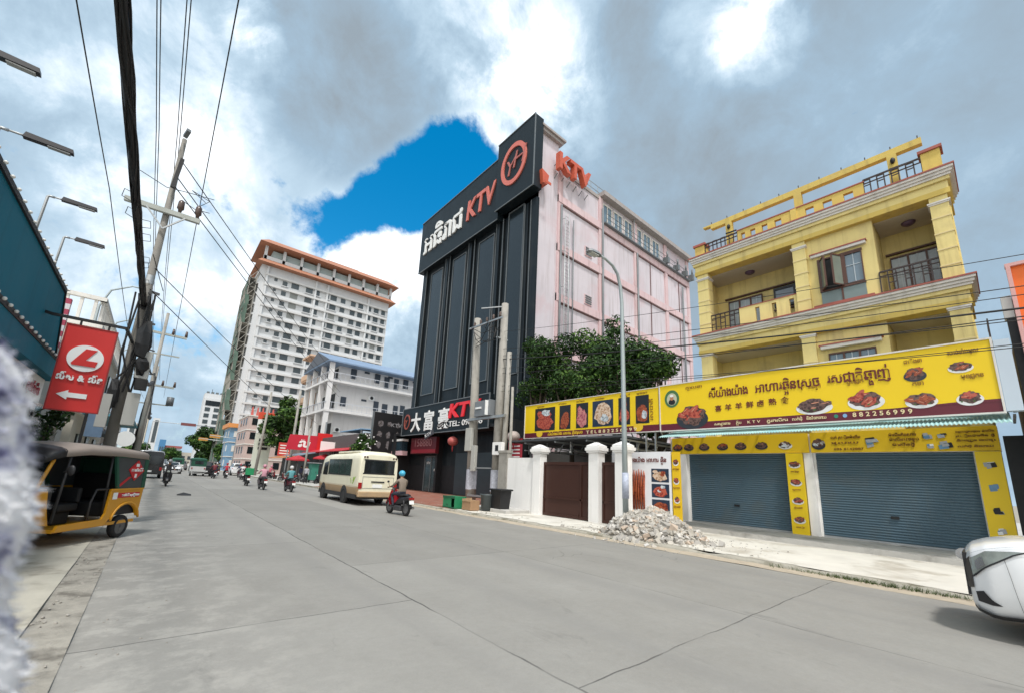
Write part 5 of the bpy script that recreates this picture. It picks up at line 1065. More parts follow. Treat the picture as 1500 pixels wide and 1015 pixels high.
# ------------------------------------------------------------------ white tower block
TW = thing('tower_block', 'white residential tower with two orange tiled roof bands and netted scaffolding', 'tower', (33, 135, 0))
M_tw = mat('tower_white', (.57, .585, .60), .8, .06, .12, streak=.3, streak_col=(.46, .46, .45)); M_or = mat('orange_tiles', (.36, .16, .095), .7, .15, .3)
MB().box(14.2, 52, 125, 138, 0, 56.5).build('wall', M_tw, TW)
b = MB()
for k in range(18): z = 2.0+k*3.02; b.box(15.5, 51.6, 124.3, 125, z, z+.5) if k % 1 == 0 else None; b.box(13.7, 14.2, 125, 138, z, z+.5)
b.build('floor_slab', mat('slab_grey', (.56, .56, .56), .8, .1), TW)
b = MB()
for x in (15.6, 28.6, 32.0, 44.8): b.box(x, x+.5, 124.45, 125, 2, 56)
b.build('pier', M_tw, TW)
b = MB(); b.loft([[(12.8, 122.8, 56.3), (53.6, 122.8, 56.3), (53.6, 139, 56.3), (12.8, 139, 56.3)], [(14.0, 124.8, 58.0), (52.2, 124.8, 58.0), (52.2, 137.5, 58.0), (14.0, 137.5, 58.0)]], smooth=False); b.build('lower_roof', M_or, TW)
b = MB(); b.box(16.5, 51.8, 126.2, 136.5, 58.0, 61.6); b.box(14.2, 16.5, 136, 138, 57, 62); b.build('penthouse', mat('penthouse_wall', (.42, .50, .50), .8, .15, .2), TW)
b = MB()
for k in range(9): x = 14.3+k*4.7; b.box(x, x+.7, 124.9, 125.6, 57.5, 62.2)
b.box(14.2, 52.2, 124.9, 125.3, 57.8, 59.1); b.build('loggia_column', M_tw, TW)
b = MB(); b.loft([[(12.6, 122.6, 62.0), (54, 122.6, 62.0), (54, 139, 62.0), (12.6, 139, 62.0)], [(15.0, 126.5, 64.8), (51.5, 126.5, 64.8), (51.5, 136, 64.8), (15, 136, 64.8)]], smooth=False); b.box(32, 42, 129, 135, 64.5, 66.2); b.build('upper_roof', M_or, TW)
wins = []
xs = ((18.2, .8, .8), (20.6, 1.2, 1.3), (23.3, 2.0, 1.6), (27.2, 1.9, 1.6), (29.7, .9, 1.9), (32.6, .6, 1.3), (34.3, 1.8, 1.6), (37.2, 1.4, 1.4), (40.4, 1.5, 1.5), (42.8, 1.5, 1.5), (45.6, 1.4, 1.4), (48.0, 1.6, 1.6), (50.4, 1.3, 1.7))
rr = random.Random(2)
for k in range(17):
    z = 3.5+k*3.02
    for x, ww, hh in xs:
        j = rr.uniform(-.12, .12); wins.append((x-ww/2, x+ww/2, z+(.6 if hh < 1 else 0)+j*.3, z+(.6 if hh < 1 else 0)+hh+j*.3))
wins.sort(key=lambda q: -(q[1]-q[0])*(q[3]-q[2])-.0*q[2]-(3 if q[2] > 12 else 0))
M_tg = mat('tower_glass', (.05, .065, .072), .25, .5, .3, spec=.6)
M_tg2 = mat('tower_curtain', (.22, .23, .22), .5, .4, .4)
for q in wins[:96]: MB().box(q[0], q[1], 124.93, 125.02, q[2], q[3]).build('window', M_tg2 if rr.random() < .14 else M_tg, TW)
b = MB(); [b.box(q[0], q[1], 124.93, 125.02, q[2], q[3]) for q in wins[96:]]; b.build('small_windows', M_tg, TW, kind='stuff')
b = MB()
for q in wins:
    if rr.random() < .55: b.box(q[0]-.3, q[1]+.3, 124.5, 124.93, q[2]-.35, q[2]-.2)
b.build('sill', M_tw, TW, kind='stuff')
SX = 1.9
M_net = mat('scaffold_net', (.09, .14, .11), .9, .7, .5); rr = random.Random(6)
sc_ = MB()
for k in range(12): y = 124.6+k*1.2; sc_.bar((12.0, y, 0), (12.0, y, 52), .14); sc_.bar((13.6, y, 0), (13.6, y, 52), .14)
for k in range(20): sc_.bar((12.0, 124.6, 2+k*2.6), (12.0, 138, 2+k*2.6), .14); sc_.box(12.0, 13.6, 124.6, 138, 1.9+k*2.6, 2.0+k*2.6); sc_.bar((12.0, 124.6, 2+k*2.6), (13.6, 124.6, 4.4+k*2.6), .12)
sc_.build('scaffold', mat('scaffold_steel', (.30, .29, .26), .8, .4), TW)
nb = MB()
for k in range(19):
    for q in range(4):
        if rr.random() < .5: continue
        y = 124.6+q*2.8; z = 2+k*2.6; s = rr.uniform(-.2, .4); nb.quad((11.9-s*.3, y, z), (11.8, y+2.8, z+rr.uniform(-.2, .2)), (11.9, y+2.8, z+2.6), (11.8-s, y, z+2.6+rr.uniform(-.2, .2)))
    if rr.random() < .55: z = 2+k*2.6; nb.quad((11.9, 124.5, z), (12.6+rr.uniform(0, .6), 124.5, z), (12.5, 124.5, z+2.6), (11.8-rr.uniform(0, .4), 124.4, z+2.6))
nb.build('safety_net', M_net, TW, kind='stuff')

# ------------------------------------------------------------------ white three-storey block with blue roof
WB = thing('gallery_block', 'white three storey block with open galleries and blue metal roof', 'building', (24, 65, 0))
M_wb = mat('block_white', (.68, .67, .66), .8, .08, .3, streak=.25, streak_col=(.45, .44, .42)); M_bl = mat('blue_roof', (.20, .28, .40), .5, .12, .4, streak=.3)
MB().box(19.2, 40, 61.6, 72, 0, 17.0).build('wall', M_wb, WB)
b = MB()
for z in (5.5, 9.9, 14.25): b.box(17.3, 40, 60.0, 72, z-.32, z)
b.build('gallery_slab', M_wb, WB)
b = MB()
for (x, y) in ((17.4, 60.1), (17.4, 64.0), (17.4, 68.2), (17.4, 71.7)): b.box(x, x+.65, y, y+.4, 0, 17)
b.build('gallery_column', M_wb, WB)
b = MB()
for z in (9.9, 14.25):
    for k in range(30): b.box(18.2+k*.75, 18.24+k*.75, 60.05, 60.1, z, z+1.05)
    b.box(18, 40, 60.04, 60.12, z+1.02, z+1.1); b.box(18, 40, 60.04, 60.12, z+.1, z+.15)
    for k in range(14): b.box(17.35, 17.42, 60.4+k*.8, 60.45+k*.8, z, z+1.05)
    b.box(17.33, 17.44, 60, 72, z+1.02, z+1.1)
b.build('gallery_rail', mat('rail_pale', (.52, .54, .58), .5), WB)
b = MB(); b.prism([(59.7, 16.95), (66, 19.3), (72.6, 16.95), (72.6, 16.75), (59.7, 16.75)], 17.0, 41); b.build('roof', M_bl, WB); b = MB(); b.prism([(59.8, 16.95), (66, 19.2), (72.5, 16.95)], 16.95, 17.0); b.build('gable', mat('gable_dark', (.10, .11, .13), .7), WB)
for z, lst in ((14.25, ((20.9, .9, 1.5, 1), (24.7, .9, 1.5, 1), (26.3, .9, 2.2, 0), (28.0, .8, 2.2, 0), (29.6, .9, 1.5, 1), (23.0, .8, .3, 2), (26.9, .8, .3, 2), (31.3, .8, .3, 2))), (9.9, ((19.9, .8, 1.4, 1), (25.0, .8, 1.5, 1), (26.4, .9, 2.2, 0), (28.3, .8, 2.2, 0), (29.5, .8, 1.5, 1), (23.0, .8, .3, 2)))):
    for x, ww, hh, kd in lst:
        z0 = z+(.0 if kd == 0 else (.9 if kd == 1 else 2.1)); f = MB().box(x, x+ww, 61.52, 61.6, z0, z0+hh).build('door' if kd == 0 else 'window', mat('navy_shutter', (.05, .065, .085), .4, .2), WB)
for z in (9.9, 5.5):
    b = MB(); b.box(17.45, 19.2, 60.5, 71.5, z+.0, z+.02); b.build('gallery_floor', M_trim_grey, WB)
for (x, z) in ((24.0, 12.3), (19.4, 6.9)):
    a = MB().box(x, x+.9, 61.2, 61.55, z, z+.65).build('air_conditioner', M_white, WB); MB().tube([(x+.45, 61.19, z+.33), (x+.45, 61.15, z+.33)], [.26, .26], 14).build('fan_grille', M_blackflat, a)
b = MB(); b.box(19.15, 19.2, 62, 71, 6.2, 8.2); b.box(19.15, 19.2, 62, 71, 10.4, 12.6); b.box(19.15, 19.2, 62, 71, 14.7, 16.4); b.build('gallery_opening', M_blackflat, WB)
MB().tube([(17.9, 59.9, 2.5), (17.9, 59.9, 8.0)], .12, 6).build('downpipe', M_trim_grey, WB)
# peach house beyond it
PH = thing('peach_house', 'peach balconied house squeezed against the white gallery block', 'house', (20, 80, 0)); M_pe = mat('peach_wall', (.60, .40, .27), .8, .12, .3)
MB().box(19.0, 30, 73, 77.5, 0, 20.2).build('wall', M_pe, PH); b = MB()
for k in range(4): b.box(17.9, 19.2, 73, 77.5, 4+k*4.0, 4.3+k*4.0); b.box(17.8, 17.95, 73, 77.5, 4.3+k*4.0, 5.2+k*4.0)
b.build('balcony', M_pe, PH); b = MB(); b.box(17.6, 30, 72.8, 77.7, 20.2, 20.5); b.build('roof', M_pe, PH)
for k in range(4):
    for y in (74.2, 76.3): MB().box(18.94, 19, y-.7, y+.7, 4.6+k*4, 6.9+k*4).build('window', M_darkglass, PH)
# shops between, signs
def shop(name, lab, x0, x1, y0, y1, h, m, awn=None, awz=3.0):
    t = thing(name, lab, 'shop', (x0, y0, 0)); MB().box(x0, x1, y0, y1, .1, h).build('wall', m, t); MB().box(x0-.08, x0, y0+.4, y1-.4, .15, 2.8).build('shop_opening', M_blackflat, t)
    if awn: b = MB(); b.prism([(x0-2.2, awz-.45), (x0, awz+.1), (x0, awz), (x0-2.2, awz-.52)], y0, y1, 'y'); b.build('awning', awn, t)
    return t
M_redbrd = mat('crimson_board', (.50, .018, .04), .5, .12, 1); M_redcl = mat('crimson_cloth', (.42, .02, .03), .7, .2, 1)
shop('street_shop', 'dark shop with blue grey curved awning under the magenta red sign', 16.5, 22, 56, 66, 5.6, mat('dark_shop_wall', (.09, .085, .085), .8, .3), mat('bluegrey_awning', (.18, .22, .27), .6, .2), 3.6)
shop('street_shop', 'dark shop with crimson cloth awning behind the cream minibus', 16.2, 24, 41, 55, 5.4, mat('dark_shop_wall', (0, 0, 0)), M_redcl, 3.9)
shop('street_shop', 'dim shop with orange awning past the red lettered board', 17.0, 23, 67, 78, 5, mat('dim_shop_wall', (.16, .15, .14), .8, .3), mat('orange_awning', (.55, .24, .10), .6, .2), 3.4)
S = thing('shop_sign', 'magenta red sign with pale curled letter between the trees and white block', 'sign', (13, 55, 4)); b = MB(); b.prism([(12.1, 3.7), (15.6, 3.7), (15.6, 5.6), (12.4, 5.5)], 54.9, 55.1, 'y'); b.build('panel', M_redbrd, S); b = MB(); b.box(15.6, 17.4, 54.95, 55.05, 3.5, 6.0); b.build('side_panel', mat('bright_red', (.62, .015, .015), .5), S); text(S, 'ស', (13.4, 54.88, 4.1), M_white, size=1.6, xd=(1, 0, 0), bold=.04, shear=.2); b = MB(); b.box(12.3, 12.4, 54.9, 55, 0, 3.7); b.box(17.2, 17.3, 54.9, 55, 0, 3.6); b.build('post', M_steel, S)
S = thing('shop_sign', 'tall white sign board with dark characters in front of the gallery block', 'sign', (15, 50, 3)); MB().box(14.6, 16.2, 49.9, 50.0, 2.6, 4.7).build('panel', M_white, S); text(S, '欣店', (15.75, 49.88, 3.6), M_txt, size=.6, xd=(0, 0, -1), up=(1, 0, 0)); b = MB(); b.box(15.3, 15.4, 49.95, 50, .1, 2.6); b.build('post', M_steel, S)
S = thing('shop_sign', 'dark crimson board hanging behind the leafy bush and minibus', 'sign', (17, 48, 3.5)); MB().box(16.3, 20.2, 47.9, 48.0, 3.4, 5.4).build('panel', mat('crimson_dark', (.22, .012, .018), .6, .3, 1), S); MB().box(16.2, 20.3, 47.85, 47.9, 5.4, 5.5).build('cap', M_steel, S)
S = thing('shop_sign', 'narrow white blue sign beside the flowering bush', 'sign', (14.5, 42, 4)); MB().box(16.1, 17.5, 41.5, 41.6, 3.4, 5.6).build('panel', mat('sign_pale_blue', (.5, .6, .72), .5, .15, 2), S); b = MB(); letters(b, 'J', (16.5, 41.49, 4.0), (1, 0, 0), (0, 0, 1), size=1.5, bold=.03); b.build('lettering', mat('sign_blue_dark', (.05, .12, .3), .5), S)
S = thing('roof_canopy', 'blue tarpaulin canopy over the yard below the white gallery block', 'canopy', (20, 50, 5.8)); b = MB(); b.prism([(17.6, 6.3), (24, 6.6), (24, 6.5), (17.6, 6.2)], 46, 53, 'y'); b.build('sheet', mat('blue_tarp', (.22, .40, .60), .6, .2), S); b = MB(); b.bar((17.7, 46.2, 0), (17.7, 46.2, 6.3), .1); b.bar((23.8, 46.2, 0), (23.8, 46.2, 6.5), .1); b.build('post', M_steel, S)
S = thing('billboard', 'black billboard of faint performer photographs next to the karaoke building', 'billboard', (17, 37.6, 3)); MB().box(15.4, 18.7, 37.4, 37.6, 3.4, 7.15).build('panel', mat('photo_black2', (.012, .012, .014), .4, .4, 2), S)
b = MB(); rr = random.Random(9)
for k in range(9): b.blob((15.9+.9*(k % 3)+.2, 37.395-.001*k, 4.1+1.0*(k//3)), (rr.uniform(.12, .3), 0, 0), (0, 0, rr.uniform(.25, .45)), 12, .3, .003, k)
b.build('figure_print', food_mat('print_faint', [(.012, .012, .014), (.06, .05, .045), (.16, .15, .16)], 6), S); b = MB(); letters(b, 'KTV', (17.2, 37.38, 5.9), (1, 0, 0), (0, 0, 1), width=1.1, h=.5); b.build('lettering', mat('print_grey', (.30, .30, .32), .5), S); b = MB(); b.box(15.3, 15.42, 37.38, 37.62, .1, 7.2); b.box(18.68, 18.8, 37.38, 37.62, .1, 7.2); b.build('frame', M_trim_grey, S)
shop('street_shop', 'dark teal shop front by the minibus rear under the black billboard', 18.2, 26, 37.9, 40.6, 7, M_blackflat)
b = MB(); b.box(15.2, 18.0, 37.7, 37.8, 2.55, 2.75); b.build('shop_light', M_white, label='slim white strip light over the dark shop beside the minibus', cat='light', base=(16, 37.7, 2.6))
bush = thing('flowering_bush', 'leafy bush with white blossoms beside the black billboard', 'bush', (14.8, 37.2, .1)); b = MB(); rnd = random.Random(12); crown(b, clump_set(14.7, 37.4, 4.0, .9, .7, 1.0, 9, .45, .65, 7), 2600, .13, rnd); b.build('foliage', M_leaf, bush); MB().tube([(14.8, 37.2, .1), (14.8, 37.3, 3.6)], .07, 6).build('stem', M_bark, bush)
b = MB(); [b.ball((14.7+rnd.uniform(-.9, .9), 37.2-rnd.uniform(.1, .8), 4.0+rnd.uniform(-.9, .9)), .07, .07, .06, 6, 4) for k in range(26)]; b.build('blossom', M_white, bush, kind='stuff')
# trees along the street
tree('street_tree', 'broad dark tree rising beside the white tower and magenta sign', 'tree', (17.2, 78, .1), 12, 5, clump_set(17.0, 77, 8.6, 3.6, 3, 4.0, 22, 1.5, 2.0, 21), 9000, .34, None, 21, .3)
tree('street_tree', 'dark tree crowding the kerb below the slim far tower', 'tree', (11.6, 140, .1), 11, 3, clump_set(11.4, 140, 6.4, 3.8, 3, 5.0, 22, 1.7, 2.4, 22), 6000, .5, None, 22, .3)
tree('street_tree', 'small rounded tree at the kerb by the blue shop house', 'tree', (12.0, 118, .1), 7, 2, clump_set(12.6, 118, 3.6, 1.8, 1.8, 2.6, 12, 1.0, 1.4, 23), 2200, .4, None, 23, .2)
tree('street_tree', 'low far tree over the cars in the middle of the street end', 'tree', (5.2, 190, .1), 7, 2, clump_set(5.4, 190, 3.6, 3.4, 2, 2.2, 12, 1.2, 1.7, 24), 1800, .5, None, 24, .25)
tree('street_tree', 'low far tree behind the black pickup near the poles', 'tree', (-3.4, 120, .1), 7, 2, clump_set(-3.4, 120, 3.4, 2.2, 2, 2.4, 12, 1.0, 1.5, 25), 1800, .45, None, 25, .25)
# petrol price sign, blue and pink houses
S = thing('petrol_sign', 'tall pale petrol station pylon with red top and coloured emblem', 'sign', (13.5, 80, 0)); MB().box(12.7, 15.2, 79.8, 80.2, .1, 9.3).build('panel', mat('pylon_pale', (.55, .58, .50), .5, .08, 1), S); MB().box(12.65, 15.25, 79.75, 80.25, 9.3, 10.5).build('top_band', mat('pylon_red', (.60, .07, .03), .5), S); MB().box(12.7, 15.2, 79.76, 79.8, 6.9, 9.3).build('emblem_panel', M_white, S)
b = MB(); b.c = 0; b.prism([(13.0, 8.3), (14.0, 8.2), (14.3, 8.5), (14.0, 8.0), (13.1, 8.0)], 79.72, 79.76, 'y'); b.prism([(13.6, 8.0), (13.8, 8.0), (13.9, 7.4), (13.7, 7.4)], 79.72, 79.76, 'y'); b.c = 1; b.prism([(13.9, 8.1), (14.4, 8.6), (14.8, 8.4), (14.6, 8.1), (14.3, 8.3)], 79.71, 79.76, 'y'); b.c = 2; b.prism([(14.3, 8.0), (14.8, 8.1), (14.9, 7.9), (14.4, 7.8)], 79.7, 79.76, 'y'); b.build('emblem', [mat('logo_red', (.6, .03, .05), .5), mat('logo_navy', (.04, .06, .25), .5), mat('logo_blue', (.05, .25, .5), .5)], S)
b = MB()
for z in (5.6, 4.9, 4.2): b.box(13.3, 14.7, 79.74, 79.8, z, z+.45)
b.build('price_board', M_blackflat, S)
hb2 = house('shop_house', 'blue painted shop house with orange roof edge beyond the petrol pylon', (14, 112, 0), 12.2, 20, 108, 118, 9.5, mat('blue_paint', (.17, .30, .44), .7, .2, .4), 3, cols_x=(13.5, 15.5, 17.8), cols_y=(110, 114), win_m=M_whitetrim)
b = MB(); b.box(11.6, 20.4, 107.5, 118, 9.5, 10.4); b.build('roof_edge', mat('orange_edge', (.62, .25, .07), .6), hb2)
hp = house('shop_house', 'pink and white balconied house with red pennants behind the petrol pylon', (14.5, 96, 0), 13.0, 24, 92, 104, 11, mat('pink_paint', (.48, .37, .34), .8, .2, .4), 4, cols_x=(14.2, 16.5, 19), cols_y=(94, 97, 100))
b = MB(); [b.prism([(13.2+k*.9, 11.1), (13.7+k*.9, 11.1), (13.5+k*.9, 12.8), (13.3+k*.9, 12.6)], 92.2, 92.3, 'y') for k in range(5)]; b.build('pennant', mat('pennant_red', (.55, .12, .10), .7, .3, 2), hp)
S = thing('shop_sign', 'small red striped sign on a post next to the street trees', 'sign', (14.5, 70, 3)); MB().box(14.4, 16.2, 69.9, 70, 3.2, 5.2).build('panel', mat('sign_red2', (.50, .05, .04), .5), S); b = MB(); [b.box(14.6, 15.9, 69.87, 69.9, 3.5+k*.4, 3.65+k*.4) for k in range(4)]; b.build('stripe', M_white, S); MB().box(16.2, 16.4, 69.9, 70, 0, 5.8).build('post', M_whitetrim, S)
# far skyline
t = thing('slim_tower', 'slim grey white tower with dark window bays at the street end', 'tower', (19, 265, 0)); MB().box(15.4, 23.8, 260, 272, 0, 34.5).build('wall', M_tw, t); MB().box(15.4, 22.8, 261, 270, 34.5, 37).build('top', M_tw, t)
b = MB(); b.box(16.2, 22.9, 259.8, 260.0, 30.6, 33.2); b.build('dark_band', M_darkglass, t); MB().tube([(18.5, 265, 37), (18.5, 265, 40)], .12, 5).build('mast', M_wire, t); b = MB(); [b.box(16+k*2, 17.2+k*2, 261, 263, 37, 38) for k in range(4)]; b.build('roof_plant', M_trim_grey, t)
for k in range(8):
    for x0, x1 in ((16.4, 18.6), (20.3, 22.8)): MB().box(x0, x1, 259.85, 260, 27.6-k*3.2, 29.6-k*3.2).build('window', M_tg, t)
rr = random.Random(31); gl = [M_tg, mat('teal_tower_glass', (.06, .16, .20), .3, .3, .3)]
for k, (x0, x1, y, h, lab) in enumerate(((-13, -9.6, 300, 21, 'pale far tower at the edge of the skyline behind the poles'), (-8.6, -5.2, 300, 24, 'far white tower with dark glass stripe behind the poles'), (-3.2, -.2, 300, 24.5, 'far tower with teal glass strip by the traffic'), (1.6, 4.4, 300, 13, 'low blue fronted far building at the street end'), (4.6, 12, 310, 9, 'long pale low building under a red roof at the street end'), (12, 24, 320, 7, 'low pale building beside the slim tower foot'), (-9, -2, 240, 8, 'pale low building behind the black pickup'))):
    t = thing('far_building', lab, 'building', ((x0+x1)/2, y, 0)); MB().box(x0, x1, y, y+12, 0, h).build('wall', [M_tw, M_cream2, M_tw, mat('far_blue', (.05, .18, .36), .6, .2), M_tw, M_cream2, M_tw][k], t)
    if h > 20: MB().box(x0+.9, x1-.5, y-.1, y, h*.45, h*.95).build('glass_strip', gl[k % 2], t)
    else:
        for q in range(3): MB().box(x0+.5+q*(x1-x0)/3, x0+.4+(q+.7)*(x1-x0)/3, y-.1, y, h*.4, h*.7).build('window', M_tg, t)
        if k == 4: MB().box(x0-.5, x1+.5, y-1, y+13, h, h+1.2).build('roof', mat('far_red_roof', (.35, .10, .09), .7), t)
# signals and far lamp posts
for x, y, x2 in ((11.2, 105, 6.6), (11.3, 90, 7.2)):
    s = thing('signal_gantry', 'thin signal mast reaching over the far road' + (' with sign board' if y > 100 else ' in front of dark trees'), 'signal', (x, y, 0)); b = MB(); b.tube([(x, y, 0), (x, y, 6.2), (x2, y, 6.4)], .09, 6); b.build('mast', M_steel, s); MB().box(x2, x2+1.6, y-.05, y+.05, 6.0, 6.6).build('board', mat('amber_board', (.45, .22, .04), .5), s)
s = thing('signal_gantry', 'horizontal signal arm with dark red board above the distant cars', 'signal', (-1.5, 110, 0)); b = MB(); b.tube([(-1.2, 110, 0), (-1.2, 110, 9.3), (9, 110, 9.3)], .09, 6); b.build('mast', M_steel, s); MB().box(3.4, 6.0, 109.9, 110, 9.0, 9.6).build('board', mat('board_maroon', (.16, .05, .05), .5), s)
concrete_pole(14.2, 61, 12.0, .2, .14, 'slim concrete pole standing before the peach house', nm='utility_pole', grp=None)
concrete_pole(12.2, 72, 13.0, .22, .14, 'leaning concrete pole in front of the petrol pylon', nm='utility_pole', lean=(.5, .6))
concrete_pole(12.6, 47.5, 5.8, .12, .10, 'thin pale post at the kerb by the walking pedestrian', nm='utility_pole')
# ------------------------------------------------------------------ vehicles
M_tyre = mat('tyre_rubber', (.014, .014, .015), .85, .3, 6); M_rim = mat('rim_alloy', (.34, .35, .36), .35, .2, 8, metal=.7); M_hub = mat('hub_dark', (.05, .05, .055), .5)
M_chrome = mat('chrome', (.5, .5, .52), .2, .1, 3, metal=.9); M_tail = mat('tail_red', (.30, .008, .008), .25, .2, 5); M_headl = mat('headlamp_lens', (.27, .30, .28), .1, .6, 7, spec=1.0); M_plast = mat('black_plastic', (.018, .018, .02), .5, .2, 4)
M_autoglass = mat('auto_glass', (.012, .016, .018), .08, .5, 1.2, spec=.8)
def lathe_x(b, c, prof, n=22, ax='x'):
    c = Vector(c); rings = []
    for x, r in prof:
        rings.append([c + (Vector((x, r*math.cos(t), r*math.sin(t))) if ax == 'x' else Vector((r*math.cos(t), r*math.sin(t), x))) for t in [2*math.pi*k/n for k in range(n)]])
    b.loft(rings); return b
def wheel(parent, c, r, w, rim=M_rim, spokes=5, n=22):
    h = w/2; b = MB(); lathe_x(b, c, [(-h*.6, r*.64), (-h, r*.72), (-h, r*.9), (-h*.6, r), (h*.6, r), (h, r*.9), (h, r*.72), (h*.6, r*.64)], n); t = b.build('wheel', M_tyre, parent)
    b = MB(); c = Vector(c); lathe_x(b, c, [(-h*.75, r*.66), (-h*.55, r*.6), (-h*.4, r*.3), (h*.4, r*.3), (h*.55, r*.6), (h*.75, r*.66)], n)
    for k in range(spokes):
        a = 2*math.pi*k/spokes
        for sx in (-1, 1): b.bar(c+Vector((sx*h*.62, 0, 0)), c+Vector((sx*h*.66, math.cos(a)*r*.62, math.sin(a)*r*.62)), r*.14, .02, (1, 0, 0))
    b.build('rim', rim, t); b = MB(); lathe_x(b, c, [(-h*.8, r*.14), (h*.8, r*.14)], 10); b.build('hub', M_hub, t); return t
def paint(b, fn):
    for i, f in enumerate(b.f):
        c = sum((b.v[k] for k in f), Vector())/len(f); b.mi[i] = fn(c)
class Surf:
    def __init__(s, rings): s.r = [[Vector(p) for p in q] for q in rings]
    def at(s, t, u):
        n = len(s.r[0]); t = max(0, min(len(s.r)-1.0001, t)); i = int(t); f = t-i; j = int(math.floor(u)); g = u-j
        P = lambda a, c: s.r[a][c % n]
        return (P(i, j)*(1-g)+P(i, j+1)*g)*(1-f) + (P(i+1, j)*(1-g)+P(i+1, j+1)*g)*f
    def patch(s, b, pts, off, n=8, ctr=None):
        """pts = four corners (t,u); offset outward"""
        (a, c, d, e) = pts; g = []
        for i in range(n+1):
            row = []
            for j in range(n+1):
                p, q = i/n, j/n
                t = (a[0]*(1-p)+c[0]*p)*(1-q)+(e[0]*(1-p)+d[0]*p)*q; u = (a[1]*(1-p)+c[1]*p)*(1-q)+(e[1]*(1-p)+d[1]*p)*q
                x = s.at(t, u); nn = (s.at(t+.02, u)-s.at(t-.02, u)).cross(s.at(t, u+.02)-s.at(t, u-.02))
                nn = nn.normalized() if nn.length > 1e-9 else Vector((0, 0, 1))
                if nn.dot(x-Vector((0, x.y*.55, .55))) < 0: nn = -nn
                row.append(b.P(x+nn*off))
            g.append(row)
        sm = b.smooth; b.smooth = True
        for i in range(n):
            for j in range(n): b.F(g[i][j], g[i+1][j], g[i+1][j+1], g[i][j+1])
        b.smooth = sm
def car_ring(y, hw, zb, zs, zt):
    h = [(0, zb), (hw*.8, zb), (hw*.96, zb+.07), (hw, zb*.5+zs*.5), (hw*.985, zs), (hw*.94, zt-.10), (hw*.82, zt-.02), (hw*.45, zt+.006)]
    return [(x, y, z) for x, z in h] + [(0, y, zt+.012)] + [(-x, y, z) for x, z in h[:0:-1]]
CAR_SEDAN = ([(-2.22, .60, .42, .70, .86), (-2.12, .78, .28, .78, .98), (-1.7, .86, .2, .82, 1.02), (-.9, .88, .19, .84, .98), (.6, .88, .19, .82, .98), (1.2, .87, .2, .80, .95), (1.75, .84, .2, .74, .88), (2.08, .75, .22, .66, .78), (2.2, .58, .32, .58, .66)],
             [(-1.75, .62, .98, .50, 1.02), (-1.2, .74, .98, .58, 1.36), (-.5, .76, .97, .62, 1.45), (.3, .76, .97, .61, 1.43), (1.15, .72, .95, .5, .99)], .31, 1.35)
CAR_SUV = ([(-2.3, .74, .42, .9, 1.08), (-2.22, .86, .3, .95, 1.14), (-1.7, .91, .26, 1.0, 1.18), (0, .92, .25, 1.0, 1.2), (1.0, .92, .25, .98, 1.24), (1.55, .91, .25, .95, 1.22), (1.95, .90, .24, .84, 1.19), (2.18, .85, .21, .80, 1.13), (2.31, .77, .26, .78, 1.07), (2.37, .64, .36, .76, 1.00)],
           [(-2.2, .74, 1.12, .60, 1.2), (-2.0, .80, 1.14, .66, 1.64), (-.6, .82, 1.17, .68, 1.72), (.4, .82, 1.18, .66, 1.68), (1.35, .76, 1.2, .56, 1.24)], .36, 1.42)
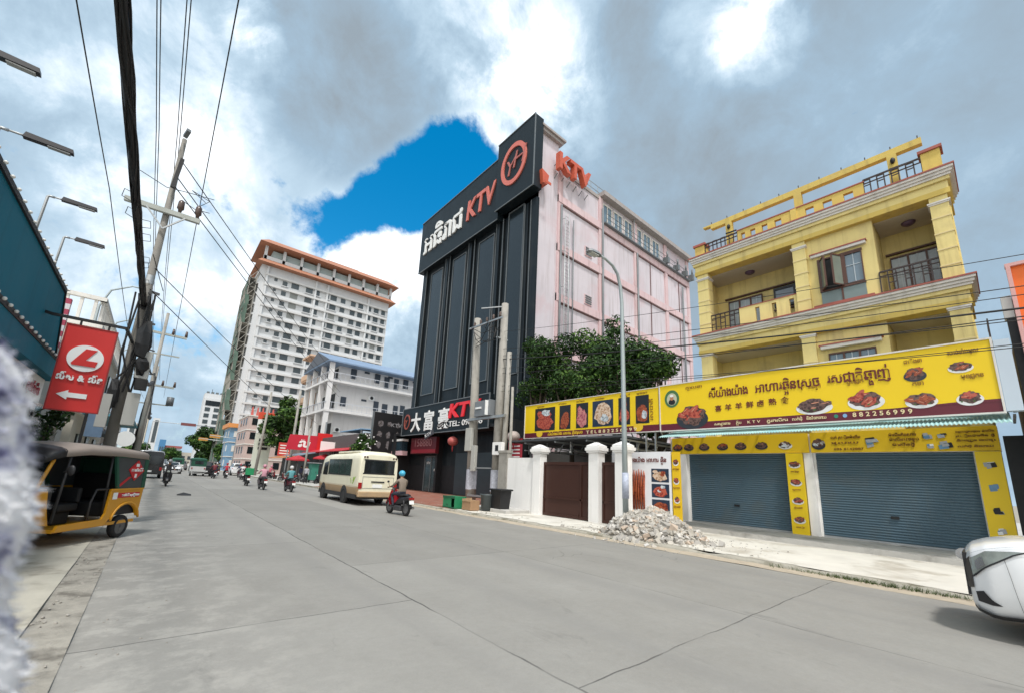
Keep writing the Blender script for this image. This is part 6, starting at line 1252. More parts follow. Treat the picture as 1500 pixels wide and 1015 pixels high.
def car(lab, x, y, rz, paintm, spec, grp=None, name='parked_car', detail=False):
    lo, gh, wr, wy = spec; t = thing(name, lab, 'car', (0, 0, 0), grp); rings = [car_ring(*q) for q in lo]
    fine = []; S0 = Surf(rings)
    for k in range((len(lo)-1)*4+1): fine.append([S0.at(k/4, u) for u in range(16)])
    b = MB(); b.loft(rings if not detail else fine); body = b.build('body', paintm, t)
    if detail:
        sub = body.modifiers.new('s', 'SUBSURF'); sub.levels = 1; sub.render_levels = 1
    g = [[(hb, yy, zb), (ht, yy, zt), (0, yy, zt+.03 if zt > zb+.1 else zt), (-ht, yy, zt), (-hb, yy, zb)] for yy, hb, zb, ht, zt in gh]
    b = MB(); b.loft(g, closed=False, caps=False); cab = b.build('cabin', paintm, t)
    SG = Surf(g); b = MB(); nst = len(gh)-1
    for u0, u1 in ((.12, .92), (3.08, 3.88)):
        for t0, t1 in ((.6, 1.92), (2.05, 3.3)): SG.patch(b, [(t0, u0), (t1, u0), (t1, u1), (t0, u1)], .006, 5)
    b.build('side_window', M_autoglass, t)
    b = MB(); SG.patch(b, [(nst-.95, .9), (nst-.08, .45), (nst-.08, 3.55), (nst-.95, 3.1)], .006, 7); b.build('windscreen', M_autoglass, t)
    b = MB(); SG.patch(b, [(.12, .5), (.95, .9), (.95, 3.1), (.12, 3.5)], .006, 7); b.build('rear_window', M_autoglass, t)
    S0 = Surf(rings); N = len(lo)-1
    for sgn in (0, 1):
        m = (lambda u: u) if sgn == 0 else (lambda u: 16-u)
        b = MB(); S0.patch(b, [(N-3.2, m(4.84)), (N-1.0, m(3.75)), (N-.8, m(4.72)), (N-2.0, m(4.98))], .008, 8)
        hl = b.build('headlight', M_headl, t)
        if detail:
            b = MB(); S0.patch(b, [(N-3.25, m(4.80)), (N-1.0, m(3.67)), (N-.98, m(3.76)), (N-3.22, m(4.86))], .011, 8); b.build('lamp_rim', M_plast, hl)
            b = MB(); S0.patch(b, [(N-1.9, m(4.25)), (N-1.3, m(4.0)), (N-1.25, m(4.55)), (N-1.75, m(4.75))], .014, 4); b.build('reflector', M_chrome, hl)
            b = MB(); S0.patch(b, [(N-2.3, m(2.55)), (N-1.05, m(2.5)), (N-1.0, m(3.05)), (N-1.5, m(3.15))], .008, 6); b.build('fog_recess', M_plast, t); b = MB(); S0.patch(b, [(N-2.62, m(4.5)), (N-2.95, m(2.2)), (N-2.965, m(2.2)), (N-2.635, m(4.5))], .006, 6); b.build('panel_gap', M_plast, t)
            b = MB(); S0.patch(b, [(N-3.9, m(5.30)), (N-.9, m(5.06)), (N-.9, m(5.085)), (N-3.9, m(5.325))], .006, 8); b.build('bonnet_gap', M_plast, t); b = MB(); S0.patch(b, [(N-3.0, m(1.6)), (N-.6, m(1.6)), (N-.6, m(2.05)), (N-3.0, m(2.05))], .012, 6); b.build('lower_lip', M_plast, t)
        b = MB(); S0.patch(b, [(.3, m(3.9)), (1.4, m(3.9)), (1.4, m(4.9)), (.3, m(4.9))], .008, 5); b.build('tail_light', M_tail, t)
    b = MB(); S0.patch(b, [(N-.85, 3.2), (N-.02, 3.0), (N-.02, 4.8), (N-.85, 4.9)], .007, 5); S0.patch(b, [(N-.85, 12.8), (N-.02, 13.0), (N-.02, 11.2), (N-.85, 11.1)], .007, 5); yN, hN = lo[-1][0], lo[-1][1]; b.box(-hN*.95, hN*.95, yN-.02, yN+.02, lo[-1][2]+.1, lo[-1][4]-.03); b.build('grille', M_plast, t)
    b = MB(); b.box(-.22, .22, lo[0][0]-.03, lo[0][0], .52, .66); b.build('number_plate', M_white, t)
    if detail: b = MB(); b.box(-.3, .3, yN+.02, yN+.05, lo[-1][4]-.12, lo[-1][4]-.07); lathe_x(b, (0, yN+.03, lo[-1][4]-.1), [(-.02, .08), (.03, .08)], 16); b.build('badge', M_chrome, t)
    hw = lo[4][1]
    for sx in (-1, 1):
        for yy in (wy, -wy):
            b = MB(); lathe_x(b, (sx*(hw-.09), yy, wr), [(-.11, wr*1.16), (.11+(.0), wr*1.16)] if sx > 0 else [(-.11, wr*1.16), (.11, wr*1.16)], 22); b.build('wheel_arch', M_plast, t)
            wheel(t, (sx*(hw-.085), yy, wr), wr, .22)
        b = MB(); b.ball((sx*(hw+.05), .75, 1.05 if hw < .9 else 1.25), .1, .06, .07, 8, 6); b.build('mirror', paintm, t)
    t.location = (x, y, 0); t.rotation_euler = (0, 0, rz); return t
M_cw = mat('car_white', (.72, .73, .74), .25, .03, .5, coat=.6); M_cs = mat('car_silver', (.40, .41, .42), .3, .05, .5, metal=.4, coat=.5); M_cb = mat('car_black', (.012, .012, .014), .25, .1, .5, coat=.6); M_cg = mat('car_grey', (.12, .125, .13), .3, .1, .5, coat=.5)
car('white car with clear headlamp entering the frame close to the far kerb', 9.0, -1.86, R(1), M_cw, CAR_SUV, name='car', detail=True)
car('white sedan coming along the far lane behind the oncoming motorbike', 2.3, 70, R(180), M_cw, CAR_SEDAN, 'cars down the street', 'car')
car('silver sedan small in the distance beyond the white sedan', 2.6, 92, R(180), M_cs, CAR_SEDAN, 'cars down the street', 'car')
car('black sedan driving away beside the dark motorbike crowd', 5.1, 63, 0, M_cb, CAR_SUV, 'cars down the street', 'car')
car('grey far car queued in the middle of the street end', 4.4, 100, 0, M_cg, CAR_SUV, 'cars down the street', 'car')
car('pale far car at the head of the oncoming lane', 1.2, 118, R(180), M_cs, CAR_SUV, 'cars down the street', 'car')
car('white parked car half hidden by riders near the petrol pylon', 9.8, 72, R(0), M_cw, CAR_SUV, 'cars down the street', 'car')
def box_van(lab, x, y, rz, m1, m2, wd=.95, ln=2.3, h=2.4, name='van', windows=True):
    t = thing(name, lab, 'van', (0, 0, 0))
    rr_ = lambda yy, w_, z0, z1, r=.14: [(sx*(w_-dx), yy, zz) for sx, dx, zz in ((-1, r*.5, z0), (-1, 0, z0+r), (-1, 0, z1-r*2), (-1, r*.8, z1-r*.3), (-1, r*2.4, z1), (1, r*2.4, z1), (1, r*.8, z1-r*.3), (1, 0, z1-r*2), (1, 0, z0+r), (1, r*.5, z0))]
    b = MB(); b.loft([rr_(-ln, wd*.96, .45, h*.97), rr_(-ln+.12, wd, .36, h), rr_(ln-.5, wd, .36, h), rr_(ln-.15, wd*.98, .36, h*.86), rr_(ln, wd*.92, .45, h*.55)]); paint(b, lambda c: 1 if c.z > h*.80 else 0); b.build('body', [m1, m2], t)
    b = MB(); b.box(-wd*.8, wd*.8, -ln-.02, -ln+.05, h*.5, h*.82); b.build('rear_window', M_autoglass, t)
    b = MB(); b.quad((-wd*.85, ln-.03, h*.56), (wd*.85, ln-.03, h*.56), (wd*.85, ln-.16, h*.84), (-wd*.85, ln-.16, h*.84)); b.build('windscreen', M_autoglass, t)
    for sx in (-1, 1):
        b = MB(); b.box(sx*(wd-.01), sx*(wd+.006), -ln+.5, ln-.6, h*.55, h*.78); b.build('side_window', M_autoglass, t); MB().box(sx*wd*.95, sx*wd*.78, -ln-.015, -ln+.08, .7, 1.0).build('tail_light', M_tail, t)
        for yy in (-ln*.62, ln*.62): wheel(t, (sx*(wd-.1), yy, .34), .34, .22)
    MB().box(-.25, .25, -ln-.03, -ln, .55, .7).build('number_plate', M_white, t)
    t.location = (x, y, 0); t.rotation_euler = (0, 0, rz); return t
box_van('black van with silver roof standing by the far poles behind the yellow tricycle', -.1, 50, 0, M_cb, M_cs, name='van')

# cream minibus
M_bc = mat('bus_cream', (.74, .71, .56), .4, .06, .6, streak=.12, dirt=((.50, .42, .28), .8, .3)); M_bt = mat('bus_tan', (.42, .29, .165), .5, .15, .8, dirt=((.26, .20, .14), 1.2, .6))
def minibus():
    t = thing('minibus', 'cream minibus with tan lower band driving past the karaoke forecourt', 'bus', (0, 0, 0)); W_, L_ = .98, 3.2
    def rg(y, w, z0, z1, r=.16): return [(sx*(w-dx), y, z) for sx, dx, z in ((-1, .12, z0), (-1, .02, z0+.1), (-1, 0, z0+.45), (-1, 0, 1.2), (-1, .015, z1-.42), (-1, .05, z1-.2), (-1, r, z1-.06), (-1, r*2.6, z1), (1, r*2.6, z1), (1, r, z1-.06), (1, .05, z1-.2), (1, .015, z1-.42), (1, 0, 1.2), (1, 0, z0+.45), (1, .02, z0+.1), (1, .12, z0))]
    b = MB(); b.loft([rg(-L_, .93, .45, 2.36), rg(-L_+.06, .965, .40, 2.46), rg(-L_+.3, W_, .38, 2.52), rg(-L_+1.3, W_, .38, 2.50), rg(L_-1.2, W_, .38, 2.46), rg(L_-.55, W_, .38, 2.38), rg(L_-.2, .96, .38, 1.6, .1), rg(L_, .88, .42, 1.25, .08)])
    paint(b, lambda c: 1 if c.z < .86 else 0); b.build('body', [M_bc, M_bt], t)
    b = MB(); b.box(-.98, .98, -L_+.2, L_-.3, .3, .5); b.build('underframe', M_plast, t)
    for sx in (-1, 1):
        ms = sx*W_; e = ms+sx*.006
        b = MB(); b.box(ms-sx*.03, e, -L_+1.15, L_-1.75, 1.38, 2.12); g_ = b.build('side_window', mat('bus_glass', (.03, .055, .05), .1, .6, 2.5, spec=.8), t)
        b = MB()
        for k in range(5): yy = -L_+1.15+k*(2*L_-2.9)/4; b.box(e, e+sx*.006, yy-.02, yy+.02, 1.36, 2.14)
        b.box(e, e+sx*.006, -L_+1.1, L_-1.7, 1.34, 1.38); b.box(e, e+sx*.006, -L_+1.1, L_-1.7, 2.12, 2.15); b.build('window_frame', M_plast, g_)
        b = MB(); b.poly([(e, L_-1.6, 1.3), (e, L_-.75, 1.3), (e, L_-.85, 1.95), (e, L_-1.6, 2.05)][::sx]); b.build('cab_window', M_autoglass, t)
        b = MB(); b.box(ms-sx*.02, ms+sx*.004, -L_+.1, L_-.2, .86, .875); b.build('waist_line', MATS['bus_tan'], t)
        MB().box(sx*.955, sx*.80, -L_-.03, -L_+.1, .78, 1.06).build('tail_light', M_tail, t)
        for k in range(2): b = MB(); b.tube([(sx*(.80-k*.13), -L_+.0, 2.26), (sx*(.80-k*.13), -L_-.03, 2.26)], .045, 10); b.build('marker_lamp', mat('marker_dark', (.06, .02, .02), .3), t)
        for yy in (-1.35, 2.1):
            b = MB(); lathe_x(b, (sx*(W_-.09), yy, .42), [(-.1, .45), (.098, .45)], 22); b.build('wheel_arch', M_plast, t); wheel(t, (sx*(W_-.10), yy, .37), .37, .24, mat('bus_wheel', (.36, .37, .37), .4, .3, 6, metal=.4), 6)
    b = MB(); b.box(-.76, .76, -L_-.012, -L_+.02, 1.52, 2.1); rw = b.build('rear_window', M_autoglass, t)
    b = MB(); b.box(-.8, .8, -L_-.006, -L_, 1.46, 1.52); b.box(-.8, .8, -L_-.006, -L_, 2.1, 2.16); b.build('window_seal', M_plast, rw)
    b = MB(); b.box(-.78, .78, -L_-.01, -L_, 1.33, 1.345); b.box(-.78, .78, -L_-.01, -L_, .80, .815); b.box(-.78, -.765, -L_-.01, -L_, .815, 1.33); b.box(.765, .78, -L_-.01, -L_, .815, 1.33); b.build('tailgate_seam', M_trim_grey, t)
    MB().box(-.35, .3, -L_-.03, -L_, 1.08, 1.14).build('handle', M_plast, t); MB().box(-.28, .2, -L_-.02, -L_, .84, 1.0).build('number_plate', M_white, t)
    b = MB(); b.box(-.96, .96, -L_-.09, -L_+.1, .40, .66); b.build('bumper', M_bt, t, bevel=.04); b = MB(); b.box(-.72, .72, -L_+.9, L_-2.2, 2.48, 2.58); b.build('roof_unit', M_bc, t, bevel=.03)
    b = MB(); xg = -W_-.004
    b.poly([(xg, -2.55, 1.05), (xg, -2.62, 1.3), (xg, -2.5, 1.3), (xg, -2.45, 1.12)]); b.poly([(xg, -2.42, 1.0), (xg, -2.7, 1.32), (xg, -2.82, 1.32), (xg, -2.5, .95)]); b.poly([(xg, -2.3, 1.02), (xg, -2.2, 1.25), (xg, -2.12, 1.22), (xg, -2.24, .98)])
    b.build('green_emblem', mat('emblem_lime', (.30, .50, .06), .4), t)
    b = MB(); b.box(-1.18, -1.02, L_-.55, L_-.45, 1.35, 1.75); b.build('mirror', M_plast, t)
    return t
bus = minibus(); bus.location = (8.62, 22.6, 0); bus.rotation_euler = (0, 0, R(-1.0))

# tricycle taxis
def tuktuk(lab, my, mg, mroof, stickers=True, grp=None):
    t = thing('tricycle_taxi', lab, 'tricycle taxi', (0, 0, 0), grp)
    # tub: side silhouettes with wheel arch, floor, rear wall
    side = [(-1.32, .50), (-1.34, .98), (-.42, .98), (-.40, .52), (-.34, .42), (.62, .40), (.66, .30), (-.42, .30), (-.52, .40)] + [(-.95+.36*math.cos(a), .30+.36*math.sin(a)) for a in [R(20+14*k) for k in range(11)]] + [(-1.30, .40)]
    for sx in (-1, 1):
        b = MB(); b.prism(side, sx*.64, sx*.60); b.build('side_panel', my, t, recalc=True)
        b = MB(); b.box(sx*.625, sx*.655, -1.34, -.42, .955, .985); b.tube([(sx*.645, -.95+.40*math.cos(a), .30+.40*math.sin(a)) for a in [R(10+16*k) for k in range(11)]], .022, 6); b.build('arch_trim', my, t)
    b = MB(); b.box(-.6, .6, -1.34, -1.30, .45, .98); b.box(-.6, .6, -1.3, .66, .28, .34); b.build('floor', my, t)
    b = MB(); b.box(-.58, .58, -1.30, -.45, .45, .72); b.box(-.58, .58, -1.28, -1.12, .72, 1.25); b.build('bench', M_blackflat, t, bevel=.03); b = MB(); b.box(-.3, .3, -.18, .25, .58, .72); b.box(-.28, .28, -.24, -.16, .72, 1.0); b.box(-.22, .22, -.14, .2, .34, .58); b.build('driver_seat', M_blackflat, t, bevel=.03)
    # canvas quarters
    for sx in (-1, 1):
        b = MB(); b.prism([(-1.34, .985), (-1.30, 1.68), (-.36, 1.70), (-.62, .985)], sx*.635, sx*.61); q = b.build('quarter_canvas', mat('canvas_grey', (.055, .06, .062), .8, .2, 3), t)
        b = MB(); b.prism([(-1.36, .985), (-1.31, 1.69), (-1.20, 1.69), (-1.25, .985)], sx*.645, sx*.60); b.box(sx*.645, sx*.6, -1.32, -.36, 1.60, 1.70); b.prism([(-.62, .985), (-.37, 1.69), (-.32, 1.69), (-.56, .985)], sx*.644, sx*.6); b.build('canvas_trim', mg, q)
        for yb, yt in ((.70, .62), (-.40, -.34)): MB().tube([(sx*.58, yb, .45), (sx*.58, yt, 1.68)], .022, 7).build('door_post', M_plast, t)
        b = MB(); b.tube([(sx*.60, -.40, .98), (sx*.60, -.1, .98), (sx*.6, -.02, .75), (sx*.6, -.02, .42)], .02, 6); b.build('grab_rail', M_plast, t)
    b = MB(); b.box(-.6, .6, -1.345, -1.32, .98, 1.68); b.build('rear_canvas', mg, t); MB().box(-.35, .35, -1.36, -1.345, 1.2, 1.5).build('rear_window', M_autoglass, t)
    arc = lambda y, w, z, hh: [(-w, y, z-.10)]+[(w*math.cos(math.pi-math.pi*k/10), y, z+hh*math.sin(math.pi*k/10)) for k in range(11)]+[(w, y, z-.10)]
    b = MB(); b.loft([arc(-1.37, .62, 1.66, .05), arc(-1.25, .66, 1.69, .10), arc(-.5, .67, 1.72, .12), arc(.3, .66, 1.72, .11), arc(.78, .60, 1.66, .10), arc(.92, .52, 1.60, .06)], caps=True); b.build('roof', mroof, t)
    b = MB(); b.loft([arc(.76, .605, 1.665, .105), arc(.9, .57, 1.62, .09), arc(1.02, .50, 1.54, .05)], caps=True); b.build('visor', M_plast, t)
    # front: windscreen, cowl, fork
    scr = [(-.46, .98, .98), (.46, .98, .98), (.50, .84, 1.50), (.42, .80, 1.60), (-.42, .80, 1.60), (-.50, .84, 1.50)]
    b = MB(); b.poly(scr); ws = b.build('windscreen', M_autoglass, t); b = MB(); pts = [Vector(p)+Vector((0, .012, 0)) for p in scr]; b.tube(pts+[pts[0]], .028, 6); b.build('screen_frame', my, ws)
    b = MB(); b.loft([[(-.50, .80, .98), (-.46, 1.02, .98), (0, 1.12, .98), (.46, 1.02, .98), (.50, .80, .98)], [(-.50, .74, .70), (-.44, 1.0, .70), (0, 1.14, .70), (.44, 1.0, .70), (.50, .74, .70)], [(-.52, .66, .40), (-.36, .92, .44), (0, 1.06, .46), (.36, .92, .44), (.52, .66, .40)]], closed=False, caps=False); b.build('front_cowl', my, t)
    for sx in (-1, 1): hl = MB().ball((sx*.36, 1.0, .86), .09, .06, .09, 12, 8).build('headlight', M_headl, t)
    MB().ball((.25, .86, 1.32), .07, .02, .06, 10, 6).build('dash_lamp', mat('amber_glow', (.6, .30, .06), .3), t)
    b = MB(); b.tube([(0, .92, .6), (0, 1.02, .26)], .035, 7); b.loft([[(x, 1.0+.30*math.cos(a), .24+.30*math.sin(a)) for x in (-.09, .09)] for a in [R(20+20*k) for k in range(7)]], closed=False, caps=False); b.build('front_fork', M_plast, t)
    b = MB(); b.tube([(-.38, .50, 1.0), (-.2, .62, 1.02), (.2, .62, 1.02), (.38, .50, 1.0)], .018, 6); b.tube([(0, .64, 1.02), (0, .8, .6)], .03, 6); b.build('handlebar', M_plast, t); b = MB(); b.box(-.46, .46, .66, .76, .7, .98); b.build('dashboard', M_plast, t)
    for x, y in ((-.55, -.95), (.55, -.95), (0, 1.0)): wheel(t, (x, y, .22), .225, .12, mat('steel_wheel_grey', (.10, .10, .10), .5, .3, 8), 4)
    for sx in (-1, 1): MB().box(sx*.60, sx*.48, -1.37, -1.34, .72, .84).build('tail_light', M_tail, t); b = MB(); b.tube([(sx*.58, .7, 1.3), (sx*.72, .8, 1.32)], .012, 5); b.ball((sx*.76, .8, 1.34), .07, .03, .09, 8, 6); b.build('mirror', M_plast, t)
    if stickers:
        b = MB(); b.prism([(-1.22, 1.34), (-.99, 1.56), (-.76, 1.36), (-.97, 1.14)], -.652, -.637); s = b.build('diamond_sticker', mat('sticker_red', (.50, .012, .02), .4, .1), t)
        b = MB(); letters(b, 'តាក់ស៊ី', (-.655, -.82, 1.33), (0, -1, 0), (0, 0, 1), width=.34, h=.08, bold=.02); b.box(-.656, -.653, -1.03, -.94, 1.43, 1.49); b.box(-.656, -.653, -1.01, -.95, 1.2, 1.28); b.build('lettering', M_white, s)
        b = MB(); [b.prism([(-.62+k*.05, 1.02), (-.58+k*.05, 1.02), (-.86+k*.05, 1.22), (-.90+k*.05, 1.22)], -.640, -.637) for k in range(2)]; b.build('red_slash', MATS['sticker_red'], t)
        s = MB().box(-.648, -.641, -1.24, -.62, .80, .90).build('strip_sticker', MATS['sticker_red'], t); b = MB(); letters(b, 'តាក់ស៊ី សុវត្ថិភាព', (-.65, -.72, .83), (0, -1, 0), (0, 0, 1), width=.5, h=.06, bold=.03); b.box(-.652, -.648, -.60, -.48, .78, .91); b.build('lettering', M_white, s)
    return t
M_ty = mat('taxi_yellow', (.60, .275, .010), .4, .08, 1, coat=.2, dirt=((.35, .20, .03), 1.5, .4)); M_tgn = mat('taxi_green', (.01, .075, .045), .7, .2, 3); M_troof = mat('roof_canvas', (.27, .225, .195), .8, .15, 1.2, dirt=((.20, .17, .15), .9, .5))
tk = tuktuk('yellow tricycle taxi with beige canvas roof and red diamond sticker', M_ty, M_tgn, M_troof); tk.location = (-1.27, 11.32, .01); tk.rotation_euler = (0, 0, R(149))
t2 = tuktuk('white backed tricycle taxi with dark green canvas driving away in the distance', mat('taxi_white', (.55, .56, .55), .4, .1), MATS['taxi_green'], MATS['taxi_green'], False); t2.location = (4.3, 62, 0); t2.rotation_euler = (0, 0, R(2)); t2.scale = (1.15,)*3
t3 = copy_tree(t2); t3['label'] = 'small green canvas tricycle taxi far off beside the oncoming cars'; t3.location = (3.2, 84, 0)

# motor scooters
def scooter(lab, mbody, mfront, x, y, rz, grp='motorbikes on the street', box=None, name='motor_scooter'):
    t = thing(name, lab, 'motorbike', (0, 0, 0), grp)
    for yy in (.62, -.60): wheel(t, (0, yy, .275), .275, .085, mat('spoke_rim', (.22, .22, .23), .35, .2, 6, metal=.7), 7, 18)
    sec = lambda y, z0, z1, w: [(w*math.cos(a), y, (z0+z1)/2+(z1-z0)/2*math.sin(a)) for a in [2*math.pi*k/10 for k in range(10)]]
    b = MB(); b.loft([sec(-.92, .66, .74, .05), sec(-.75, .56, .76, .11), sec(-.4, .42, .74, .14), sec(-.1, .36, .66, .13), sec(.12, .32, .46, .12), sec(.25, .32, .44, .10)]); b.build('body', mbody, t)
    b = MB(); b.loft([[(-.20, .34, .36), (0, .40, .36), (.20, .34, .36)], [(-.24, .38, .6), (0, .46, .6), (.24, .38, .6)], [(-.15, .42, .88), (0, .50, .88), (.15, .42, .88)], [(-.08, .44, .98), (0, .48, .98), (.08, .44, .98)]], closed=False, caps=False); b.loft([[(-.19, .33, .36), (0, .38, .36), (.19, .33, .36)], [(-.14, .40, .9), (0, .45, .9), (.14, .40, .9)]], closed=False, caps=False); b.build('front_shield', mfront, t)
    b = MB(); b.tube([(0, .40, 1.0), (0, .50, .62), (0, .58, .40)], .035, 7); [b.tube([(sx*.06, .52, .55), (sx*.06, .62, .275)], .02, 6) for sx in (-1, 1)]; b.build('fork', M_plast, t)
    b = MB(); b.loft([[(x_, .62+.31*math.cos(a), .275+.31*math.sin(a)) for x_ in (-.055, .055)] for a in [R(15+22*k) for k in range(7)]], closed=False, caps=False); b.build('front_mudguard', mfront, t)
    b = MB(); b.loft([[(x_, -.6+.32*math.cos(a), .275+.32*math.sin(a)) for x_ in (-.06, .06)] for a in [R(60+22*k) for k in range(6)]], closed=False, caps=False); b.build('rear_mudguard', M_plast, t)
    b = MB(); b.loft([sec(-.72, .74, .80, .09), sec(-.6, .72, .83, .13), sec(-.2, .70, .80, .13), sec(.02, .66, .76, .10)]); b.build('seat', M_plast, t)
    b = MB(); b.tube([(-.34, .32, 1.02), (-.2, .42, 1.04), (0, .44, 1.0), (.2, .42, 1.04), (.34, .32, 1.02)], .016, 6); b.build('handlebar', M_plast, t)
    for sx in (-1, 1): b = MB(); b.tube([(sx*.24, .40, 1.04), (sx*.30, .38, 1.2)], .008, 5); b.ball((sx*.32, .38, 1.24), .055, .02, .045, 8, 6); b.build('mirror', M_plast, t)
    MB().ball((0, .50, .92), .09, .05, .07, 10, 7).build('headlight', M_headl, t); MB().box(-.1, .1, -.95, -.90, .62, .70).build('tail_light', M_tail, t); b = MB(); b.quad((-.1, -.96, .46), (.1, -.96, .46), (.1, -.93, .60), (-.1, -.93, .60)); b.build('number_plate', M_white, t)
    b = MB(); b.box(-.13, .13, -.35, .18, .16, .36); b.build('engine', M_hub, t, bevel=.03); MB().tube([(.14, .05, .22), (.16, -.4, .26), (.16, -.85, .32)], [.025, .045, .05], 8).build('exhaust', M_chrome, t)
    b = MB(); b.tube([(0, .2, .34), (0, -.6, .275)], .035, 6); [b.tube([(sx*.1, -.58, .28), (sx*.1, -.55, .62)], .025, 6) for sx in (-1, 1)]; b.bar((-.3, 0, .3), (.3, 0, .3), .03); b.build('frame', M_hub, t)
    if box: MB().box(-.27, .27, -1.05, -.55, .84, 1.36).build('delivery_box', box, t, bevel=.02)
    t.location = (x, y, 0); t.rotation_euler = (0, 0, rz); return t
M_skin = mat('skin', (.30, .165, .10), .6, .1, 8)
def person(lab, pose, shirt, pants, head, headkind, x, y, z, rz, skin=M_skin, grp=None, s=1.0):
    if pose == 'ride':
        J = dict(pel=(0, -.20, .86), sp=(0, -.19, 1.04), ch=(0, -.13, 1.24), nk=(0, -.09, 1.40), hb=(0, -.07, 1.47), hm=(0, -.05, 1.55), ht=(0, -.06, 1.635))
        arm = lambda q: [(q*.155, -.13, 1.31), (q*.20, -.13, 1.29), (q*.29, .04, 1.10), (q*.30, .26, 1.04), (q*.31, .31, 1.04)]
        leg = lambda q: [(q*.09, -.17, .82), (q*.16, .10, .80), (q*.19, .24, .76), (q*.17, .17, .52), (q*.16, .12, .36), (q*.16, .24, .31), (q*.16, .30, .31)]
    else:
        w_ = 1 if pose == 'walk' else 0
        J = dict(pel=(0, 0, .93), sp=(0, 0, 1.10), ch=(0, .01, 1.29), nk=(0, .01, 1.45), hb=(0, .02, 1.51), hm=(0, .03, 1.585), ht=(0, .02, 1.66))
        arm = lambda q: [(q*.155, .0, 1.37), (q*.19, .0, 1.34), (q*.22, -.02-q*.05*w_, 1.10), (q*.21, .06-q*.14*w_, .88), (q*.21, .08-q*.16*w_, .83)]
        leg = lambda q: [(q*.09, 0, .90), (q*.10, .02+q*.08*w_, .68), (q*.10, .02+q*.14*w_, .48), (q*.10, -.02+q*.16*w_, .26), (q*.10, -.03+q*.20*w_, .08), (q*.11, .06+q*.2*w_, .04), (q*.11, .12+q*.2*w_, .04)]
    V = []; E_ = []; Rr = []
    def add(p, r, link=None): V.append(p); Rr.append(r); (E_.append((link, len(V)-1)) if link is not None else None); return len(V)-1
    p0 = add(J['pel'], (.155, .115)); s1 = add(J['sp'], (.135, .10), p0); c1 = add(J['ch'], (.165, .11), s1); n1 = add(J['nk'], (.055, .055), c1); h1 = add(J['hb'], (.075, .08), n1); h2 = add(J['hm'], (.082, .10), h1); add(J['ht'], (.055, .06), h2)
    for q in (-1, 1):
        k = c1
        for p, r in zip(arm(q), (.07, .065, .045, .032, .026)): k = add(p, (r, r), k)
        k = p0
        for p, r in zip(leg(q), (.095, .085, .068, .058, .045, .042, .032)): k = add(p, (r, r), k)
    me = bpy.data.meshes.new('person'); me.from_pydata([Vector(v) for v in V], E_, []); o = bpy.data.objects.new('person', me)
    sk = o.modifiers.new('k', 'SKIN'); sk.use_smooth_shade = True
    for i, r in enumerate(Rr): me.skin_vertices[0].data[i].radius = r; me.skin_vertices[0].data[i].use_root = (i == 0)
    o.modifiers.new('s', 'SUBSURF').levels = 1
    m2 = eval_mesh(o); bpy.data.objects.remove(o); bpy.data.meshes.remove(me)
    b = MB(); b.smooth = True; [b.P(v.co) for v in m2.vertices]
    hips = J['pel'][2]+.02; neck = J['nk'][2]-.02; hz = arm(1)[-2]
    for f in m2.polygons:
        c = Vector(f.center); b.F(*f.vertices); far_arm = abs(c.x) > .24 and (c - Vector((math.copysign(hz[0], c.x), hz[1], hz[2]))).length < .10
        b.mi[-1] = 0 if (c.z > neck or far_arm) else (1 if (c.z > hips or (abs(c.x) > .18 and c.z > .84 and pose != 'ride')) else (3 if c.z < (.36 if pose == 'ride' else .09) else 2))
        if pose == 'ride' and abs(c.x) > .2 and c.z > .98 and not far_arm: b.mi[-1] = 1
    bpy.data.meshes.remove(m2); b.smooth = False
    for q in (-1, 1):                                    # five fingers curled round the grip, or hanging
        h = Vector(arm(q)[-1]); f0 = Vector(arm(q)[-1])-Vector(arm(q)[-2]); f0.normalize(); sd = Vector((q, 0, 0)) if pose == 'ride' else Vector((0, 1, 0)); dn = Vector((0, 0, -1)) if pose == 'ride' else Vector((-q*.5, 0, 0))
        for k, ln in enumerate((.042, .05, .046, .036)):
            a = h+f0*.015+sd*(-.03+.02*k); b.tube([a, a+f0*ln*.7, a+f0*ln*.95+dn*ln*.5, a+f0*ln*.6+dn*ln*.9], [.009, .009, .008, .006], 6)
        a = h-sd*.03; b.tube([a, a-sd*.02+f0*.02, a-sd*.01+f0*.04+dn*.015], [.010, .009, .007], 6)
    hm = Vector(J['hm']); b.ball(hm+Vector((0, .098, -.01)), .013, .02, .02, 6, 5)
    b.c = 4
    for q in (-1, 1): b.ball(hm+Vector((q*.03, .088, .02)), .011, .008, .008, 6, 4)
    b.box(-.022, .022, hm.y+.086, hm.y+.092, hm.z-.055, hm.z-.047); b.c = 0
    for q in (-1, 1): b.ball(hm+Vector((q*.082, .0, -.0)), .012, .02, .03, 6, 5)
    t = b.build('person', [skin, shirt, pants, M_plast, M_blackflat], None, label=lab, cat='person', group=grp)
    b = MB()
    if headkind == 'helmet':
        b.ball(hm+Vector((0, -.015, .03)), .125, .14, .125, 14, 10); b.loft([[hm+Vector((.12*math.cos(a), .01+.15*math.sin(a), .03)) for a in [R(20+20*k) for k in range(8)]], [hm+Vector((.10*math.cos(a), .03+.19*math.sin(a), .02)) for a in [R(20+20*k) for k in range(8)]]], closed=False, caps=False); b.build('helmet', head, t)
    else: b.ball(hm+Vector((0, -.02, .03)), .088, .105, .10, 12, 8); b.ball(hm+Vector((0, -.06, -.03)), .075, .06, .08, 10, 7); b.build('hair', head, t)
    t.location = (x, y, z); t.rotation_euler = (0, 0, rz); t.scale = (s, s, s); return t
C = lambda n, c, r=.7: mat(n, c, r, .2, 6)
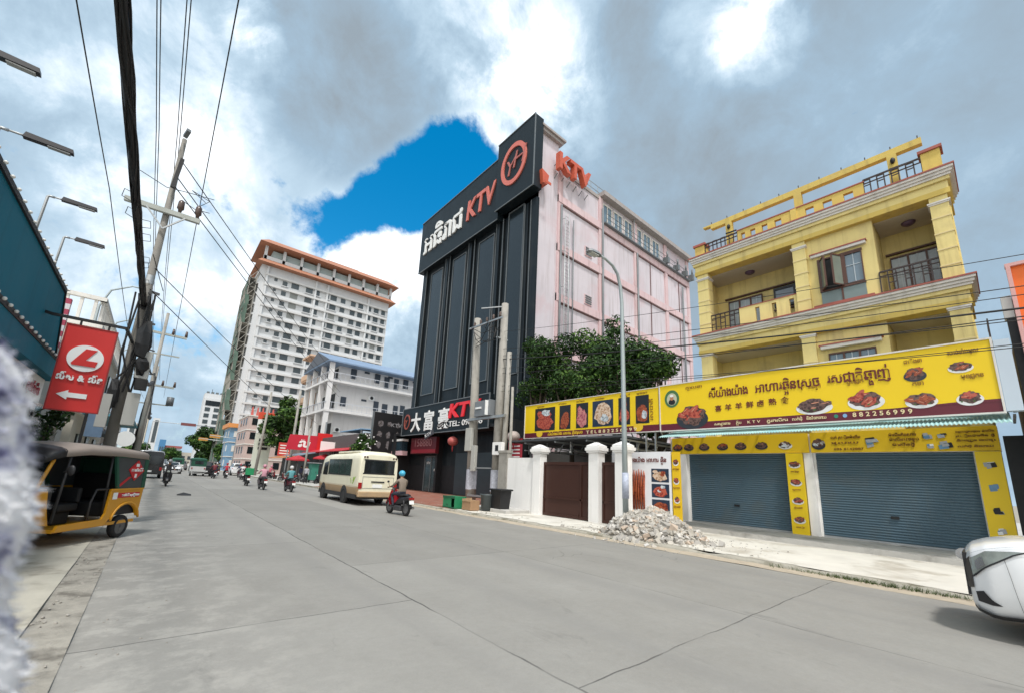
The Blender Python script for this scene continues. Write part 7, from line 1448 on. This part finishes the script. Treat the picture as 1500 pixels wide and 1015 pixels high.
riders = [
 (7.75, 15.45, R(4), C('moto_dark', (.02, .02, .025), .35), C('moto_red', (.35, .012, .02), .3), None, 'dark motorbike with red front shield behind the cream minibus', C('jacket_brown', (.20, .16, .125)), C('jeans_dark', (.03, .035, .055)), C('helmet_cyan', (.06, .38, .58), .3), 'person in brown jacket and cyan helmet riding behind the minibus'),
 (7.3, 30.6, R(3), C('moto_maroon', (.10, .02, .03), .3), C('moto_maroon', (0, 0, 0)), None, 'maroon scooter ridden by someone in teal near the kerb', C('shirt_teal', (.10, .30, .33)), C('pants_black', (.015, .015, .02)), C('helmet_white', (.62, .62, .62), .3), 'person in teal shirt and white helmet riding a maroon scooter'),
 (6.1, 32.8, R(2), C('moto_black', (.012, .012, .014), .3), C('moto_black', (0, 0, 0)), None, 'black scooter ridden by someone all in pink', C('shirt_pink', (.55, .28, .34)), C('pants_grey', (.10, .09, .10)), C('helmet_pink', (.55, .25, .32), .3), 'person in pink top and pink helmet riding a black scooter'),
 (6.0, 38.2, R(-2), C('moto_black', (0, 0, 0)), C('moto_grey', (.12, .12, .13), .3), C('box_green', (.015, .26, .10), .5), 'grey fronted scooter with green delivery box', C('shirt_black', (.02, .02, .022)), C('pants_black', (0, 0, 0)), C('helmet_black', (.015, .015, .018), .25), 'person in black clothes riding with a green delivery box'),
 (7.7, 52.5, 0, C('moto_white', (.55, .55, .55), .3), C('moto_white', (0, 0, 0)), None, 'white scooter following the red shirted rider', C('shirt_white', (.58, .58, .58)), C('pants_grey', (0, 0, 0)), C('helmet_dark', (.05, .05, .06), .3), 'person in white shirt riding a white scooter'),
 (6.6, 55.6, 0, C('moto_pale', (.40, .40, .40), .3), C('moto_black', (0, 0, 0)), None, 'pale tailed scooter of the red shirted rider', C('shirt_red', (.40, .02, .035)), C('pants_black', (0, 0, 0)), C('helmet_red', (.35, .03, .05), .3), 'person in bright red shirt riding a pale scooter'),
 (5.3, 54.0, R(4), C('moto_dark', (0, 0, 0)), C('moto_dark', (0, 0, 0)), None, 'dark scooter in the crowd beside the black car', C('shirt_maroon', (.14, .02, .03)), C('pants_black', (0, 0, 0)), C('helmet_black', (0, 0, 0)), 'person in maroon shirt and black helmet riding beside the black car'),
 (5.9, 58.5, R(-3), C('moto_black', (0, 0, 0)), C('moto_red', (0, 0, 0)), None, 'red fronted scooter ahead in the far crowd', C('shirt_navy', (.03, .04, .10)), C('jeans_dark', (0, 0, 0)), C('helmet_white', (0, 0, 0)), 'person in navy shirt riding ahead in the far crowd'),
 (.95, 34.6, R(180), C('moto_black', (0, 0, 0)), C('moto_black', (0, 0, 0)), None, 'black motorbike coming toward the yellow tricycle taxi', C('shirt_charcoal', (.05, .05, .055)), C('pants_black', (0, 0, 0)), C('helmet_grey', (.25, .25, .26), .3), 'person in charcoal clothes riding toward the camera'),
 (8.6, 60.5, R(2), C('moto_maroon', (0, 0, 0)), C('moto_maroon', (0, 0, 0)), None, 'maroon scooter ahead of the white shirted rider', C('shirt_navy', (0, 0, 0)), C('pants_grey', (0, 0, 0)), C('helmet_red', (0, 0, 0)), 'person in navy shirt and red helmet riding ahead of the white shirted rider'),
 (6.9, 66.0, R(-2), C('moto_dark', (0, 0, 0)), C('moto_grey', (0, 0, 0)), None, 'grey fronted scooter far along the lane past the black car', C('shirt_olive', (.14, .15, .06)), C('pants_black', (0, 0, 0)), C('helmet_black', (0, 0, 0)), 'person in olive shirt riding far along the lane past the black car'),
 (9.6, 64.5, R(3), C('moto_black', (0, 0, 0)), C('moto_white', (0, 0, 0)), None, 'white fronted scooter beside the far kerb shops', C('shirt_red', (0, 0, 0)), C('jeans_dark', (0, 0, 0)), C('helmet_dark', (0, 0, 0)), 'person in red shirt and blue trousers riding beside the far kerb shops'),
 (4.9, 75.0, R(0), C('moto_dark', (0, 0, 0)), C('moto_dark', (0, 0, 0)), None, 'dark scooter small in the distance between far cars', C('shirt_maroon', (0, 0, 0)), C('pants_black', (0, 0, 0)), C('helmet_white', (0, 0, 0)), 'person in maroon shirt and white helmet small between far cars'),
 (11.2, 56.0, R(-60), C('moto_dark', (0, 0, 0)), C('moto_red', (0, 0, 0)), None, 'dark scooter turning in at the shops by the kerb', C('shirt_rose', (.45, .10, .14)), C('pants_grey', (0, 0, 0)), C('helmet_pink', (0, 0, 0)), 'person in rose shirt on a scooter turning in at the shops'),
]
for (x, y, rz, mb_, mf_, bx_, l1, sh, pa_, hc, l2) in riders:
    scooter(l1, mb_, mf_, x, y, rz, box=bx_); person(l2, 'ride', sh, pa_, hc, 'helmet', x, y, .0, rz, grp='motorbike riders')
for k, (x, y, c, lab) in enumerate(((11.6, 50.0, 'moto_red', 'red scooter parked under the shop awnings'), (12.3, 52.5, 'moto_white', 'white scooter parked under the shop awnings'), (12.4, 47.0, 'moto_grey', 'grey scooter parked beside the red parasol'), (13.4, 44.5, 'moto_dark', 'dark scooter parked behind the walking pedestrian'))):
    scooter(lab, MATS[c], MATS[c], x, y, R(70+20*k), 'scooters parked at the shops')
person('person in pale grey shirt and dark trousers walking along the kerb by the shops', 'walk', C('shirt_palegrey', (.36, .36, .40)), C('pants_black', (0, 0, 0)), C('hair_black', (.01, .01, .012), .5), 'hair', 11.95, 44.2, .11, R(160), grp='pedestrians')
person('person in dark blue shirt standing among the parked scooters', 'stand', C('shirt_navy', (0, 0, 0)), C('jeans_dark', (0, 0, 0)), MATS['hair_black'], 'hair', 13.2, 51.0, .11, R(120), grp='pedestrians')
person('person in red top standing at the stall under the red parasol', 'stand', C('shirt_red', (0, 0, 0)), C('pants_black', (0, 0, 0)), MATS['hair_black'], 'hair', 14.6, 46.6, .11, R(200), grp='pedestrians')
for x, y, z, lab in ((12.6, 50.6, 2.5, 'small red parasol by the thin pale kerb post'), (14.6, 47.6, 2.75, 'red parasol with fringe over a stall behind the minibus')):
    P2 = thing('market_parasol', lab, 'parasol', (x, y, .1)); b = MB(); n = 10; top = b.P((x, y, z+.45)); rg = [b.P((x+1.25*math.cos(t), y+1.25*math.sin(t), z)) for t in [2*math.pi*k/n for k in range(n)]]; lw = [b.P((x+1.27*math.cos(t), y+1.27*math.sin(t), z-.16)) for t in [2*math.pi*k/n for k in range(n)]]
    for k in range(n): b.F(top, rg[k], rg[(k+1) % n]); b.F(rg[k], lw[k], lw[(k+1) % n], rg[(k+1) % n])
    b.build('canopy', M_redcl, P2); MB().tube([(x, y, .1), (x, y, z+.45)], .03, 6).build('pole', M_steel, P2)
S = thing('market_stall', 'green sided stall cart beside the thin pale post at the kerb', 'stall', (13.2, 46, .1)); MB().box(12.9, 13.6, 46, 47.2, .4, 2.1).build('cabinet', mat('stall_green', (.04, .22, .16), .6, .2), S); MB().box(12.7, 13.8, 45.8, 47.4, 2.1, 2.2).build('top', M_steel, S); b = MB(); [b.bar((xx, yy, .1), (xx, yy, .4), .06) for xx in (12.95, 13.55) for yy in (46.1, 47.1)]; b.build('leg', M_steel, S)
# flattened dark object on the road
b = MB(); b.loft([[(1.2, 25.45, .005), (1.22, 25.6, .01), (1.2, 25.5, .05)], [(1.45, 25.3, .005), (1.5, 25.65, .01), (1.45, 25.5, .14)], [(1.75, 25.35, .005), (1.78, 25.55, .01), (1.75, 25.45, .07)]], smooth=False)
b.build('road_debris', M_plast, label='small dark crumpled scrap lying alone on the road', cat='debris', base=(1.45, 25.5, 0))
# fluffy cloth hanging close to the camera
def fluff():
    m = bpy.data.materials.new('fluffy_cloth'); m.use_nodes = True; t = NB(m.node_tree); p = m.node_tree.nodes['Principled BSDF']; o = t.n('ShaderNodeTexCoord').outputs['Object']
    n = t.noise(o, 34, 5, .6, .6); r = t.n('ShaderNodeValToRGB'); t.l(n, r.inputs[0]); e = r.color_ramp.elements; e[0].position = .34; e[0].color = (.06, .06, .17, 1); e[1].position = .50; e[1].color = (.76, .76, .78, 1); q = r.color_ramp.elements.new(.42); q.color = (.46, .47, .58, 1)
    t.l(r.outputs[0], p.inputs['Base Color']); p.inputs['Roughness'].default_value = .95; p.inputs['Sheen Weight'].default_value = .4; return m
rr = random.Random(14); b = MB(); b.smooth = True; rings = []
for k in range(34):
    z = 1.672-k*.0092; f = k/33; cx = -.150+.044*f + .004*math.sin(k*.7); rx = .088*min(1, .45+math.sqrt(f*2.2)) ; ry = .05*min(1, .45+math.sqrt(f*2.2))
    rings.append([(cx+rx*(1+.05*noise.noise(Vector((math.cos(t)*2, math.sin(t)*2, k*.35))))*math.cos(t), .335+ry*math.sin(t)*(1+.1*math.sin(3*t+k*.2)), z) for t in [2*math.pi*j/26 for j in range(26)]])
b.loft(rings); b.smooth = False
for q in range(7000):
    k = rr.randrange(33); j = rr.randrange(26); p = Vector(rings[k][j]).lerp(Vector(rings[k+1][(j+1) % 26]), rr.random()); c = Vector((sum(v[0] for v in rings[k])/26, .335, p.z)); n = (p-c).normalized()+Vector((rr.gauss(0, .35), rr.gauss(0, .35), rr.gauss(0, .5))); n.normalize(); s = n.cross(Vector((rr.gauss(0, 1), rr.gauss(0, 1), rr.gauss(0, 1)))).normalized()*.0009; L_ = rr.uniform(.003, .008)
    b.F(b.P(p-s), b.P(p+s), b.P(p+n*L_))
b.build('fluffy_cloth', fluff(), label='fluffy white and navy cloth hanging blurred very close to the camera', cat='cloth', base=(-.12, .335, 1.38))
bpy.data.scenes.remove(TMP)
